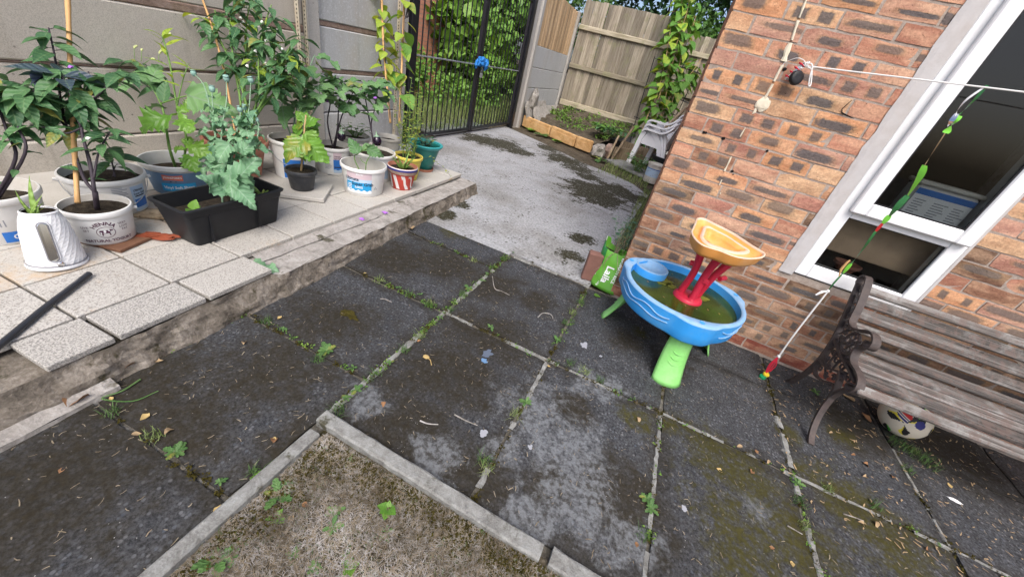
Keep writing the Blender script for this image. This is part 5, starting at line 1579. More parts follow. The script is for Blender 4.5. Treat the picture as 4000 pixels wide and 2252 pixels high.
lump('concrete_lump', 'upright broken concrete chunk at the far right of the bed', (-.66, 6.3, .28), .16, 4.4, (.7, .8, 1.6))
for k, (p, q, r) in enumerate((((-.98, 5.02, 0), (-.93, 5.12, .42), .02), ((-.90, 5.02, 0), (-.74, 5.2, .62), .022), ((-.66, 5.45, 0), (-.52, 5.6, .45), .02))):
    m = MB(); b = Vector(p); m.tube([(0, 0, 0), tuple(Vector(q) - b)], r, 7); o = m.build('wooden_stake', M['oldstick'], None, p)
    tag(o, ('short round stake at the corner of the bed', 'longer round stake leaning beside the short one', 'stake standing at the right side board of the bed')[k], 'stake', 'stakes at the bed corner')
m = MB(); m.box((0, -.012, 0), (.75, .012, .22)); o = m.build('side_board', M['oldstick'], bed, (-.92, 5.12, 0), (0, 0, math.radians(52)))
m = MB(); m.box((-.5, -.25, 0), (.5, .25, .045), bev=.01); o = m.build('stepping_slab', M['kerb'], None, (-.42, 4.62, .0), (0, 0, math.radians(-32))); tag(o, 'mossy loose slab on the soil below the stacked chairs', 'slab')
m = MB(); m.box((-.6, -.02, 0), (.6, .02, .26), bev=.004); o = m.build('timber_edge', M['oldstick'], None, (-.35, 5.85, 0), (0, 0, math.radians(-10))); tag(o, 'old timber edging board behind the stacked chairs', 'board')
# black wire trellis leaning behind the climbing bean
tr = thing('wire_trellis', 'black wire trellis behind the climbing bean by the fence', 'trellis', (-.55, 7.2, 0))
wm = lambda pts, r=.009: None
xs = [-.42, -.15, .12, .40, .62]
for x_ in xs:
    m = MB(); m.tube([(x_ * .8, 0, .05), (x_, .05, .9), (x_ * 1.15, .10, 2.0 - abs(x_) * .4)], .010, 5); m.build('wire', M['wire'], tr)
for z in (.35, .65, .95, 1.25, 1.55, 1.8):
    m = MB(); m.tube([(-.45, 0, z), (-.1, .03, z - .03), (.3, .04, z - .05), (.68, .05, z - .09)], .010, 5); m.build('wire', M['wire'], tr)

# ================================================================ leaf masses
def leaf_cloud(N, centers, radii, size, seed, up=.35, shape=.6, fold=.25, shell=.5, dens=None):
    """N folded leaves spread through ellipsoids; returns verts, quads"""
    rs = np.random.RandomState(seed)
    centers = np.array(centers, float); radii = np.array(radii, float)
    w = (radii.prod(1) ** (2 / 3)) if dens is None else np.array(dens, float); w = w / w.sum()
    k = rs.choice(len(centers), N, p=w)
    d = rs.normal(size=(N, 3)); d /= np.linalg.norm(d, axis=1, keepdims=True)
    r = (shell + (1 - shell) * rs.rand(N, 1)) ** .7 * (1 + .18 * rs.normal(size=(N, 1)))
    p = centers[k] + d * r * radii[k]
    ax = rs.normal(size=(N, 3)) * .8 + d * .5 + np.array([0, 0, -.25]); ax /= np.linalg.norm(ax, axis=1, keepdims=True)
    nn = rs.normal(size=(N, 3)) * .6 + d * .6 + np.array([0, 0, up * 2]); s = np.cross(ax, nn); s /= np.linalg.norm(s, axis=1, keepdims=True) + 1e-9
    n = np.cross(s, ax)
    L = size * (.6 + .8 * rs.rand(N, 1)); W = L * shape * .5
    v = np.stack([p, p + ax * L * .45 + s * W + n * L * fold * .3, p + ax * L - n * L * .12, p + ax * L * .45 - s * W + n * L * fold * .3], 1).reshape(-1, 3)
    f = np.arange(4 * N).reshape(N, 4)
    return v, f
def cloud_obj(name, mat, parent, *a, **k):
    v, f = leaf_cloud(*a, **k)
    return obj(name, mesh(name, v, f, mat, False), parent)
def trunk(parent, base, topz, r, branches=4, seed=1):
    m = MB(); rr = random.Random(seed); b = Vector(base)
    t = b + Vector((rr.uniform(-.2, .2), rr.uniform(-.2, .2), topz))
    m.tube(catmull([b, b.lerp(t, .5) + Vector((rr.uniform(-.1, .1), rr.uniform(-.1, .1), 0)), t], 5), [r * (1 - .06 * i) for i in range(11)], 9)
    for k in range(branches):
        s = b.lerp(t, rr.uniform(.45, .95)); e = s + Vector((rr.uniform(-1, 1), rr.uniform(-1, 1), rr.uniform(.4, 1.2))) * topz * .3
        m.tube([s, s.lerp(e, .5) + Vector((0, 0, .05)), e], [r * .45, r * .3, r * .12], 6)
    o = m.build('trunk', M['bark'], parent); return o
def tree(name, label, base, topz, r, crown, N, size, mat, seed, group=None):
    t = thing(name, label, 'tree', base, group=group)
    trunk(t, (0, 0, 0), topz, r, 5, seed)
    cloud_obj('crown', mat, t, N, [c for c, _ in crown], [q for _, q in crown], size, seed)
    return t
# trees and hedge beyond the boundary
def clumps(n, box, rad, seed):
    rr = random.Random(seed)
    return [((rr.uniform(*box[0]), rr.uniform(*box[1]), rr.uniform(*box[2])), tuple(rr.uniform(*rad) * s for s in (1, 1, .75))) for _ in range(n)]
tree('broadleaf_tree', 'dark dense tree rising above the timber fence in the middle', (-1.6, 12.0, 0), 3.6, .14, clumps(16, ((-2.6, 2.6), (-1, 1), (2.6, 6.0)), (.7, 1.2), 2), 9000, .17, M['tree_dark'], 2, 'trees beyond the fence')
tree('broadleaf_tree', 'feathery green tree above the fence beside the house corner', (.9, 11.0, 0), 3.2, .12, clumps(14, ((-1.5, 1.6), (-1, 1), (1.9, 5.2)), (.5, .9), 5), 9000, .12, M['tree_mid'], 5, 'trees beyond the fence')
tree('elder_bush', 'bright leafy bush growing over the fence corner', (-3.3, 8.9, 0), 2.0, .06, clumps(9, ((-.8, .6), (-.4, .6), (1.7, 3.0)), (.3, .5), 8), 2600, .11, M['tree_mid'], 8, 'trees beyond the fence')
tree('broadleaf_tree', 'tall green tree behind the alley hedge beyond the gate', (-8.5, 12.0, 0), 3.2, .14, clumps(14, ((-2.4, 2.4), (-2, 2), (1.8, 5.5)), (.8, 1.3), 12), 7000, .17, M['tree_mid'], 12, 'trees beyond the fence')
h = thing('alley_hedge', 'dense green hedge filling the alley behind the black gate', 'hedge', (-5.6, 7.6, 0))
trunk(h, (0, 0, 0), 1.6, .05, 6, 4)
cloud_obj('foliage', M['hedge'], h, 10500, [c for c, _ in clumps(26, ((-1.2, .9), (-1.6, 2.6), (.5, 2.6)), (.45, .8), 21)], [r for _, r in clumps(26, ((-1.2, .9), (-1.6, 2.6), (.5, 2.6)), (.45, .8), 21)], .17, 3, shape=.8)
cc2 = clumps(16, ((-.6, 1.0), (-1.8, 2.6), (.6, 2.7)), (.35, .6), 77)
cloud_obj('foliage', M['ivy'], h, 2200, [c for c, _ in cc2], [r for _, r in cc2], .24, 13, shape=.85)
h = thing('ivy', 'bright green ivy climbing the end of the alley brick wall', 'ivy', (-5.4, 6.6, 0))
m = MB()
for k in range(5): m.tube(catmull([(-.05, -.3 + k * .15, 0), (-.02, -.35 + k * .2, .8), (-.03, -.3 + k * .12, 1.7)], 4), .012, 5)
m.build('stem', M['bark'], h)
cloud_obj('foliage', M['ivy'], h, 5200, [(.05, -.15 + .16 * i, .35 + .26 * j) for i in range(4) for j in range(9)], [(.16, .2, .22)] * 36, .11, 6, shape=.9)
h = thing('bramble', 'bramble and weeds sprawling at the foot of the alley hedge', 'shrub', (-4.6, 5.6, 0))
m = MB()
for k in range(7): m.tube(catmull([(.1 * k - .3, .1 * k - .4, 0), (.1 * k - .2, .2 * k - .6, .4), (.12 * k - .1, .3 * k - .9, .35)], 4), .006, 5)
m.build('stem', M['stem_green'], h)
cc = clumps(16, ((-.9, .5), (-1.9, 2.0), (.1, .8)), (.25, .45), 31)
cloud_obj('foliage', M['hedge'], h, 5500, [c for c, _ in cc], [r for _, r in cc], .085, 31, shape=.7)
# alley brick wall
aw = thing('alley_wall', 'red brick wall across the alley behind the black gate', 'wall', (-5.5, 0, 0))
m = MB(); m.box((-.2, -1.0, -.1), (0, 6.45, 3.2)); m.build('mortar_wall', M['mortar'], aw)
bm_ = MB(); bm_.box((-.05, -.1075, -.0325), (.005, .1075, .0325)); bme = bm_.mesh('brick', M['redbrick'])
rest = MB(); cnt = 0
for n in range(0, 42):
    z = .04 + .075 * n; y = -.9 + (.1125 if n % 2 else 0)
    while y < 6.3:
        if y > 4.55 and .35 < z < 2.35 and cnt < 290:
            obj('brick', bme, aw, (rnd.uniform(-.003, .003), y + .1075, z)); cnt += 1
        else: rest.box((-.05, y, z - .0325), (.005, y + .215, z + .0325))
        y += .225
o = rest.build('brickwork', M['redbrick'], aw); tag(o, kind='stuff')
# grass in the alley
def blades(N, box, h, w, seed, zf=lambda x, y: 0.0, lean=.5, poly=None, curl=0):
    rs = np.random.RandomState(seed)
    p = np.stack([rs.uniform(box[0], box[1], N), rs.uniform(box[2], box[3], N)], 1)
    if poly is not None: p = p[poly(p)]
    n = len(p)
    z = np.array([zf(a, b) for a, b in p])
    base = np.concatenate([p, z[:, None]], 1)
    a = rs.uniform(0, 2 * PI, n); H = h * (.4 + .9 * rs.rand(n)); ln = lean * rs.rand(n)
    d = np.stack([np.cos(a), np.sin(a), np.zeros(n)], 1); s = np.stack([-np.sin(a), np.cos(a), np.zeros(n)], 1) * (w * (.6 + .7 * rs.rand(n)))[:, None] * .5
    up = np.array([0, 0, 1.0])
    q1 = base + d * (H * ln * .4)[:, None] + up * (H * .55)[:, None] * np.sqrt(np.maximum(.05, 1 - ln * .8))[:, None]
    q2 = base + d * (H * ln)[:, None] + up * (H * np.sqrt(np.maximum(.02, 1 - ln ** 2 * .98)))[:, None]
    v = np.stack([base - s, base + s, q1 + s * .7, q1 - s * .7, q2], 1).reshape(-1, 3)
    i = np.arange(n)[:, None] * 5
    f = np.concatenate([i + [0, 1, 2], i + [0, 2, 3], i + [3, 2, 4]], 0)
    return v, f
v, f = blades(13000, (-6.2, -3.35, 1.0, 9.0), .26, .012, 4, lean=1.1)
o = obj('alley_grass', mesh('alley_grass', v, f, M['wildgrass'])); tag(o, 'long wild grass growing in the alley behind the gate', 'grass', kind='stuff')
m = MB(); m.box((-3.75, 2.6, -.01), (-3.2, 4.4, .012)); o = m.build('metal_mat', M['galv']); tag(o, 'grey metal mesh sheet lying in the alley behind the gate', 'mat')


# ================================================================ leaves
def leaf_mesh(name, prof, mat, fold=.25, curl=.25, wave=0.0, teeth=0.0, nt=10, cols=2, seed=0, drip=0.0):
    """unit leaf along +y; prof(t) half width; bends down along its length"""
    r = random.Random(seed)
    v = []; f = []; W = 2 * cols + 1
    for i in range(nt + 1):
        t = i / nt
        hw = max(.004, prof(t))
        y = math.sin(curl * t) / curl if curl > .01 else t
        z0 = -(1 - math.cos(curl * t)) / curl if curl > .01 else 0
        for c in range(-cols, cols + 1):
            u = c / cols
            w = hw * (1 + (teeth * (1 if i % 2 else -1) if abs(c) == cols else 0))
            x = u * w
            z = z0 + fold * abs(x) + wave * math.sin(t * 9 + seed + (2 if c > 0 else 0)) * abs(u) ** 1.5 * .12
            v.append((x, y + (teeth * .06 * (1 if i % 2 else -1) if abs(c) == cols else 0), z))
    for i in range(nt):
        for c in range(W - 1):
            a = i * W + c
            f.append((a, a + 1, a + W + 1, a + W))
    return mesh(name, v, f, mat, True)
def p_lance(w): return lambda t: w * (math.sin(PI * min(1, t * 1.02) ** .75) ** .9) * (1 - .35 * t)
def p_ovate(w): return lambda t: w * math.sin(PI * t ** .62) ** .8 * (1 - .25 * t) if 0 < t < 1 else 0
def p_heart(w): return lambda t: w * (math.sin(PI * t ** .5) ** .75) * (1 - .2 * t) if 0 < t < 1 else (w * .3 if t == 0 else 0)
def p_obov(w): return lambda t: w * (math.sin(PI * t ** 1.4) ** .8) + .02 if 0 < t < 1 else .02
def p_strap(w): return lambda t: w * (1 - t ** 1.8)
def fam(n, prof, mat, **k): return [leaf_mesh('leaf', prof, mat, seed=s * 3 + 1, curl=k.get('curl', .4) * (.5 + .35 * s), **{a: b for a, b in k.items() if a != 'curl'}) for s in range(n)]
LF = {
 'pepper': fam(3, p_lance(.27), M['leaf_pepper'], fold=.35, curl=.7),
 'purple': fam(3, p_lance(.27), M['leaf_purple'], fold=.35, curl=.7),
 'chili': fam(3, p_lance(.25), M['leaf_chili'], fold=.3, curl=.6),
 'chili_lime': fam(2, p_lance(.24), M['leaf_lime'], fold=.3, curl=.5),
 'aub': fam(3, p_ovate(.36), M['leaf_aub'], fold=.15, curl=.7, wave=.8, teeth=.16, nt=12),
 'poppy': fam(4, p_ovate(.42), M['leaf_poppy'], fold=.2, curl=.7, wave=1.5, teeth=.13, nt=16),
 'lettuce': fam(3, p_heart(.43), M['leaf_lettuce'], fold=.1, curl=.9, wave=.7, teeth=.10, nt=14),
 'mustard': fam(3, p_obov(.34), M['leaf_lettuce'], fold=.15, curl=.8, wave=1.0, teeth=.28, nt=14),
 'lime': fam(3, p_heart(.42), M['leaf_lime'], fold=.2, curl=.5),
 'bean': fam(3, p_heart(.42), M['leaf_bean'], fold=.2, curl=.5),
 'oregano': fam(3, p_ovate(.36), M['leaf_oregano'], fold=.3, curl=.3, nt=5, cols=1),
 'weed': fam(3, p_obov(.20), M['leaf_weed'], fold=.2, curl=.6, teeth=.22, nt=8),
 'narrow': fam(3, p_lance(.14), M['leaf_lime'], fold=.2, curl=.5),
 'teal': fam(3, p_ovate(.30), M['leaf_teal'], fold=.3, curl=.3, nt=6, cols=1),
 'round': fam(2, p_ovate(.45), M['leaf_lettuce'], fold=.15, curl=.3, nt=8),
}
def strap_leaf(name, mat, w, curl):
    v = []; f = []; nt = 9
    for i in range(nt + 1):
        t = i / nt; hw = max(.003, w * (1 - t ** 1.6)); y = math.sin(curl * t) / curl; z = -(1 - math.cos(curl * t)) / curl
        v += [(-hw, y, z + hw * .5), (0, y, z - hw * .7), (hw, y, z + hw * .5), (0, y, z + hw * .1)]
    for i in range(nt):
        for c in range(4):
            a = i * 4 + c; b = i * 4 + (c + 1) % 4
            f.append((a, b, b + 4, a + 4))
    f.append((3, 2, 1, 0)); e = nt * 4; f.append((e, e + 1, e + 2, e + 3))
    return mesh(name, v, f, mat, True)
LF['aloe'] = [strap_leaf('leaf', M['leaf_aloe'], .075, c) for c in (.25, .5, .8)]
LF['grassblade'] = [strap_leaf('leaf', M['leaf_aloe'], .03, c) for c in (.3, .6, 1.0)]
def put_leaf(parent, fam_, pos, d, size, up=(0, 0, 1), jit=.25, name='leaf'):
    d = Vector(d)
    d = (d + Vector((rnd.uniform(-jit, jit), rnd.uniform(-jit, jit), rnd.uniform(-jit, jit)))).normalized()
    u = Vector(up) + Vector((rnd.uniform(-.3, .3), rnd.uniform(-.3, .3), 0))
    x = d.cross(u)
    if x.length < 1e-4: x = d.orthogonal()
    x.normalize(); z = x.cross(d)
    m = Matrix((x, d, z)).transposed().to_4x4()
    o = bpy.data.objects.new(name, rnd.choice(LF[fam_]))
    COL.objects.link(o); o.parent = parent
    o.matrix_local = Matrix.Translation(Vector(pos)) @ m @ Matrix.Scale(size, 4)
    return o
CAMP = Vector((-.0185, -2.41, 1.26))
class Plant:
    def __init__(s, name, label, base, cat='plant', group=None):
        s.b = Vector(base); s.t = thing(name, label, cat, base, group=group); s.stems = []
        s.mb = MB(); s.smat = None; s.k = rnd.uniform(0, 6)
    def L(s, p): return Vector(p) - s.b
    def stem(s, pts, r0, r1, k=5, jit=.0):
        q = catmull([s.L(p) + Vector((rnd.uniform(-jit, jit), rnd.uniform(-jit, jit), 0)) for p in pts], k)
        n = len(q)
        s.mb.tube(q, [r0 + (r1 - r0) * i / (n - 1) for i in range(n)], 6)
        s.stems.append(q); return q
    def leaves(s, q, fam_, t0, t1, n, size, elev=.1, petiole=.15, tip=1.0, jit=.35, alt=2.4):
        m = len(q)
        for i in range(n):
            t = t0 + (t1 - t0) * (i + .5) / n
            a = t * (m - 1); j = min(int(a), m - 2); p = q[j].lerp(q[j + 1], a - j)
            s.k += alt + rnd.uniform(-.4, .4)
            d = Vector((math.cos(s.k), math.sin(s.k), elev + rnd.uniform(-.3, .3))).normalized()
            sz = size * (1 + (tip - 1) * (i + .5) / n) * rnd.uniform(.7, 1.2)
            pe = p + d * sz * petiole + Vector((0, 0, sz * petiole * .3))
            if petiole > .05: s.mb.tube([p, pe], max(.0008, sz * .012), 4, cap=False)
            put_leaf(s.t, fam_, pe, d, sz, jit=jit * .4)
        return s
    def side(s, q, t, d, L, r=.002, droop=.0):
        m = len(q); a = t * (m - 1); j = min(int(a), m - 2); p = q[j].lerp(q[j + 1], a - j)
        d = Vector(d).normalized()
        w = catmull([p, p + d * L * .5 + Vector((0, 0, .02 * L)), p + d * L + Vector((0, 0, -droop * L))], 4)
        s.mb.tube(w, [r * (1 - .5 * i / (len(w) - 1)) for i in range(len(w))], 5); return w
    def leaf(s, fam_, p, d, size, up=(0, 0, 1), jit=.1): put_leaf(s.t, fam_, s.L(p), d, size, up, jit)
    def done(s, mat): s.mb.build('stem', mat, s.t, smooth=True); return s.t

# ================================================================ pots and tubs on the terrace
def facing(b): return math.atan2(CAMP.y - b[1], CAMP.x - b[0])
class Bucket:
    def __init__(s, name, label, cat, base, r0, r1, h, mat, soil=.75, lip=.006, seg=44, soilmat='soil', group=None, inner=None, lean=(0, 0)):
        s.t = thing(name, label, cat, base, (lean[0], lean[1], 0), group=group); s.r0, s.r1, s.h = r0, r1, h; s.base = Vector(base); s.a = facing(base)
        m = MB(); R = s.R
        m.lathe([(r0 - .004, 0), (r0, .004), (R(h - .03), h - .03), (r1 + .001, h - .028), (r1 + lip, h - .022), (r1 + lip, h - .004), (r1 + lip - .003, h), (r1 - .003, h)], seg)
        o = m.build('body', mat, s.t); autosmooth(o, 40); s.body = o
        m = MB(); m.lathe([(r1 - .003, h), (R(h * .5) - .006, h * .5), (R(h * soil) - .006 if soil < .5 else R(h * .5) - .006, min(h * soil, h * .5) - .01)], seg, capb=False)
        o = m.build('inner_wall', inner or M['dirty_white'], s.t); autosmooth(o, 40)
        zs = h * soil; n = 28; v = [(0, 0, zs + .006)]; f = []
        for i, q in enumerate((.33, .66, 1.0)):
            for k in range(n):
                a = 2 * PI * k / n; rr = (R(zs) - .005) * q
                v.append((rr * math.cos(a), rr * math.sin(a), zs + (rnd.uniform(-.006, .006) if q < 1 else 0)))
        for k in range(n): f.append((0, 1 + k, 1 + (k + 1) % n))
        for i in range(2):
            for k in range(n): f.append((1 + i * n + k, 1 + (i + 1) * n + k, 1 + (i + 1) * n + (k + 1) % n, 1 + i * n + (k + 1) % n))
        obj('soil', mesh('soil', v, f, M[soilmat], True), s.t)
    def R(s, z): return s.r0 + (s.r1 - s.r0) * z / s.h
    def pt(s, u, z, eps=.0006, a0=0.0):
        r = s.R(z) + eps; a = s.a + a0 + u / r
        return (r * math.cos(a), r * math.sin(a), z)
    def patch(s, name, u0, u1, z0, z1, mat, eps=.0006, parent=None, wavy=0):
        n = max(4, int((u1 - u0) / .008)); v = []; f = []
        for i in range(n + 1):
            u = u0 + (u1 - u0) * i / n
            v += [s.pt(u, z0, eps), s.pt(u, z1 + (wavy * math.sin(i * 1.3) if wavy else 0), eps)]
            if i: b = 2 * i; f.append((b - 2, b, b + 1, b - 1))
        return obj(name, mesh(name, v, f, mat, True), parent or s.t)
    def text(s, txt, size, u, z, mat, bold=True, width=1.0, arc=None, eps=.0012, shear=0.0, parent=None):
        v, f = text_mesh(txt, size, mat, bold, width, shear=shear); out = []
        for x, y in v:
            if arc: a = x / arc; xx, yy = (arc + y) * math.sin(a), (arc + y) * math.cos(a) - arc
            else: xx, yy = x, y
            out.append(s.pt(u + xx, z + yy, eps))
        return obj('lettering', mesh('lettering', out, f, mat), parent or s.t)
    def shape(s, name, pts, u, z, mat, eps=.001, parent=None):
        return obj(name, mesh(name, [s.pt(u + x, z + y, eps) for x, y in pts], [tuple(range(len(pts)))], mat), parent or s.t)
    def handle(s, mat, droop=.8, side=1, grip=True):
        a = s.a; pts = []
        for k in range(13):
            t = k / 12; b = a - PI / 2 + PI * t * side
            z = s.h - .03 - droop * s.h * math.sin(PI * t)
            r = s.R(max(z, .02)) + .008
            pts.append((r * math.cos(b), r * math.sin(b), z))
        m = MB(); m.tube(pts, .0022, 6); m.build('handle', mat, s.t)
        for e in (0, 12):
            q = Vector(pts[e]); m = MB(); m.tube([q * .97, q + Vector((q.x, q.y, 0)).normalized() * .014], .008, 8); m.build('handle_lug', M['white_plastic'], s.t)

# leftmost big bucket
b = Bucket('white_bucket', 'large white bucket with pepper plant at the far left by the kettle', 'bucket', (-2.435, -1.855, TZ), .118, .140, .20, M['white_plastic'], .72)
b.patch('label_panel', -.02, .085, .012, .06, M['print_blue']); b.text('C', .03, .015, .035, M['print_white'])
b.patch('label_mark', .09, .12, .03, .07, M['print_grey']); 
for k in range(5): b.patch('label_line', -.05 + .012 * k, -.046 + .012 * k, .085, .115, M['print_grey'], .0007)
LEFT = b
# kettle
kt = thing('kettle_planter', 'white faceted electric kettle reused as aloe planter near the terrace edge', 'kettle', (-2.085, -1.855, TZ), (math.radians(-3), math.radians(-5), facing((-2.085, -1.855)) - .12))
seg, rows = 26, 12; v = []; f = []
for i in range(rows + 1):
    t = i / rows; z = .012 + .205 * t
    r = .083 - .020 * t - .016 * max(0, t - .55) ** 2 * 4
    for k in range(seg):
        tw = 2 * PI * (k + (i * .55)) / seg
        rr = r * (1 + (.005 if k % 2 == 0 else -.003) * (1 if .05 < t < .92 else .2))
        v.append((rr * math.cos(tw), rr * math.sin(tw), z))
for i in range(rows):
    for k in range(seg): f.append((i * seg + k, i * seg + (k + 1) % seg, (i + 1) * seg + (k + 1) % seg, (i + 1) * seg + k))
obj('kettle_body', mesh('kettle_body', v, f, M['kettle'], False), kt)
m = MB(); m.lathe([(.078, 0), (.086, .002), (.087, .010), (.084, .013)], 40); o = m.build('base_ring', M['kettle'], kt); autosmooth(o)
m = MB(); m.lathe([(.0845, .016), (.0855, .018), (.0845, .021)], 40, capb=False); m.build('trim_band', M['rim_grey'], kt)
m = MB(); m.lathe([(.0475, .216), (.0495, .222), (.046, .223), (.043, .205), (.0, .204)], 32, capb=False); o = m.build('soil', [M['soil']], kt)
m = MB(); m.lathe([(.0492, .214), (.0515, .220), (.0475, .2245), (.0445, .219)], 32, capb=False); o = m.build('mouth_rim', M['kettle'], kt); autosmooth(o)
def stadium(w, h, n=12): return [(w * math.cos(a), (h if math.sin(a) >= 0 else -h) + w * math.sin(a)) for a in [2 * PI * (k + .5) / (2 * n) for k in range(2 * n)]]
def kpt(u, z, e):
    t = (z - .012) / .205; r = .083 - .020 * t - .016 * max(0, t - .55) ** 2 * 4 + e; a = u / r
    return (r * math.cos(a), r * math.sin(a), z)
for nm, w, e0, e1, mt in (('window_frame', .0200, .002, .006, M['kettle']), ('window_seal', .0165, .0068, .0072, M['rim_grey']), ('water_window', .0135, .0078, .0092, M['chrome'])):
    ou = stadium(w, .062); n = len(ou)
    v = [kpt(x, .118 + y, e0) for x, y in ou] + [kpt(x * .94, .118 + y * .985, e1) for x, y in ou]
    f = [(k, (k + 1) % n, n + (k + 1) % n, n + k) for k in range(n)] + [tuple(range(n, 2 * n))]
    obj(nm, mesh(nm, v, f, mt, False), kt)
m = MB(); m.lathe([(.010, 0), (.010, .004), (.006, .006), (0, .006)], 14); m.build('switch', M['chrome'], kt, kpt(.012, .028, .001), (0, PI / 2, .1))
# yogurt bucket
b = Bucket('yogurt_bucket', 'white yogurt bucket with a cow emblem and tall pepper plant', 'bucket', (-2.185, -1.645, TZ + .016), .098, .113, .155, M['white_plastic'], .82, .005)
YOG = b
PL = M['print_plum']
b.text('HENNA', .0225, -.002, .106, PL, True, 1.1, arc=.042)
b.text('LIVE', .014, -.062, .088, PL, False); b.text('SET', .014, -.060, .072, PL, False)
b.text('VERY', .014, .062, .096, PL, False); b.text('LOW', .014, .064, .081, PL, False); b.text('FAT', .014, .066, .066, PL, False)
b.text('NATURAL YOGURT', .0175, .004, .022, PL, True, 1.02)
n = 30
for r_ in (.027,):
    v = []; f = []
    for k in range(n):
        a = 2 * PI * k / n
        v += [b.pt(r_ * 1.12 * math.cos(a), .064 + r_ * math.sin(a), .001), b.pt((r_ - .0018) * 1.12 * math.cos(a), .064 + (r_ - .0018) * math.sin(a), .001)]
    for k in range(n):
        k2 = (k + 1) % n; f.append((2 * k, 2 * k2, 2 * k2 + 1, 2 * k + 1))
    obj('emblem_ring', mesh('emblem_ring', v, f, PL), b.t)
cow = [(-.026, .008), (-.022, .012), (.010, .0125), (.016, .015), (.019, .018), (.021, .0155), (.027, .013), (.029, .008), (.026, .006), (.020, .008), (.016, .003), (.015, -.004), (.016, -.020), (.012, -.020), (.010, -.006), (-.006, -.007), (-.012, -.004), (-.013, -.018), (-.018, -.020), (-.018, -.006), (-.022, -.002), (-.024, -.010), (-.026, -.010), (-.025, .002)]
cow = [(x * .80, y * .80) for x, y in cow]
b.shape('cow_emblem', cow, 0, .064, PL)
b.shape('cow_patch', [(-.006, .011), (.000, .0115), (.001, .002), (-.004, -.004), (-.008, .001)], 0, .064, M['print_white'], .0015)
b.shape('cow_patch', [(.008, .010), (.013, .011), (.012, .004), (.008, .005)], 0, .064, M['print_white'], .0015)
b.shape('cow_patch', [(-.019, .002), (-.013, .001), (-.014, -.004), (-.018, -.003)], 0, .064, M['print_white'], .0015)
for s_ in (-1, 1):
    a = b.a + s_ * 1.5; q = Vector((math.cos(a), math.sin(a), 0)); m = MB(); m.tube([q * .112 + Vector((0, 0, .128)), q * .128 + Vector((0, 0, .128))], .007, 8); m.build('handle_lug', M['white_plastic'], b.t)
m = MB(); m.box((-.10, -.085, 0), (.13, .075, .0145), bev=.002); o = m.build('floor_tile', simple('brown_tile', (0.17, 0.085, 0.05), 0.7, 0.3, 20, bump=0.2), None, (-2.175, -1.64, TZ + .001), (0, 0, math.radians(18))); tag(o, 'brown tile under the yogurt bucket', 'tile')
# bucket behind the yogurt bucket
b = Bucket('white_bucket', 'white adhesive bucket with wire handle directly behind the yogurt bucket', 'bucket', (-2.465, -1.475, TZ + .016), .128, .150, .185, M['white_plastic'], .78)
BEH = b
b.patch('label_panel', .075, .150, .012, .145, M['print_sky']); b.patch('label_panel', .082, .150, .03, .075, M['print_blue'], .0010)
b.text('Ultimate', .017, .112, .122, M['print_dark'], True, .9); b.text('Super Grab', .016, .116, .104, M['print_dark'], True, .85)
b.patch('label_dark', .088, .140, .088, .094, M['print_dark'], .0011)
for k in range(14): b.patch('label_line', .005, .005 + .06 * rnd.uniform(.6, 1), .035 + k * .0085, .0385 + k * .0085, M['print_grey'], .0008)
b.handle(M['galv'], .62, 1)
m = MB(); m.box((-.14, -.05, 0), (.16, .05, .015), bev=.003); o = m.build('wood_offcut', M['oldstick'], None, (-2.37, -1.44, TZ + .001), (0, 0, math.radians(38))); tag(o, 'brown wood offcut under the adhesive bucket behind the yogurt bucket', 'wood')
m = MB(); m.box((-.045, -.02, 0), (.045, .02, .022), bev=.003); o = m.build('wood_offcut', M['oldstick'], None, (-2.255, -1.81, TZ + .001), (0, 0, math.radians(30))); tag(o, 'short wood offcut behind the kettle', 'wood')
# faded blue emulsion tub
b = Bucket('paint_tub', 'faded blue paint tub with milky rim, third from the left along the wall', 'tub', (-2.58, -1.105, TZ), .122, .152, .178, M['mid_blue'], .62, .006, inner=M['clear_tub'])
BLU = b
m = MB(); m.lathe([(b.R(.140) + .0005, .140), (.1535, .150), (.160, .155), (.160, .176), (.155, .180), (.149, .178)], 44, capb=False); o = m.build('milky_rim', M['clear_tub'], b.t); autosmooth(o)
b.patch('label_panel', -.085, .075, .030, .078, M['print_cyan']); b.text('Vinyl Soft Sheen', .024, -.005, .052, M['print_white'], True, .9)
n = 10; top_ = [(-.046 + .092 * k / n, .018 - .004 * math.sin(PI * k / n)) for k in range(n + 1)]; bot_ = [(.046 - .092 * k / n, -.018 + .004 * math.sin(PI * k / n)) for k in range(n + 1)]
b.shape('label_badge', top_ + bot_, -.028, .112, M['print_red']); b.text("JOHNSTONE'S", .0165, -.028, .113, M['print_white'], True, .78, eps=.0018)
b.patch('label_dark', -.042, -.014, .086, .092, M['print_dark'], .001); b.text('TRADE', .006, -.028, .089, M['print_white'], False, 1, eps=.0016)
# terracotta pot
b = Bucket('terracotta_pot', 'large terracotta pot with the big chili bush behind the poppy', 'pot', (-2.635, -.695, TZ), .118, .172, .24, M['terracotta'], .86, .012, inner=M['terracotta'])
TER = b
m = MB(); m.lathe([(b.R(.185), .185), (.180, .19), (.188, .235), (.184, .242), (.170, .242)], 44, capb=False); o = m.build('thick_rim', M['terracotta'], b.t); autosmooth(o)
# white bucket with blue print
b = Bucket('white_bucket', 'tall white bucket with a plain blue print behind the black pot', 'bucket', (-2.47, -.40, TZ), .128, .148, .265, M['white_plastic'], .85)
W8 = b
b.patch('label_panel', -.075, .06, .012, .15, M['print_blue']); b.handle(M['galv'], .5, 1)
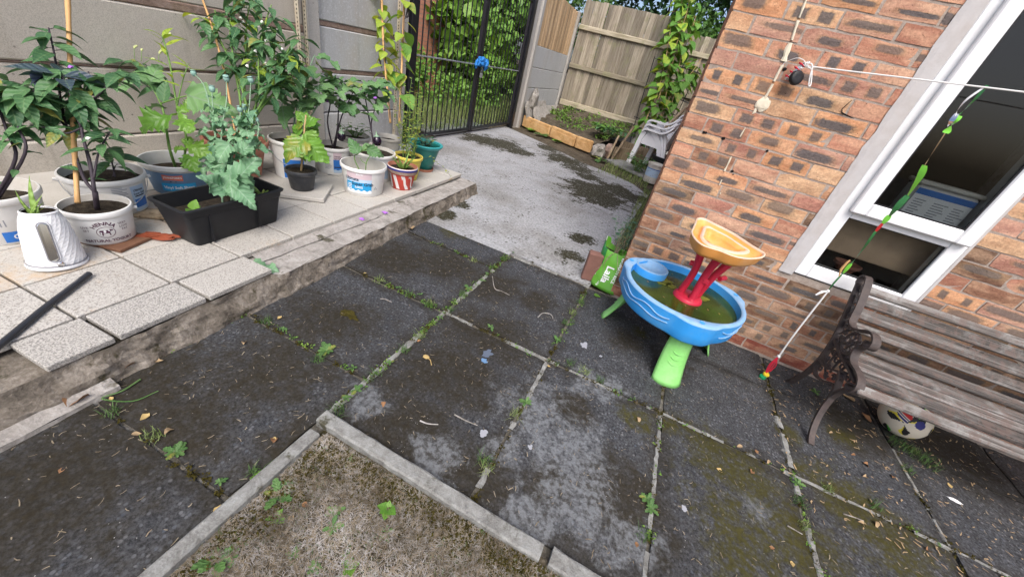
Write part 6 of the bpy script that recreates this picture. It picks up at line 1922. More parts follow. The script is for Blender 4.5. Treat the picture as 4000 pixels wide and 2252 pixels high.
# black pot on a spare tile
tile(.0, .30, 0, .30, TZ + .031, .25, .4, None, .026, (.0, .0, math.radians(34)), 'spare_tile')
o = bpy.data.objects['spare_tile']; o.location = (-2.165, -.590, TZ + .030); o.rotation_euler = (0, 0, math.radians(35)); tag(o, 'loose terrazzo tile turned at an angle under the black pot', 'tile')
b = Bucket('flower_pot', 'thin black plastic pot holding a broad leaved green plant on the loose tile', 'pot', (-2.175, -.600, TZ + .031), .070, .092, .135, M['grey_pot'], .85, .005, inner=M['grey_pot'])
BLK = b
# buckets further along
b = Bucket('white_bucket', 'white adhesive bucket with aubergine, behind the black pot and front bucket', 'bucket', (-2.405, -.10, TZ), .112, .126, .21, M['white_plastic'], .80)
W10 = b
b.patch('label_panel', .0, .062, .02, .185, M['print_pink']); b.patch('label_panel', .0, .062, .03, .125, M['print_blue'], .0010); b.text('Ultimate', .016, .03, .150, M['print_dark'], True, .8); b.text('Super Grab', .015, .032, .134, M['print_dark'], True, .75)
b.patch('label_dark', .005, .058, .062, .070, M['print_dark'], .0014); b.patch('label_cloud', .0, .062, .022, .045, M['print_sky'], .0014, wavy=.004)
for k in range(11): b.patch('label_line', -.062, -.062 + .052 * rnd.uniform(.6, 1), .05 + k * .0105, .0545 + k * .0105, M['print_grey'], .0008)
b = Bucket('white_bucket', 'front white adhesive bucket with blue and pink label on the terrace', 'bucket', (-1.985, -.225, TZ), .136, .155, .205, M['white_plastic'], .42, .007)
GRB = b
b.patch('label_panel', -.125, .055, .030, .185, M['print_pink'], .0005); b.patch('label_sky', -.125, .055, .105, .130, M['print_sky'], .0008, wavy=.0); b.patch('label_blue', -.125, .055, .042, .106, M['print_cyan'], .0010)
b.patch('label_cloud', -.125, .055, .026, .046, M['print_white'], .0012, wavy=.006)
b.text('Ultimate', .034, -.085, .128, M['print_dark'], True, .85, eps=.0016); b.text('Super Grab', .034, -.008, .094, M['print_dark'], True, .95, eps=.0016); b.text('MAPEI', .018, -.028, .165, M['print_white'], True, 1.0, eps=.0014)
for k in range(4): b.patch('label_line', -.115, -.085, .048 + k * .012, .054 + k * .012, M['print_white'], .0016)
for k in range(2): b.patch('label_line', -.062, -.005, .064 + k * .009, .068 + k * .009, M['print_white'], .0016)
tri = [(-.013, 0), (.013, 0), (0, .022)]
b.shape('hazard_sign', tri, .085, .056, M['print_dark'], .001); b.shape('hazard_sign', [(-.0095, .0022), (.0095, .0022), (0, .0180)], .085, .056, M['print_white'], .0015); b.shape('hazard_sign', [(-.001, .004), (.001, .004), (.0012, .012), (-.0012, .012)], .085, .056, M['print_dark'], .002)
b.patch('handle_clip', .118, .126, .145, .175, M['white_plastic'], .004)
b = Bucket('white_bucket', 'white bucket with a hanging aubergine, just behind the front adhesive bucket', 'bucket', (-2.150, .080, TZ), .140, .158, .215, M['white_plastic'], .88)
W12 = b
b.patch('label_panel', .06, .12, .03, .15, M['print_sky']); b.text('R', .05, .035, .10, M['print_grey'], False); b.handle(M['galv'], .45, 1)
b = Bucket('white_bucket', 'white bucket of dark soil at the back beside the wall panels', 'bucket', (-2.555, .300, TZ), .108, .122, .21, M['dirty_white'], .82)
W13 = b
b = Bucket('white_bucket', 'dirty white bucket at the back beneath the bean canes', 'bucket', (-2.395, .545, TZ), .098, .112, .22, M['dirty_white'], .82)
W14 = b
b.patch('label_panel', .02, .07, .03, .13, M['print_sky'])
b = Bucket('flower_pot', 'yellow pot with tall oregano behind the painted red pot', 'pot', (-1.985, .310, TZ), .080, .114, .20, M['yellow'], .9, .006, inner=M['yellow'])
YEL = b
b = Bucket('painted_pot', 'red and white hand painted clay pot with aloe at the terrace edge', 'pot', (-1.868, .078, TZ), .078, .112, .180, M['pot_red'], .86, .004, inner=M['terracotta'])
RED = b
m = MB(); m.lathe([(b.R(.135) + .001, .133), (.1165, .136), (.1195, .160), (.1195, .176), (.116, .182), (.110, .182)], 44, capb=False, mis=[0, 0, 1, 2, 3]); o = m.build('rim_band', [M['strip'], M['navy'], M['pot_white'], M['terracotta']], b.t); autosmooth(o)
for u0, sl in ((-.085, .02), (-.028, .024), (.040, .022), (.095, .018), (-.14, .02)):
    b.shape('white_stripe', [(-.012, .0), (.014, .0), (.012 - sl * 1.4, .110), (-.018 - sl * 1.4, .110)], u0, .012, M['pot_white'], .0012)
for k in range(5): b.patch('jewel', -.05 + .03 * k, -.044 + .03 * k, .148, .154, M['print_white'], .0055)
sau = MB(); sau.lathe([(.080, 0), (.088, .003), (.094, .024), (.090, .024), (.084, .006), (0, .005)], 36); o = sau.build('plant_saucer', M['terracotta'], None, (-2.055, .650, TZ)); autosmooth(o); tag(o, 'terracotta saucer under the teal pot', 'saucer')
b = Bucket('flower_pot', 'teal plastic pot with flared rim on a terracotta saucer near the gate', 'pot', (-2.060, .655, TZ + .007), .078, .140, .235, M['teal'], .62, .004, inner=M['teal'])
TEA = b
m = MB(); m.lathe([(.137, .205), (.146, .212), (.160, .226), (.162, .236), (.156, .241), (.138, .238), (.134, .225)], 44, capb=False); o = m.build('flared_rim', M['teal_rim'], b.t); autosmooth(o)
# black trough
tx0, tx1, ty0, ty1 = -2.105, -1.875, -1.487, -.977
tr_ = thing('black_trough', 'rectangular black plastic trough planted with grey green poppy', 'trough', ((tx0 + tx1) / 2, (ty0 + ty1) / 2, TZ), (0, 0, math.radians(2)))
def rrect(w, d, r, z, n=5):
    o = []
    for cx, cy, a0 in ((w - r, d - r, 0), (-w + r, d - r, PI / 2), (-w + r, -d + r, PI), (w - r, -d + r, 3 * PI / 2)):
        for k in range(n + 1):
            a = a0 + PI / 2 * k / n; o.append((cx + r * math.cos(a), cy + r * math.sin(a), z))
    return o
W2, D2 = .118, .262
v, f = skin([rrect(W2 - .030, D2 - .045, .02, 0), rrect(W2 - .027, D2 - .040, .02, .006), rrect(W2 - .012, D2 - .014, .022, .155), rrect(W2 - .008, D2 - .010, .024, .158), rrect(W2 - .004, D2 - .004, .026, .185), rrect(W2 + .004, D2 + .004, .028, .187), rrect(W2 + .006, D2 + .006, .028, .197), rrect(W2, D2, .026, .200), rrect(W2 - .010, D2 - .010, .024, .199), rrect(W2 - .020, D2 - .022, .022, .120)], True)
o = obj('trough_body', mesh('trough_body', v, f, M['black_plastic'], True), tr_); autosmooth(o, 40)
m = MB(); m.poly(rrect(W2 - .020, D2 - .022, .02, .128)); m.build('soil', M['soil'], tr_)
for y_ in (-.15, .10):
    m = MB(); m.box((W2 - .026, y_ - .004, .01), (W2 - .009, y_ + .004, .15)); m.build('side_rib', M['black_plastic'], tr_)

# ---- loose things on the terrace
m = MB(); m.tube([(-1.912,-1.837,0.165), (-1.779,-2.023,0.162), (-1.627,-2.211,0.162)], .0105, 10); o = m.build('metal_pipe', M['pipe']); tag(o, 'dark metal pipe lying across the terrace tiles at the left edge', 'pipe')


# ================================================================ the plants themselves

# pepper in the leftmost bucket
p = Plant('pepper_plant', 'pepper plant with dark stems in the leftmost bucket', (-2.435, -1.855, TZ + .14))
q = p.stem([(-2.435, -1.855, TZ + .14), (-2.289,-1.779,0.503), (-2.355,-1.749,0.579), (-2.436,-1.714,0.670), (-2.509,-1.676,0.762)], .007, .003)
p.leaves(q, 'pepper', .4, 1, 21, 0.120, -.2)
q = p.stem([(-2.43, -1.85, TZ + .14), (-2.263,-1.756,0.528), (-2.325,-1.724,0.605), (-2.367,-1.698,0.664)], .006, .004)
q1 = p.stem([(-2.367,-1.698,0.664), (-2.402,-1.690,0.692), (-2.440,-1.683,0.719)], .004, .002); p.leaves(q1, 'pepper', .3, 1, 13, 0.129, -.2)
q2 = p.stem([(-2.367,-1.698,0.664), (-2.351,-1.670,0.700), (-2.395,-1.599,0.736)], .004, .002); p.leaves(q2, 'pepper', .3, 1, 13, 0.129, -.2)
p.leaves(q, 'pepper', .05, .5, 4, .06, 0)
p.done(M['stem_dark'])
# the dark pepper in the yogurt bucket
p = Plant('pepper_plant', 'tall dark stemmed pepper plant in the yogurt bucket with purple tinged leaves', (-2.185, -1.645, TZ + .14))
base = (-2.185, -1.645, TZ + .14)
p.stem([base, (-2.113,-1.656,0.400)], .011, .010, 3)
a = p.stem([(-2.112,-1.657,0.399), (-2.173,-1.651,0.435), (-2.263,-1.617,0.490), (-2.366,-1.574,0.585), (-2.427,-1.535,0.691), (-2.477,-1.487,0.827), (-2.552,-1.443,0.928)], .007, .003)
p.leaves(a, 'pepper', .5, 1, 34, 0.120, -.15)
a2 = p.stem([(-2.366,-1.574,0.585), (-2.493,-1.555,0.613), (-2.648,-1.548,0.617), (-2.725,-1.528,0.683)], .005, .002); p.leaves(a2, 'pepper', .3, 1, 21, 0.120, -.2)
b_ = p.stem([(-2.117,-1.655,0.404), (-2.177,-1.614,0.494), (-2.238,-1.576,0.619), (-2.277,-1.513,0.697), (-2.302,-1.479,0.760), (-2.332,-1.454,0.812)], .008, .003)
p.leaves(b_, 'pepper', .55, 1, 23, 0.112, -.15)
c_ = p.stem([(-2.277,-1.513,0.697), (-2.219,-1.477,0.765), (-2.170,-1.432,0.832), (-2.120,-1.402,0.856)], .005, .002); p.leaves(c_, 'pepper', .3, 1, 16, 0.112, -.1)
c2 = p.stem([(-2.238,-1.576,0.619), (-2.249,-1.573,0.685), (-2.319,-1.543,0.783), (-2.441,-1.547,0.793)], .005, .002); p.leaves(c2, 'purple', .6, 1, 12, 0.120, -.1); p.leaves(c2, 'pepper', .4, 1, 13, 0.120, -.1)
d_ = p.stem([(-2.139,-1.636,0.443), (-2.189,-1.572,0.528), (-2.198,-1.526,0.585), (-2.190,-1.496,0.627)], .005, .002); p.leaves(d_, 'pepper', .35, 1, 12, 0.095, -.2)
e_ = p.stem([(-2.146,-1.633,0.452), (-2.302,-1.561,0.537), (-2.370,-1.532,0.613), (-2.423,-1.484,0.692)], .006, .003); p.leaves(e_, 'pepper', .4, 1, 17, 0.112, -.2)
e3 = p.stem([(-2.238,-1.576,0.619), (-2.241,-1.625,0.601), (-2.278,-1.664,0.614), (-2.328,-1.680,0.611)], .004, .002); p.leaves(e3, 'chili', .4, 1, 6, .10, -.2)
p.leaves(a, 'pepper', .12, .5, 5, .06, .1)
for k in range(5):
    m = MB(); v, f = blob((0, 0, 0), .010, k, 1, .5, (1, 1, .6)); m.add(v, f); m.build('flower', M['purple'] if k % 2 else M['petal'], p.t, p.L([(-2.418,-1.558,0.784), (-2.361,-1.494,0.821), (-2.268,-1.551,0.729), (-2.307,-1.611,0.652), (-2.182,-1.588,0.594)][k]))
p.done(M['stem_dark'])
def cane(name, label, pts, r=.006, group='bamboo canes'):
    t = thing(name, label, 'cane', pts[0], group=group); b = Vector(pts[0]); fine = catmull([Vector(q) - b for q in pts], 8)
    m = MB(); rad = [r * (1.18 if k % 5 == 0 else 1.0) for k in range(len(fine))]; m.tube(fine, rad, 8); m.build('cane', M['bamboo'], t, smooth=True)
cane('bamboo_cane', 'thick bamboo cane standing in the yogurt bucket', [(-2.161,-1.704,0.347), (-2.370,-1.537,0.644), (-2.641,-1.303,1.071)], .0085)
cane('bamboo_cane', 'thin bamboo cane leaning across the chili bush', [(-2.547,-0.749,0.389), (-2.700,-0.649,0.746), (-2.894,-0.546,0.955), (-3.101,-0.451,1.137)], .006)
# seedling plant in the bucket behind
p = Plant('pepper_plant', 'young pepper plant in the adhesive bucket behind the yogurt bucket', (-2.465, -1.475, TZ + .155))
q = p.stem([(-2.329,-1.489,0.368), (-2.378,-1.460,0.435), (-2.412,-1.439,0.482)], .004, .002); p.leaves(q, 'pepper', .2, 1, 9, .10, -.1)
q = p.stem([(-2.340,-1.493,0.366), (-2.348,-1.468,0.408), (-2.341,-1.458,0.421)], .002, .001); p.leaves(q, 'weed', .3, 1, 4, .04, .2)
p.done(M['stem_dark'])
# blue tub: aubergine stem with one huge leaf, weeds
p = Plant('aubergine_plant', 'aubergine plant with one huge leaf and flower spikes in the blue tub', (-2.58, -1.105, TZ + .12))
q = p.stem([(-2.58, -1.105, TZ + .12), (-2.537,-1.133,0.387), (-2.592,-1.098,0.467), (-2.644,-1.061,0.547), (-2.687,-1.042,0.597)], .008, .005)
s1 = p.stem([(-2.687,-1.042,0.597), (-2.581,-1.014,0.649), (-2.500,-0.992,0.685)], .004, .003)
p.leaf('aub', (-2.505,-0.996,0.681), Vector((-2.103,-0.914,0.763)) - Vector((-2.505,-0.996,0.681)), .27, (.45, -.7, .75))
s2 = p.stem([(-2.687,-1.042,0.597), (-2.773,-1.024,0.662), (-2.885,-1.039,0.688)], .004, .002); p.leaves(s2, 'aub', .5, 1, 4, .15, -.1)
p.leaf('aub', (-2.771,-1.006,0.689), Vector((-2.875,-1.048,0.766)) - Vector((-2.771,-1.006,0.689)), .18, (.3, -.6, .8)); p.leaf('aub', (-2.757,-1.025,0.692), Vector((-2.769,-0.928,0.809)) - Vector((-2.778,-1.018,0.674)), .14, (.4, -.7, .5))
p.leaf('aub', (-2.663,-1.044,0.582), Vector((-2.895,-1.129,0.553)) - Vector((-2.663,-1.044,0.582)), .12)
w_ = p.stem([(-2.55, -1.09, TZ + .12), (-2.483,-1.067,0.467), (-2.563,-1.034,0.553), (-2.650,-0.978,0.678), (-2.727,-0.927,0.793), (-2.808,-0.886,0.893), (-2.829,-0.878,0.914)], .006, .003)
p.leaves(w_, 'narrow', .55, .98, 12, .11, .5, .05)
w2 = p.stem([(-2.599,-1.015,0.598), (-2.598,-0.963,0.717), (-2.610,-0.901,0.819)], .004, .002); p.leaves(w2, 'narrow', .4, 1, 6, .09, .4, .05)
for fa, p0, p1, sz in (('mustard', (-2.521,-1.066,0.579), (-2.568,-1.211,0.508), .20), ('mustard', (-2.508,-1.061,0.582), (-2.339,-1.114,0.557), .14), ('mustard', (-2.581,-1.025,0.576), (-2.502,-0.981,0.608), .12), ('mustard', (-2.469,-1.078,0.443), (-2.303,-1.038,0.507), .15), ('mustard', (-2.465,-1.093,0.418), (-2.492,-1.122,0.441), .07), ('mustard', (-2.417,-1.112,0.405), (-2.280,-1.130,0.392), .13), ('mustard', (-2.458,-1.090,0.419), (-2.439,-1.030,0.503), .08), ('mustard', (-2.425,-1.123,0.390), (-2.412,-1.179,0.374), .06), ('pepper', (-2.674,-1.032,0.606), (-2.691,-0.954,0.735), .14), ('pepper', (-2.754,-1.024,0.653), (-2.833,-1.097,0.575), .12)):
    p.leaf(fa, p0, Vector(p1) - Vector(p0), sz, (.3, -.5, .8))
for pts in ([(-3.119,-0.972,0.707), (-3.180,-0.936,0.790), (-3.277,-0.934,0.836)], [(-3.177,-0.971,0.735), (-3.206,-0.957,0.770), (-3.239,-0.945,0.803)], [(-3.020,-0.945,0.743), (-3.053,-0.915,0.804), (-3.042,-0.900,0.823)], [(-2.986,-0.930,0.751), (-3.008,-0.904,0.801), (-3.010,-0.896,0.814)], [(-2.842,-0.883,0.874), (-2.832,-0.853,0.916), (-2.814,-0.837,0.934)], [(-2.929,-0.952,0.748), (-2.900,-0.923,0.780), (-2.879,-0.913,0.787)], [(-2.855,-0.911,0.780), (-2.870,-0.891,0.817), (-2.857,-0.868,0.847)]):
    q = p.stem(pts, .0015, .001, 4); m = MB(); m.tube(q[len(q) // 2:], [.0045, .006, .006, .005, .003][:len(q) - len(q) // 2], 6); m.build('flower_spike', M['spike'], p.t)
q = p.stem([(-2.778,-0.955,0.676), (-2.964,-0.938,0.729), (-3.128,-0.962,0.726)], .003, .002); p.leaves(q, 'pepper', .2, 1, 10, .10, -.1)
p.done(M['stem_green'])
# poppy
p = Plant('poppy_plant', 'grey green opium poppy with round seed heads in the black trough', (-2.0, -1.16, TZ + .13))
B0 = [(-1.959,-1.257,0.311), (-1.918,-1.239,0.321), (-1.887,-1.218,0.340)]
heads = [(-2.184,-0.985,0.835), (-2.228,-1.036,0.777), (-2.069,-0.938,0.857), (-2.345,-1.039,0.823), (-2.061,-1.023,0.722), (-2.045,-1.009,0.735), (-1.961,-1.011,0.695)]
st_ = [[B0[0], (-2.043,-1.179,0.471), (-2.107,-1.099,0.624), (-2.138,-1.035,0.737), heads[0]], [B0[0], (-2.078,-1.163,0.511), (-2.152,-1.103,0.637), (-2.202,-1.063,0.722), heads[1]], [B0[2], (-1.950,-1.122,0.518), (-2.003,-1.037,0.673), (-2.031,-0.988,0.763), heads[2]], [B0[0], (-2.078,-1.163,0.511), (-2.166,-1.102,0.646), (-2.267,-1.046,0.778), heads[3]], [B0[1], (-1.993,-1.157,0.483), (-2.030,-1.080,0.619), (-2.045,-1.040,0.687), heads[4]], [B0[1], (-1.985,-1.138,0.509), (-2.016,-1.059,0.646), (-2.030,-1.026,0.703), heads[5]], [B0[2], (-1.923,-1.125,0.500), (-1.922,-1.063,0.597), (-1.940,-1.025,0.664), heads[6]]]
for k, s_ in enumerate(st_):
    q = p.stem(s_, .005, .0022)
    p.leaves(q, 'poppy', .12, .72, (12, 11, 12, 5, 10, 9, 9)[k], .092, .1, .0, .7, .5, 2.2)
    h = Vector(heads[k]) - p.b
    m = MB(); m.lathe([(.002, -.014), (.009, -.010), (.0125, 0), (.011, .009), (.006, .012), (.012, .013), (.011, .0155), (0, .016)], 12); sc_ = (1, 1, .95, .9, .95, .85, .6)[k]
    o = m.build('seed_head', M['poppyhead'], p.t, h, (rnd.uniform(-.2, .2), rnd.uniform(-.2, .2), 0), True, scale=sc_ * 1.15)
for p0, p1, sz in (((-1.961,-1.222,0.425), (-1.778,-1.250,0.432), .15), ((-1.932,-1.208,0.471), (-1.784,-1.335,0.378), .15), ((-1.991,-1.189,0.489), (-2.007,-1.289,0.473), .12), ((-2.046,-1.180,0.471), (-2.134,-1.259,0.481), .13), ((-1.883,-1.209,0.448), (-1.734,-1.162,0.550), .16), ((-1.910,-1.262,0.397), (-1.808,-1.368,0.339), .13), ((-1.853,-1.237,0.410), (-1.729,-1.312,0.352), .12), ((-1.941,-1.137,0.548), (-1.825,-1.120,0.617), .11), ((-2.065,-1.161,0.566), (-2.028,-1.261,0.488), .12), ((-1.975,-1.156,0.590), (-1.863,-1.233,0.534), .12)):
    p.leaf('poppy', p0, Vector(p1) - Vector(p0), sz, (.3, -.6, .6))
p.done(M['stem_grey'])
p = Plant('aloe', 'small spiky aloe in the right end of the black trough', (-2.0, -1.02, TZ + .125))
for k in range(8): a = k * .8; put_leaf(p.t, 'aloe', (0, 0, 0), (math.cos(a) * .7, math.sin(a) * .7, .9), rnd.uniform(.07, .11))
p.done(M['stem_green'])
p = Plant('seedling', 'bright green seedling with rounded leaves in the left end of the trough', (-1.955, -1.40, TZ + .128))
p.stem([(-1.955, -1.40, TZ + .128), (-1.955, -1.40, TZ + .165)], .003, .002, 3)
for d, s_ in (((.1, .2, 1), .055), ((.5, -.8, .1), .05), ((-.3, 1, .1), .045), ((1, .3, 0), .045)): put_leaf(p.t, 'round', (0, 0, .03), d, s_, (.5, -.8, .4))
p.done(M['stem_green'])
# chili bush
p = Plant('chili_bush', 'large dense chili bush with small white flowers against the wall', (-2.635, -.695, TZ + .2))
G = [(-2.64, -.72, TZ + .2), (-2.62, -.68, TZ + .2), (-2.65, -.66, TZ + .2), (-2.60, -.70, TZ + .2)]
main = [[G[0], (-2.567,-0.681,0.541), (-2.684,-0.590,0.736), (-2.793,-0.549,0.847), (-2.910,-0.513,0.956), (-2.981,-0.457,1.075)], [G[1], (-2.485,-0.671,0.520), (-2.484,-0.588,0.649), (-2.501,-0.518,0.766), (-2.521,-0.439,0.898), (-2.583,-0.359,1.049)], [G[2], (-2.605,-0.630,0.542), (-2.689,-0.538,0.723), (-2.759,-0.450,0.892), (-2.829,-0.361,1.060), (-2.870,-0.270,1.221)], [G[3], (-2.442,-0.688,0.571), (-2.423,-0.574,0.738), (-2.413,-0.475,0.889), (-2.423,-0.357,1.038)], [G[1], (-2.550,-0.646,0.588), (-2.684,-0.579,0.752), (-2.797,-0.512,0.907), (-2.867,-0.446,1.041), (-2.886,-0.357,1.188)], [G[3], (-2.502,-0.664,0.539), (-2.496,-0.591,0.706), (-2.549,-0.525,0.871), (-2.601,-0.424,1.051), (-2.613,-0.344,1.182)], [G[1], (-2.477,-0.624,0.590), (-2.422,-0.502,0.755), (-2.379,-0.435,0.841), (-2.331,-0.375,0.913)]]
n_ = 0
for k, s_ in enumerate(main):
    q = p.stem(s_, .008, .003)
    p.leaves(q, 'chili', .45, 1, 13, .122, -.3, .2)
    for j in range(7):
        t = .45 + .08 * j; a = rnd.uniform(0, 6.28)
        w = p.side(q, t, (math.cos(a), math.sin(a), rnd.uniform(.2, .8)), rnd.uniform(.08, .17), .002)
        p.leaves(w, 'chili' if rnd.random() < .8 else 'chili_lime', .3, 1.05, 4, .108, -.35, .15)
for k in range(16):
    u_ = rnd.choice(p.stems); c = u_[int(len(u_) * rnd.uniform(.55, .98))] + Vector((rnd.uniform(-.05, .05), rnd.uniform(-.06, .0), rnd.uniform(-.04, .04)))
    m = MB(); m.lathe([(.002, 0), (.006, .003), (.009, .010), (.011, .012)], 7); m.build('flower', M['petal'], p.t, c, (PI + rnd.uniform(-.6, .6), rnd.uniform(-.6, .6), 0))
for k in range(10):
    u_ = rnd.choice(p.stems); c = u_[int(len(u_) * rnd.uniform(.5, .9))]
    m = MB(); m.tube([c, c + Vector((.01, -.02, -.03)), c + Vector((.015, -.02, -.09))], [.004, .006, .001], 6); m.build('chili', M['leaf_lime'], p.t)
p.done(M['stem_green'])
# plants in the row of buckets
def aub_plant(name, label, base, stems, fam_='aub', n=7, size=.14, r=.006, t0=.45, mat='stem_grey', elev=0.0):
    p = Plant(name, label, base)
    for s_ in stems:
        q = p.stem(s_, r, r * .45); p.leaves(q, fam_, t0, 1, n, size, elev, .2)
    return p
p = aub_plant('aubergine_plant', 'leafy aubergine plant between chili bush and black pot', (-2.47, -.40, TZ + .22), [[(-2.47, -.40, TZ + .22), (-2.464,-0.376,0.535), (-2.487,-0.301,0.663), (-2.504,-0.233,0.775), (-2.512,-0.162,0.889), (-2.512,-0.125,0.947)], [(-2.46, -.40, TZ + .22), (-2.416,-0.354,0.547), (-2.432,-0.287,0.659), (-2.461,-0.267,0.702), (-2.529,-0.255,0.752)], [(-2.48, -.38, TZ + .22), (-2.536,-0.397,0.535), (-2.580,-0.373,0.591), (-2.592,-0.336,0.654)], [(-2.46, -.42, TZ + .22), (-2.363,-0.288,0.626), (-2.365,-0.236,0.709), (-2.416,-0.205,0.779)]], n=7, size=.17)
p.done(M['stem_grey'])
p = Plant('broadleaf_plant', 'broad glossy bright green leaves in the black pot on the loose tile', (-2.175, -.60, TZ + .145))
q = p.stem([(-2.175, -.60, TZ + .145), (-2.185,-0.556,0.473), (-2.217,-0.510,0.558), (-2.241,-0.471,0.630)], .007, .005)
for p0, p1, sz in (((-2.177,-0.561,0.500), (-2.199,-0.753,0.362), .20), ((-2.156,-0.561,0.490), (-1.879,-0.635,0.443), .19), ((-2.186,-0.540,0.537), (-2.009,-0.567,0.492), .15), ((-2.232,-0.517,0.555), (-2.296,-0.600,0.511), .14), ((-2.250,-0.501,0.549), (-2.461,-0.513,0.567), .12), ((-2.223,-0.503,0.572), (-2.130,-0.442,0.625), .12), ((-2.229,-0.496,0.586), (-2.280,-0.445,0.651), .09), ((-2.222,-0.493,0.588), (-2.191,-0.434,0.665), .10), ((-2.234,-0.503,0.577), (-2.322,-0.487,0.641), .10), ((-2.243,-0.492,0.598), (-2.298,-0.467,0.662), .08), ((-2.158,-0.574,0.433), (-2.085,-0.667,0.351), .07), ((-2.137,-0.574,0.423), (-1.999,-0.648,0.342), .08), ((-2.152,-0.581,0.419), (-2.132,-0.686,0.323), .07), ((-2.202,-0.509,0.497), (-2.110,-0.425,0.549), .13), ((-2.240,-0.526,0.488), (-2.307,-0.584,0.408), .12)):
    p.leaf('lettuce', p0, Vector(p1) - Vector(p0), sz, (.35, -.55, .75))
p.done(M['stem_wood'])
p = aub_plant('aubergine_plant', 'aubergine plant carrying a dark fruit behind the front adhesive bucket', (-2.405, -.10, TZ + .17), [[(-2.405, -.10, TZ + .17), (-2.360,-0.091,0.494), (-2.406,-0.030,0.609), (-2.445,0.034,0.726), (-2.508,0.076,0.819)], [(-2.40, -.10, TZ + .17), (-2.443,-0.104,0.510), (-2.485,-0.030,0.644), (-2.547,0.024,0.756), (-2.595,0.049,0.816)], [(-2.40, -.09, TZ + .17), (-2.362,-0.057,0.548), (-2.362,0.024,0.674), (-2.356,0.085,0.766)]], n=8, size=.18)
def fruit(p, c, s_, rot=(0, 0, 0)):
    m = MB(); m.lathe([(.0, -.040), (.018, -.036), (.030, -.018), (.032, 0), (.026, .018), (.014, .030), (.006, .036)], 20); m.build('fruit', M['aubergine'], p.t, p.L(c), rot, True, scale=s_)
    m = MB(); m.lathe([(.024, .020), (.016, .031), (.005, .038), (.004, .062)], 8, capb=False); m.build('calyx', M['stem_grey'], p.t, p.L(c), rot, True, scale=s_)
fruit(p, (-2.278,-0.136,0.463), 1.0, (.1, .2, 0))
m = MB(); v, f = blob((0, 0, 0), .018, 3, 1, .5, (1, 1, .6)); m.add(v, f); m.build('flower', M['purple'], p.t, p.L((-2.466,-0.077,0.658)))
p.done(M['stem_dark'])
p = Plant('aubergine_plant', 'young aubergine sprouting inside the front adhesive bucket', (-1.985, -.225, TZ + .09))
q = p.stem([(-1.985, -.225, TZ + .09), (-2.061,-0.236,0.367), (-2.050,-0.209,0.405), (-2.000,-0.159,0.460)], .004, .003)
for p0, p1, sz in (((-2.035,-0.225,0.411), (-2.126,-0.227,0.485), .13), ((-1.998,-0.161,0.455), (-2.023,-0.108,0.549), .11), ((-1.991,-0.183,0.456), (-1.826,-0.200,0.433), .13), ((-2.023,-0.186,0.428), (-1.961,-0.125,0.495), .10)): p.leaf('aub', p0, Vector(p1) - Vector(p0), sz, (.4, -.7, .5))
q = p.stem([(-1.97, -.22, TZ + .09), (-1.970,-0.218,0.355), (-1.967,-0.183,0.407), (-1.956,-0.156,0.444)], .004, .002); p.stem([(-1.967,-0.216,0.355), (-2.003,-0.221,0.364), (-2.023,-0.217,0.380)], .003, .002)
p.done(M['stem_green'])
p = aub_plant('aubergine_plant', 'purple stemmed aubergine plant with a dark fruit near the climbing bean', (-2.15, .08, TZ + .19), [[(-2.15, .08, TZ + .19), (-2.200,0.094,0.544), (-2.228,0.166,0.668), (-2.264,0.233,0.790), (-2.296,0.255,0.838)], [(-2.14, .08, TZ + .19), (-2.217,0.099,0.559), (-2.307,0.155,0.686), (-2.371,0.198,0.782), (-2.369,0.223,0.820)]], n=7, size=.17, t0=.5)
fruit(p, (-2.071,0.013,0.474), 1.05, (-.1, -.25, 0))
for p0, p1, sz in (((-2.292,0.209,0.764), (-2.462,0.158,0.760), .16), ((-2.288,0.247,0.821), (-2.131,0.298,0.831), .15), ((-2.234,0.187,0.704), (-2.122,0.260,0.768), .11)): p.leaf('aub', p0, Vector(p1) - Vector(p0), sz, (.3, -.5, .8))
for c in ((-2.219,0.154,0.741),):
    m = MB(); v, f = blob((0, 0, 0), .016, 3, 1, .5, (1, 1, .6)); m.add(v, f); m.build('flower', M['purple'], p.t, p.L(c))
p.done(M['stem_dark'])
p = Plant('herb_plant', 'feathery green herb in the buckets at the back by the wall', (-2.555, .30, TZ + .18))
for k in range(9):
    a = k * .7; q = p.stem([(-2.555, .30, TZ + .18), (-2.555 + .06 * math.cos(a), .30 + .06 * math.sin(a), TZ + .24), (-2.555 + .13 * math.cos(a), .30 + .13 * math.sin(a), TZ + .28)], .003, .001); p.leaves(q, 'weed', .3, 1, 6, .05, .2, .05)
p.done(M['stem_green'])
# oregano
p = Plant('oregano', 'tall spindly oregano with yellowing leaves in the yellow pot', (-1.985, .31, TZ + .18))
tops = [(-2.104,0.552,0.929), (-2.232,0.457,0.840), (-2.174,0.520,0.816), (-2.034,0.421,0.789), (-2.102,0.366,0.734), (-1.977,0.457,0.725), (-2.189,0.351,0.655), (-2.217,0.602,0.906), (-2.303,0.577,0.905), (-2.075,0.563,0.820), (-1.989,0.294,0.629), (-1.917,0.301,0.608), (-2.070,0.257,0.570), (-2.256,0.446,0.736)]
for k, tp in enumerate(tops):
    a = k * 2.4; b0 = (-1.985 + .05 * math.cos(a), .31 + .05 * math.sin(a), TZ + .18); mid = Vector(b0).lerp(Vector(tp), .5) + Vector((rnd.uniform(-.02, .02), rnd.uniform(-.02, .02), .01))
    q = p.stem([b0, mid, tp], .0022, .001); p.leaves(q, 'oregano', .08, 1, 15, .036, .2, .1, .8, .6, 1.7)
    w = p.side(q, .5, (rnd.uniform(-1, 1), rnd.uniform(-1, 1), .5), .07, .001); p.leaves(w, 'oregano', .2, 1.1, 6, .03, .2, .1)
p.done(M['stem_green'])
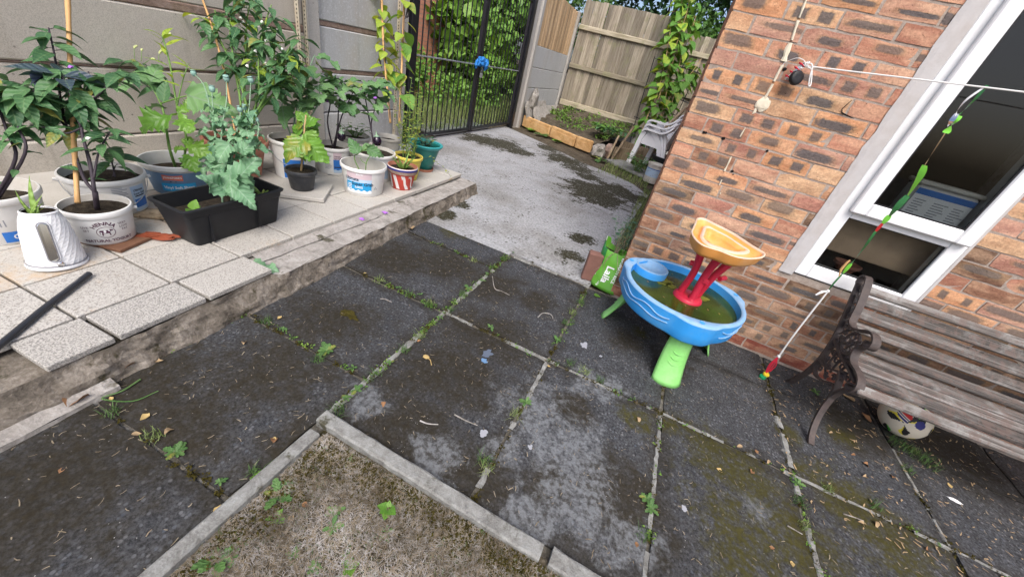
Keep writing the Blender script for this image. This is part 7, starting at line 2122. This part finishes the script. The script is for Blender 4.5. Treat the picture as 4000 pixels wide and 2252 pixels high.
p = Plant('aloe', 'clump of narrow upright aloe leaves in the painted red pot', (-1.868, .078, TZ + .155))
for k in range(26):
    a = k * 2.4; e = rnd.uniform(.9, 2.4); put_leaf(p.t, 'aloe' if k % 3 == 0 else 'grassblade', (.02 * math.cos(a), .02 * math.sin(a), 0), (math.cos(a), math.sin(a), e), rnd.uniform(.08, .16))
p.done(M['stem_green'])
p = Plant('small_shrub', 'small dark leaved shoot in the teal pot', (-2.06, .655, TZ + .15))
for k in range(6):
    a = k * 1.05; q = p.stem([(-2.06, .655, TZ + .15), (-2.06 + .04 * math.cos(a), .655 + .04 * math.sin(a), TZ + .24), (-2.06 + .08 * math.cos(a), .655 + .08 * math.sin(a), TZ + .30)], .003, .001); p.leaves(q, 'teal', .3, 1, 7, .05, .3, .05)
q = p.stem([(-1.985, .40, TZ + .19), (-1.787,0.256,0.384), (-1.736,0.268,0.418), (-1.692,0.262,0.391), (-1.593,0.269,0.357), (-1.531,0.259,0.314)], .0015, .0008); p.leaves(q, 'oregano', .3, 1, 14, .022, 0, .05)
p.done(M['stem_dark'])
# aloe in the kettle
p = Plant('aloe', 'spiky pale green aloe growing from the kettle', (-2.098, -1.853, TZ + .205))
for d, s_ in (((-.12, .05, 1), .155), ((-.55, -.25, 1), .11), ((.45, .25, 1), .10), ((.1, -.4, .9), .08), ((-.3, .4, .9), .07), ((.5, -.2, .7), .06), ((-.6, .1, .5), .055), ((.2, .5, .6), .05)): put_leaf(p.t, 'aloe', (rnd.uniform(-.01, .01), rnd.uniform(-.01, .01), -.005), d, s_, (.3, -.8, .3), .06)
p.done(M['stem_green'])
# climbing bean on canes by the gate
cane('bamboo_cane', 'bamboo cane of the climbing bean nearest the wall panels', [(-2.536,0.744,0.442), (-2.859,1.012,1.003), (-3.090,1.232,1.449)], .010)
cane('bamboo_cane', 'bamboo cane of the climbing bean nearest the gate', [(-2.526,0.867,0.439), (-2.773,1.180,1.036), (-2.970,1.424,1.504)], .010)
p = Plant('bean_vine', 'lime green bean climbing twin canes beside the gate', (-2.506,0.728,0.404), 'vine')
for x0, x1, ph in ((1525, 1490, 0), (1560, 1580, 2), (1530, 1495, 4)):
    pass
VN = [[(-2.536,0.744,0.442), (-2.606,0.794,0.608), (-2.764,0.945,0.800), (-2.828,0.987,1.007), (-2.985,1.143,1.206), (-3.090,1.232,1.449)], [(-2.526,0.867,0.439), (-2.591,0.952,0.657), (-2.740,1.142,0.905), (-2.802,1.218,1.165), (-2.970,1.424,1.504)]]
for k, s_ in enumerate(VN):
    q = p.stem(s_, .004, .003); p.leaves(q, ('lime', 'bean')[k], .25, 1, (20, 9)[k], (.13, .17)[k], -.6, .3, 1, .6)
    p.leaves(q, 'lime', .35, 1, 10, .12, -.7, .4, 1, .6)
for pts in ([(-2.918,1.402,1.446), (-2.884,1.372,1.384), (-2.872,1.324,1.305)], [(-2.904,1.007,1.015), (-2.868,0.964,0.933), (-2.819,0.935,0.865)], [(-2.889,1.400,1.429), (-2.855,1.355,1.344), (-2.868,1.334,1.317)]):
    m = MB(); m.tube([p.L(c) for c in catmull(pts, 4)], [.003, .007, .007, .008, .008, .008, .007, .006, .003], 6); m.build('bean_pod', M['stem_dark'], p.t)
p.done(M['stem_dark'])
# ---- climber by the fence
p = Plant('climbing_bean', 'tall bushy climbing bean on the trellis in front of the timber fence', (-.55, 6.6, .05), 'vine')

VS = [[(-.55, 6.6, .05), (-0.539,6.251,0.385), (-0.593,6.601,0.954), (-0.647,6.952,1.524), (-0.701,7.302,2.093), (-0.755,7.653,2.663), (-0.863,7.917,3.122)], [(-.5, 6.6, .05), (-0.397,6.313,0.419), (-0.404,6.685,1.000), (-0.417,6.991,1.482), (-0.566,7.299,2.029), (-0.857,7.546,2.541), (-0.965,7.810,3.001)], [(-.45, 6.65, .05), (-0.302,6.355,0.442), (-0.295,6.639,0.880), (-0.336,6.902,1.307), (-0.221,7.140,1.626), (-0.126,7.400,1.989)], [(-.6, 6.6, .05), (-0.651,6.264,0.455), (-0.671,6.504,0.839), (-0.668,6.755,1.228), (-0.789,7.107,1.829), (-0.938,7.416,2.376)], [(-.5, 6.6, .05), (-0.390,6.379,0.518), (-0.485,6.774,1.175), (-0.633,7.082,1.721), (-0.545,7.496,2.325), (-0.565,7.736,2.708)]]
for k, s_ in enumerate(VS):
    q = p.stem(s_, .012, .006); p.leaves(q, 'bean', .12, 1, 42, .22, -.5, .45, 1, .6); p.leaves(q, 'lime' if k % 2 else 'bean', .5, 1, 16, .24, -.5, .6, 1, .7)
for k in range(14):
    x_ = -.75 + .06 * k; m = MB(); m.tube([p.L((x_, 6.55 + .02 * (k % 3), .0)), p.L((x_ + .10, 6.7, .5)), p.L((x_ + .2, 6.75, 1.0 + .03 * (k % 4)))], .006, 5); m.build('dry_stalk', M['straw'], p.t)
p.done(M['stem_wood'])

# ================================================================ bed weeds and growth by the walls
rs = np.random.RandomState(5)
cc = []; rr_ = []
for k in range(34):
    t = rs.rand(); x_ = -2.75 + 1.75 * rs.rand(); y_ = 5.75 + 1.9 * rs.rand()
    cc.append((x_, y_, bz(x_, y_) + .04)); rr_.append((.10 + .12 * rs.rand(), .10 + .12 * rs.rand(), .045))
o = cloud_obj('bed_ground_cover', M['bedgreen'], None, 1100, cc, rr_, .055, 5, up=1.0, shape=.6); tag(o, 'low weeds and seedlings covering the soil of the vegetable bed', 'weeds', kind='stuff')
p = Plant('potato_plant', 'dark green leafy potato plant at the right of the vegetable bed', (-1.25, 5.85, .2))
for k in range(7):
    a = k * .7; q = p.stem([(-1.25, 5.85, .2), (-1.25 + .15 * math.cos(a), 5.85 + .15 * math.sin(a), .38), (-1.25 + .33 * math.cos(a), 5.85 + .33 * math.sin(a), .42)], .007, .003); p.leaves(q, 'pepper', .3, 1, 9, .15, .1, .1)
    p.leaves(q, 'bean', .5, 1, 4, .12, .2, .1)
p.done(M['stem_green'])
for k, (x_, y_, s_, lb) in enumerate(((-2.75, 5.42, .16, 'leafy weed at the foot of the left ochre block'), (-2.45, 5.28, .18, 'leafy weed below the first ochre block joint'), (-2.05, 5.12, .12, 'small leafy weed below the middle ochre block'), (-1.05, 4.62, .20, 'broad leaved weed beside the corner concrete lump'), (-.55, 5.25, .2, 'weed under the front of the stacked chairs'), (-.95, 5.45, .22, 'weed between the stakes and the timber edging'))):
    p = Plant('broadleaf_weed', lb, (x_, y_, -.01))
    for j in range(9): a = j * 2.4; put_leaf(p.t, 'weed' if k % 2 else 'round', (0, 0, .01), (math.cos(a), math.sin(a), .35), s_ * rnd.uniform(.5, 1), jit=.2)
    p.stem([(x_, y_, -.01), (x_, y_, .04)], .004, .003, 2); p.done(M['stem_green'])
p = Plant('fern_weed', 'feathery weed growing beside the stacked chairs and white bucket', (-.38, 4.45, -.01))
for k in range(12):
    a = k * .55; q = p.stem([(-.38, 4.45, -.01), (-.38 + .12 * math.cos(a), 4.45 + .12 * math.sin(a), .20), (-.38 + .26 * math.cos(a), 4.45 + .26 * math.sin(a), .28)], .004, .001); p.leaves(q, 'weed', .2, 1, 12, .07, .1, .02)
p.done(M['stem_green'])
v, f = blades(1300, (-.13, -.015, .35, 3.6), .07, .005, 11, lambda a, b_: -.02, .9)
o = obj('wall_foot_grass', mesh('wall_foot_grass', v, f, M['wildgrass'])); tag(o, 'weedy grass along the foot of the house wall beside the concrete', 'grass', kind='stuff')
v, f = blades(900, (-.9, -.1, 3.6, 5.2), .12, .008, 12, lambda a, b_: -.03, .9)
o = obj('side_bed_grass', mesh('side_bed_grass', v, f, M['wildgrass'])); tag(o, 'sparse grass on the soil below the stacked chairs', 'grass', kind='stuff')
p = Plant('willowherb', 'wispy grey green weeds with yellow flowers growing behind the rice bag', (-.05, .26, 0))
for k in range(16):
    a = k * .9; r_ = rnd.uniform(.02, .12); q = p.stem([(-.05 + .02 * math.cos(a), .26 + .03 * math.sin(a), 0), (-.05 + r_ * math.cos(a) * .5, .26 + r_ * math.sin(a), .22), (-.07 + r_ * math.cos(a), .26 + r_ * math.sin(a) * 1.2, rnd.uniform(.32, .50))], .002, .001); p.leaves(q, 'teal', .15, 1, 16, .035, .3, .02)
p.done(M['stem_grey'])
p = Plant('dry_bramble', 'dry looping yellow stems rising out of the rice bag', (-.07, .12, .24))
for k in range(8):
    a = k * .8; w_ = rnd.uniform(.05, .11); h_ = rnd.uniform(.10, .21)
    p.stem([(-.07, .12, .24), (-.07 + .03 * math.cos(a), .12 + .03 * math.sin(a), .24 + h_ * .7), (-.05 + w_ * .5 * math.cos(a), .12 + w_ * .5 * math.sin(a), .24 + h_), (-.03 + w_ * math.cos(a), .10 + w_ * math.sin(a), .24 + h_ * .4)], .0022, .0012)
p.stem([(-.07, .10, .27), (-.11, -.02, .25), (-.10, -.03, .15), (-.06, -.02, .08)], .002, .001); p.stem([(-.06, .10, .27), (-.02, -.03, .22), (.02, -.03, .14), (.05, -.02, .10)], .002, .001); p.stem([(-.08, .10, .27), (-.13, -.02, .18), (-.17, -.01, .12)], .002, .001)
p.done(M['straw'])


# ================================================================ weeds in the joints, litter, lawn
ROSETTES = [(-1.104,-0.289,0.000), (-0.777,0.024,0.000), (-0.790,-0.403,0.000), (-0.771,-0.504,0.000), (-0.792,-0.653,0.000), (-1.105,-0.916,0.000), (-0.974,-0.895,0.000), (-0.773,-0.996,0.000), (-0.766,-1.409,0.000), (-0.866,-1.524,0.000), (-0.772,-1.608,0.000), (-0.777,-1.656,0.000), (-0.156,-1.259,0.000), (-0.165,-0.754,0.000), (-0.513,-0.893,0.000), (-1.037,-2.091,0.000), (-0.847,-2.088,0.000), (-1.554,-1.417,0.000), (-1.274,-1.524,0.000), (-1.441,-2.083,0.000), (1.024,-0.980,0.000), (1.298,-0.187,0.000)]
LAWN_WEEDS = [(-0.677,-1.857,0.000), (-0.581,-1.851,0.000), (-0.499,-1.866,0.000), (-0.627,-2.080,0.000), (-0.498,-1.988,0.000), (-0.477,-2.023,0.000), (-0.374,-1.905,0.000), (-0.262,-1.854,0.000), (-0.389,-2.058,0.000), (-0.683,-2.233,0.000), (-0.643,-2.197,0.000), (-0.067,-1.816,0.000), (0.159,-1.781,0.000), (-0.511,-2.125,0.000), (-0.647,-2.165,0.000), (-0.362,-2.073,-0.000), (-0.440,-2.120,0.000), (-0.335,-1.960,0.000)]
TUFTS = [(-0.936,-0.317,0.000), (-0.788,-0.729,0.000), (-1.021,-0.937,0.000), (-0.880,-0.921,0.000), (-0.171,-0.566,0.000), (-0.148,-0.268,0.000), (-0.161,-0.436,0.000), (0.115,-0.907,0.000), (-0.049,-0.893,0.000), (0.030,-0.898,0.000), (-0.767,-1.507,0.000), (-0.767,-1.307,0.000), (-0.769,-1.182,0.000), (-0.788,-0.300,0.000), (-0.787,-0.135,0.000), (-1.236,-0.940,0.000), (-0.877,-0.953,0.000), (-0.771,-0.914,0.000), (-1.533,-1.948,0.000), (-1.539,-1.835,0.000), (-1.326,-2.103,0.000), (-1.140,-2.096,0.000), (-1.358,-1.527,0.000), (-1.012,-1.573,0.000), (-1.531,-1.668,0.000), (-1.506,-2.177,0.000), (-1.505,-2.089,0.000), (1.722,-0.368,0.000), (1.694,-0.364,0.000), (1.351,-0.896,0.000), (1.158,-0.926,0.000), (0.408,-1.556,0.000), (1.008,-1.079,0.000), (1.003,-1.184,0.000), (1.615,-0.552,0.000), (-0.191,-1.603,0.000), (-0.167,-1.621,0.000), (-0.747,-1.756,0.000), (-0.756,-1.713,0.000), (-0.170,-1.345,0.000), (-0.786,-2.011,0.000)]
DRYLEAVES = [(-1.489,-1.971,0.000), (-1.466,-1.923,0.000), (-1.441,-2.126,0.000), (-1.407,-2.219,0.000), (-1.388,-2.075,0.000), (-1.348,-1.477,0.000), (-1.312,-1.671,0.000), (-1.235,-2.064,0.000), (-1.190,-2.111,0.000), (-1.220,-2.270,0.000), (-0.843,-1.914,0.000), (-1.124,-2.059,0.000), (-1.554,-0.226,0.000), (-1.542,-0.906,0.000), (-1.542,-1.023,0.000), (-0.665,-1.284,0.000), (-1.130,-1.271,0.000), (-0.139,-0.979,0.000), (-0.643,-1.603,0.000), (-1.342,-0.926,0.000), (-0.753,-1.215,0.000), (1.498,-0.096,0.000), (1.563,-0.218,0.000), (1.404,-0.650,0.000), (1.511,-0.648,0.000), (1.366,-0.740,0.000), (0.915,-0.930,0.000), (1.804,-0.526,0.000), (0.858,-1.349,0.000), (0.791,-0.918,0.000), (0.868,-0.901,0.000), (0.829,-1.036,0.000), (0.390,-1.596,0.000), (0.330,-1.052,0.000), (1.312,-1.002,0.000), (1.252,-1.036,0.000), (0.689,-1.113,0.000), (1.494,-1.009,0.000), (0.921,-1.371,0.000), (1.287,-0.516,0.000), (1.393,-0.507,0.000), (1.357,-0.617,0.000), (-0.838,-1.914,0.000), (-0.591,-2.063,0.000), (-0.672,-2.138,0.000), (-0.776,-2.143,0.000), (-0.588,-2.016,0.000), (-0.200,-1.867,0.000), (-0.262,-1.901,0.000), (-0.262,-2.033,0.000), (-0.528,-1.755,0.000)]

def where(x, y):
    if y > -.05: return 'on the concrete by the terrace end'
    if x > 1.15 and y > -.75: return 'close to the bench'
    if x > .95: return 'in front of the bench'
    if x > .30 and y > -.95: return 'between water table and bench'
    if x > .30: return 'on the mossy lower slabs'
    if y < -1.79 and x > -.74: return 'in the dry lawn corner'
    if x < -1.15: return 'near the foot of the terrace'
    if x < -.70 and y < -1.4: return 'left of the lawn kerb'
    if x < -.70: return 'on the left hand slabs'
    if x > -.25 and y > -.95: return 'left of the water table'
    if y > -.95: return 'on the slabs in the patio middle'
    return 'just behind the lawn kerb'
def rosette(pos, size, n, label, group, fam_='weed'):
    t = thing('weed', label, 'weed', (pos[0], pos[1], .0), group=group)
    a0 = rnd.uniform(0, 6)
    for j in range(n):
        a = a0 + j * 2.4; put_leaf(t, fam_, (0, 0, .006), (math.cos(a), math.sin(a), rnd.uniform(.1, .6)), size * rnd.uniform(.55, 1.1), jit=.15)
for k, q in enumerate(ROSETTES): rosette(q, rnd.uniform(.02, .038), rnd.randint(5, 9), 'small green rosette weed ' + where(q[0], q[1]), 'rosette weeds in the slab joints')
for k, q in enumerate(LAWN_WEEDS): rosette(q, rnd.uniform(.018, .036), rnd.randint(5, 9), 'small green weed growing in the dry lawn', 'weeds in the lawn', 'weed' if k % 3 else 'round')
rosette((-0.676,-2.033,0.000), .06, 10, 'largest upright green weed in the left part of the lawn', None)
rosette((-0.663,-2.221,0.000), .05, 12, 'sprawling green weed at the bottom edge of the lawn by the left kerb', None)
rosette((-1.555,-1.542,0.000), .065, 12, 'rounded dark leaf weed at the foot of the terrace front', None, 'round')
rosette((-1.568,-1.134,-0.000), .085, 12, 'toothed weed under the broken gap in the terrace front', None)
rosette((-1.028,-1.513,0.000), .05, 14, 'spreading grey green weed clump on the slab left of the patio middle', None)
rosette((0.407,-1.415,0.000), .035, 7, 'taller weed in the joint right of the pale slab, lower part', None); rosette((0.424,-1.442,0.000), .035, 7, 'low weed in the joint right of the pale slab', None)
rosette((0.907,0.145,0.000), .06, 7, 'small weed at the foot of the brick wall right of the water table', None)
# grass tufts
for k, q in enumerate(TUFTS):
    v, f = blades(46, (-.022, .022, -.022, .022), .038, .0022, 100 + k, lean=1.1)
    o = obj('grass_tuft', mesh('grass_tuft', v, f, M['grass'] if k % 3 else M['wildgrass']), None, (q[0], q[1], 0)); tag(o, 'small grass tuft sprouting from a joint ' + where(q[0], q[1]), 'grass', 'grass tufts in the joints')
v, f = blades(220, (-.10, .10, -.05, .05), .05, .0025, 71, lean=1.2); o = obj('grass_tuft', mesh('grass_tuft', v, f, M['grass']), None, (1.705,-0.389,0.000), (0, 0, -.5)); tag(o, 'flattened green grass tuft in front of the football', 'grass')
v, f = blades(150, (-.03, .03, -.03, .03), .06, .0022, 72, lean=1.1); o = obj('grass_tuft', mesh('grass_tuft', v, f, M['grass']), None, (-1.532,-1.951,0.000)); tag(o, 'bright green grass tuft at the foot of the terrace front', 'grass')
# dry leaves
def dryleaf(seed, mat, curl):
    r = random.Random(seed); v = []; f = []; nt, c = 6, 2
    for i in range(nt + 1):
        t = i / nt; hw = .32 * math.sin(PI * t ** .8) * r.uniform(.8, 1.15) + .01
        for j in range(-c, c + 1):
            u = j / c; x = u * hw
            v.append((x, t - .5, .10 + curl * (x * x * 2.2) + .12 * math.sin(t * 4 + seed) * curl + r.uniform(-.015, .015)))
    W = 2 * c + 1
    for i in range(nt):
        for j in range(W - 1): a = i * W + j; f.append((a, a + 1, a + W + 1, a + W))
    return mesh('dry_leaf', v, f, mat, True)
DL = [dryleaf(1, M['dry_leaf'], 1.2), dryleaf(2, M['pale_leaf'], .8), dryleaf(3, M['yellow_leaf'], .7), dryleaf(4, M['dry_leaf'], .6), dryleaf(5, M['pale_leaf'], 1.6)]
for k, q in enumerate(DRYLEAVES):
    o = obj('fallen_leaf', rnd.choice(DL), None, (q[0], q[1], .002), (rnd.uniform(-.15, .15), rnd.uniform(-.15, .15), rnd.uniform(0, 6.3)), rnd.uniform(.018, .034)); tag(o, 'small dry fallen leaf lying ' + where(q[0], q[1]), 'leaf', 'fallen leaves on the patio')
def bigleaf(pos, k, s_, rz, label, z=0.002, sq=1.0):
    o = obj('fallen_leaf', DL[k], None, (pos[0], pos[1], pos[2] + z), (0, 0, rz), (s_ * sq, s_, s_)); tag(o, label, 'leaf')
bigleaf((-1.470,-1.917,0.000), 1, .085, -1.0, 'rolled pale brown leaf against the terrace front', .004, .6)
bigleaf((-1.490,-1.969,0.000), 0, .08, .3, 'crumpled brown leaf left of the rolled leaf')
bigleaf((-1.446,-2.124,0.000), 0, .085, .5, 'large reddish dry leaf on the patio near the lower left')
bigleaf((-1.540,-0.236,0.000), 1, .10, 1.0, 'pale brown leaf at the foot of the terrace by the concrete')
bigleaf((-1.554,-0.918,0.000), 3, .09, .2, 'curled brown leaf on the slab joint at the terrace foot'); bigleaf((-1.539,-1.029,0.000), 0, .08, 1.4, 'dark curled leaf under the terrace edge')
bigleaf((-1.792,0.705,0.110), 2, .13, .3, 'yellow leaf on the broken end of the terrace ledge', .012, .7)
bigleaf((1.496,-0.102,0.000), 1, .07, .6, 'pale leaf behind the front leg of the bench')
bigleaf((1.545,-0.236,0.000), 3, .06, .6, 'orange brown leaf left of the football')
m = MB(); v, f = blob((0, 0, 0), .03, 5, 3, 1.0, (2.2, .7, .45)); m.add(v, f); o = m.build('dried_peel', M['rust_leaf'], None, (-2.061,-1.516,0.166), (0, 0, .75)); tag(o, 'rust coloured dried peel on the terrace right of the yogurt bucket', 'peel')
me = LF['poppy'][0]
o = obj('fallen_leaf', me, None, (-1.627,-1.381,0.124), (.05, .05, -1.0), .12); tag(o, 'fresh grey green leaf lying on the terrace ledge', 'leaf')
o = obj('fallen_leaf', LF['lettuce'][0], None, (-0.753,-2.045,0.012), (0, .2, .4), .06); tag(o, 'green leaf resting on the left lawn kerb', 'leaf')
o = obj('fallen_leaf', LF['round'][0], None, (-0.096,-0.112,0.006), (0, 0, -1.4), .05); tag(o, 'fresh green leaf on the slab below the rice bag', 'leaf')
for k, q in enumerate(((-1.686,-0.575,0.118), (-1.664,-0.368,0.118))):
    m = MB(); v, f = blob((0, 0, .004), .016, 4 + k, 2, .7, (1.2, .9, .35)); m.add(v, f); o = m.build('petal', M['purple'], None, q); tag(o, ('purple petal on the terrace ledge, nearer one', 'purple petal on the terrace ledge, farther one')[k], 'petal')
m = MB(); v, f = blob((0, 0, 0), .013, 9, 2, .5, (1.2, .9, .4)); m.add(v, f); m.tube([(.0, 0, .0), (.03, -.01, .004), (.05, -.03, .0)], .002, 5); o = m.build('seed_pod', M['yellow_leaf'], None, (-0.659,-1.290,0.010)); tag(o, 'pale yellow seed pod on the mossy slab', 'pod')
m = MB(); v, f = blob((0, 0, .004), .035, 2, 3, 1.0, (1.2, .6, .25)); m.add(v, f); o = m.build('moss_clump', M['moss'], None, (-1.131,-1.268,0.000)); tag(o, 'clump of loose moss on the slab', 'moss')
m = MB(); v, f = blob((0, 0, .006), .014, 7, 2, .8, (1.6, .7, .3)); m.add(v, f); o = m.build('feather', M['print_white'], None, (1.775,-0.624,0.000)); tag(o, 'white feather on the slab in front of the bench', 'feather')
# paint marks on slabs
def stain(pos, r, seed, mat, name, label=None, sx=1.0, z=.0085):
    n = 26; v = [(0, 0, 0)]; f = []
    for k in range(n):
        a = 2 * PI * k / n; q = r * (1 + .75 * mnoise.noise(Vector((math.cos(a) * 1.6, math.sin(a) * 1.6, seed)))); v.append((q * math.cos(a) * sx, q * math.sin(a), 0))
    f = [(0, 1 + k, 1 + (k + 1) % n) for k in range(n)]
    return obj(name, mesh(name, v, f, mat), patio, (pos[0], pos[1], z))
stain((-0.432,-1.091,0.000), .028, 2.2, simple('slate_paint', (.10, .125, .17), .6, .2), 'paint_mark', sx=.7); stain((-0.427,-1.147,0.000), .016, 4.2, M['mid_blue'], 'paint_mark')
for q, r_ in (((-0.019,-0.699,0.000), .028), ((0.083,-0.730,0.000), .010), ((0.542,-1.379,0.000), .014), ((-0.241,-1.504,0.000), .020), ((-0.056,-1.458,0.000), .012)): stain(q, r_ * .8, q[0] * 9, M['print_grey'], 'paint_mark')
for pts, lb in (([(-0.744,-0.411,0.000), (-0.668,-0.529,0.000), (-0.617,-0.529,-0.000), (-0.560,-0.534,0.000)], 'forked dry twig on the slab in the patio middle'), ([(-0.330,-0.629,-0.000), (-0.319,-0.568,0.000), (-0.275,-0.548,0.000), (-0.248,-0.580,0.000)], 'curved dry twig near the slab corner'), ([(-1.109,-1.070,0.000), (-1.087,-1.056,0.000), (-1.045,-1.055,0.000)], 'dry seed stalk on the left slab'), ([(0.934,-1.223,0.000), (0.959,-1.225,0.000), (0.986,-1.228,0.000)], 'dry twig on the slab joint at the lower right'), ([(1.186,-1.029,0.000), (1.227,-1.020,0.000), (1.266,-1.015,0.000)], 'thin pale twig on the mossy slab at the lower right'), ([(-0.480,-1.588,0.000), (-0.448,-1.583,0.000), (-0.412,-1.564,0.000)], 'short pale twig on the dark mossy slab'), ([(-0.383,-1.490,0.000), (-0.329,-1.489,0.000), (-0.279,-1.483,0.000)], 'longer pale twig on the dark mossy slab'), ([(-0.483,-2.105,0.000), (-0.479,-2.074,-0.000), (-0.468,-2.044,0.000)], 'straight straw stem lying in the lawn'), ([(-0.688,-2.197,0.000), (-0.620,-2.177,0.000), (-0.544,-2.149,0.000)], 'long straw stalk across the left of the lawn'), ([(-1.404,-1.984,0.000), (-1.394,-2.042,0.000), (-1.406,-2.090,0.000), (-1.326,-2.049,0.000), (-1.309,-1.983,0.000)], 'green tendril trailing on the lower left slabs')):
    b0 = Vector(pts[0]); m = MB(); q = catmull([Vector(c) - b0 + Vector((0, 0, .006)) for c in pts], 5); m.tube(q, [.0032 * (1 - .5 * i / len(q)) for i in range(len(q))], 5)
    o = m.build('twig', M['straw_pale'] if 'green' not in lb else M['leaf_weed'], None, b0); tag(o, lb, 'twig')
# fine litter over the slabs
def litter(N, box, L, w, seed, zf, poly=None):
    rs = np.random.RandomState(seed)
    p = np.stack([rs.uniform(box[0], box[1], N), rs.uniform(box[2], box[3], N)], 1)
    if poly is not None: p = p[poly(p)]
    n = len(p); a = rs.uniform(0, 2 * PI, n); l = L * (.4 + rs.rand(n)); z = np.array([zf(x, y) for x, y in p])
    d = np.stack([np.cos(a), np.sin(a), rs.uniform(-.08, .12, n)], 1) * l[:, None] * .5; s = np.stack([-np.sin(a), np.cos(a), np.zeros(n)], 1) * (w * (.5 + rs.rand(n)))[:, None] * .5
    c = np.concatenate([p, z[:, None] + .003], 1); b = np.stack([-np.sin(a) * .2, np.cos(a) * .2, .1 * np.ones(n)], 1) * l[:, None] * rs.uniform(-.6, .6, n)[:, None]
    v = np.stack([c - d - s, c - d + s, c + b + s, c + b - s, c + d + s * .5, c + d - s * .5], 1).reshape(-1, 3); i = np.arange(n)[:, None] * 6
    return v, np.concatenate([i + [0, 1, 2, 3], i + [3, 2, 4, 5]], 0)
notlawn = lambda p: ~((p[:, 0] > -.74) & (p[:, 1] < -1.76))
v, f = litter(2600, (-1.5, 2.2, -2.7, -.02), .016, .0022, 3, lambda x, y: .005, notlawn)
o = obj('straw_litter', mesh('straw_litter', v, f, M['straw'])); tag(o, 'fine straw and stalk litter scattered over the patio slabs', 'litter', kind='stuff')
v, f = litter(420, (.95, 2.3, -1.1, -.05), .020, .004, 4, lambda x, y: .005)
o = obj('leaf_litter', mesh('leaf_litter', v, f, M['pale_leaf'])); tag(o, 'dry leaf litter around and under the bench', 'litter', kind='stuff')
jl = [((-1.5, -.8), -.937), ((-1.5, -.8), -1.542), ((-1.5, -.8), -2.108), ((-1.5, -.8), -.292), ((-.78, .43), -.935), ((.43, 2.2), -.937)]
acc = []
rs = np.random.RandomState(9)
cl = []; rd = []
for (x0, x1), y in jl:
    for k in range(int((x1 - x0) / .03)):
        if rs.rand() < .6: cl.append((rs.uniform(x0, x1), y + rs.normal() * .006, .0)); rd.append((.012, .008, .006))
for x_, (y0, y1) in ((-.782, (-1.74, -.03)), (-.157, (-1.74, -.03)), (.432, (-1.74, -.05)), (1.02, (-1.74, -.05)), (1.609, (-1.74, -.4))):
    for k in range(int((y1 - y0) / .03)):
        if rs.rand() < .6: cl.append((x_ + rs.normal() * .006, rs.uniform(y0, y1), .0)); rd.append((.008, .012, .006))
v, f = leaf_cloud(5200, cl, rd, .010, 44, up=.8, shape=.5)
o = obj('joint_moss', mesh('joint_moss', v, f, M['moss'])); tag(o, 'moss and crumbs filling the joints between the patio slabs', 'moss', kind='stuff')
cl = []; rd = []
for a_, b_, n_ in (((-.782, -1.70), (-.782, -.90), 34), ((-.784, -.90), (-.79, -.05), 40), ((-1.25, -.937), (-.80, -.937), 26), ((-1.3, -.292), (-.82, -.295), 14), ((-1.35, -1.54), (-.85, -1.54), 16), ((-.157, -.05), (-.157, -.90), 26), ((.43, -.95), (.43, -1.6), 10), ((1.02, -.9), (1.02, -1.7), 16), ((-.6, -.935), (.4, -.935), 16), ((.5, -.937), (2.1, -.94), 22), ((-1.46, -1.9), (-1.56, -.6), 30)):
    for k in range(n_):
        t = rs.rand(); cl.append((a_[0] + (b_[0] - a_[0]) * t + rs.normal() * .008, a_[1] + (b_[1] - a_[1]) * t + rs.normal() * .008, .004)); q = .006 + .016 * rs.rand() ** 2; rd.append((q, q, q * .6))
v, f = leaf_cloud(1900, cl, rd, .011, 46, up=.8, shape=.5)
o = obj('joint_weeds', mesh('joint_weeds', v, f, M['bedgreen'])); tag(o, 'tiny green weeds matted along the patio joints', 'weeds', kind='stuff')
# dry lawn: dead thatch, moss, some live blades
inl = lambda p: (p[:, 0] > -.72)
v, f = litter(52000, (-.72, .9, -2.75, -1.815), .020, .0011, 6, lambda x, y: lawn_z(x, y) + .004)
o = obj('dead_grass', mesh('dead_grass', v, f, M['straw_pale'])); tag(o, 'matted dead straw coloured grass of the lawn corner', 'grass', kind='stuff')
v, f = litter(26000, (-.72, .9, -2.75, -1.815), .022, .0011, 7, lambda x, y: lawn_z(x, y) + .007)
o = obj('dead_grass', mesh('dead_grass', v, f, M['straw'])); tag(o, 'brown dry stalks lying on the lawn corner', 'grass', kind='stuff')
v, f = blades(12000, (-.72, .9, -2.75, -1.815), .022, .0014, 8, lambda x, y: lawn_z(x, y), 1.1, lambda p: np.array([mnoise.noise(Vector((a * 7, b * 7, 0))) > .0 for a, b in p]))
o = obj('lawn_grass', mesh('lawn_grass', v, f, M['grass'])); tag(o, 'sparse living grass blades in the dry lawn corner', 'grass', kind='stuff')
rs = np.random.RandomState(3)
cl = []
for k in range(1100):
    t = rs.rand()
    if rs.rand() < .7: x_, y_ = -.68 + 1.0 * t, -1.825 - abs(rs.normal()) * .045
    else: x_, y_ = -.70 + abs(rs.normal()) * .04, -1.85 - .6 * t
    cl.append((x_, y_, lawn_z(x_, y_)))
v, f = leaf_cloud(24000, cl, [(.016, .016, .010)] * len(cl), .010, 45, up=.8, shape=.5)
o = obj('lawn_moss', mesh('lawn_moss', v, f, M['moss'])); tag(o, 'dark moss along the inside of the lawn kerbs', 'moss', kind='stuff')
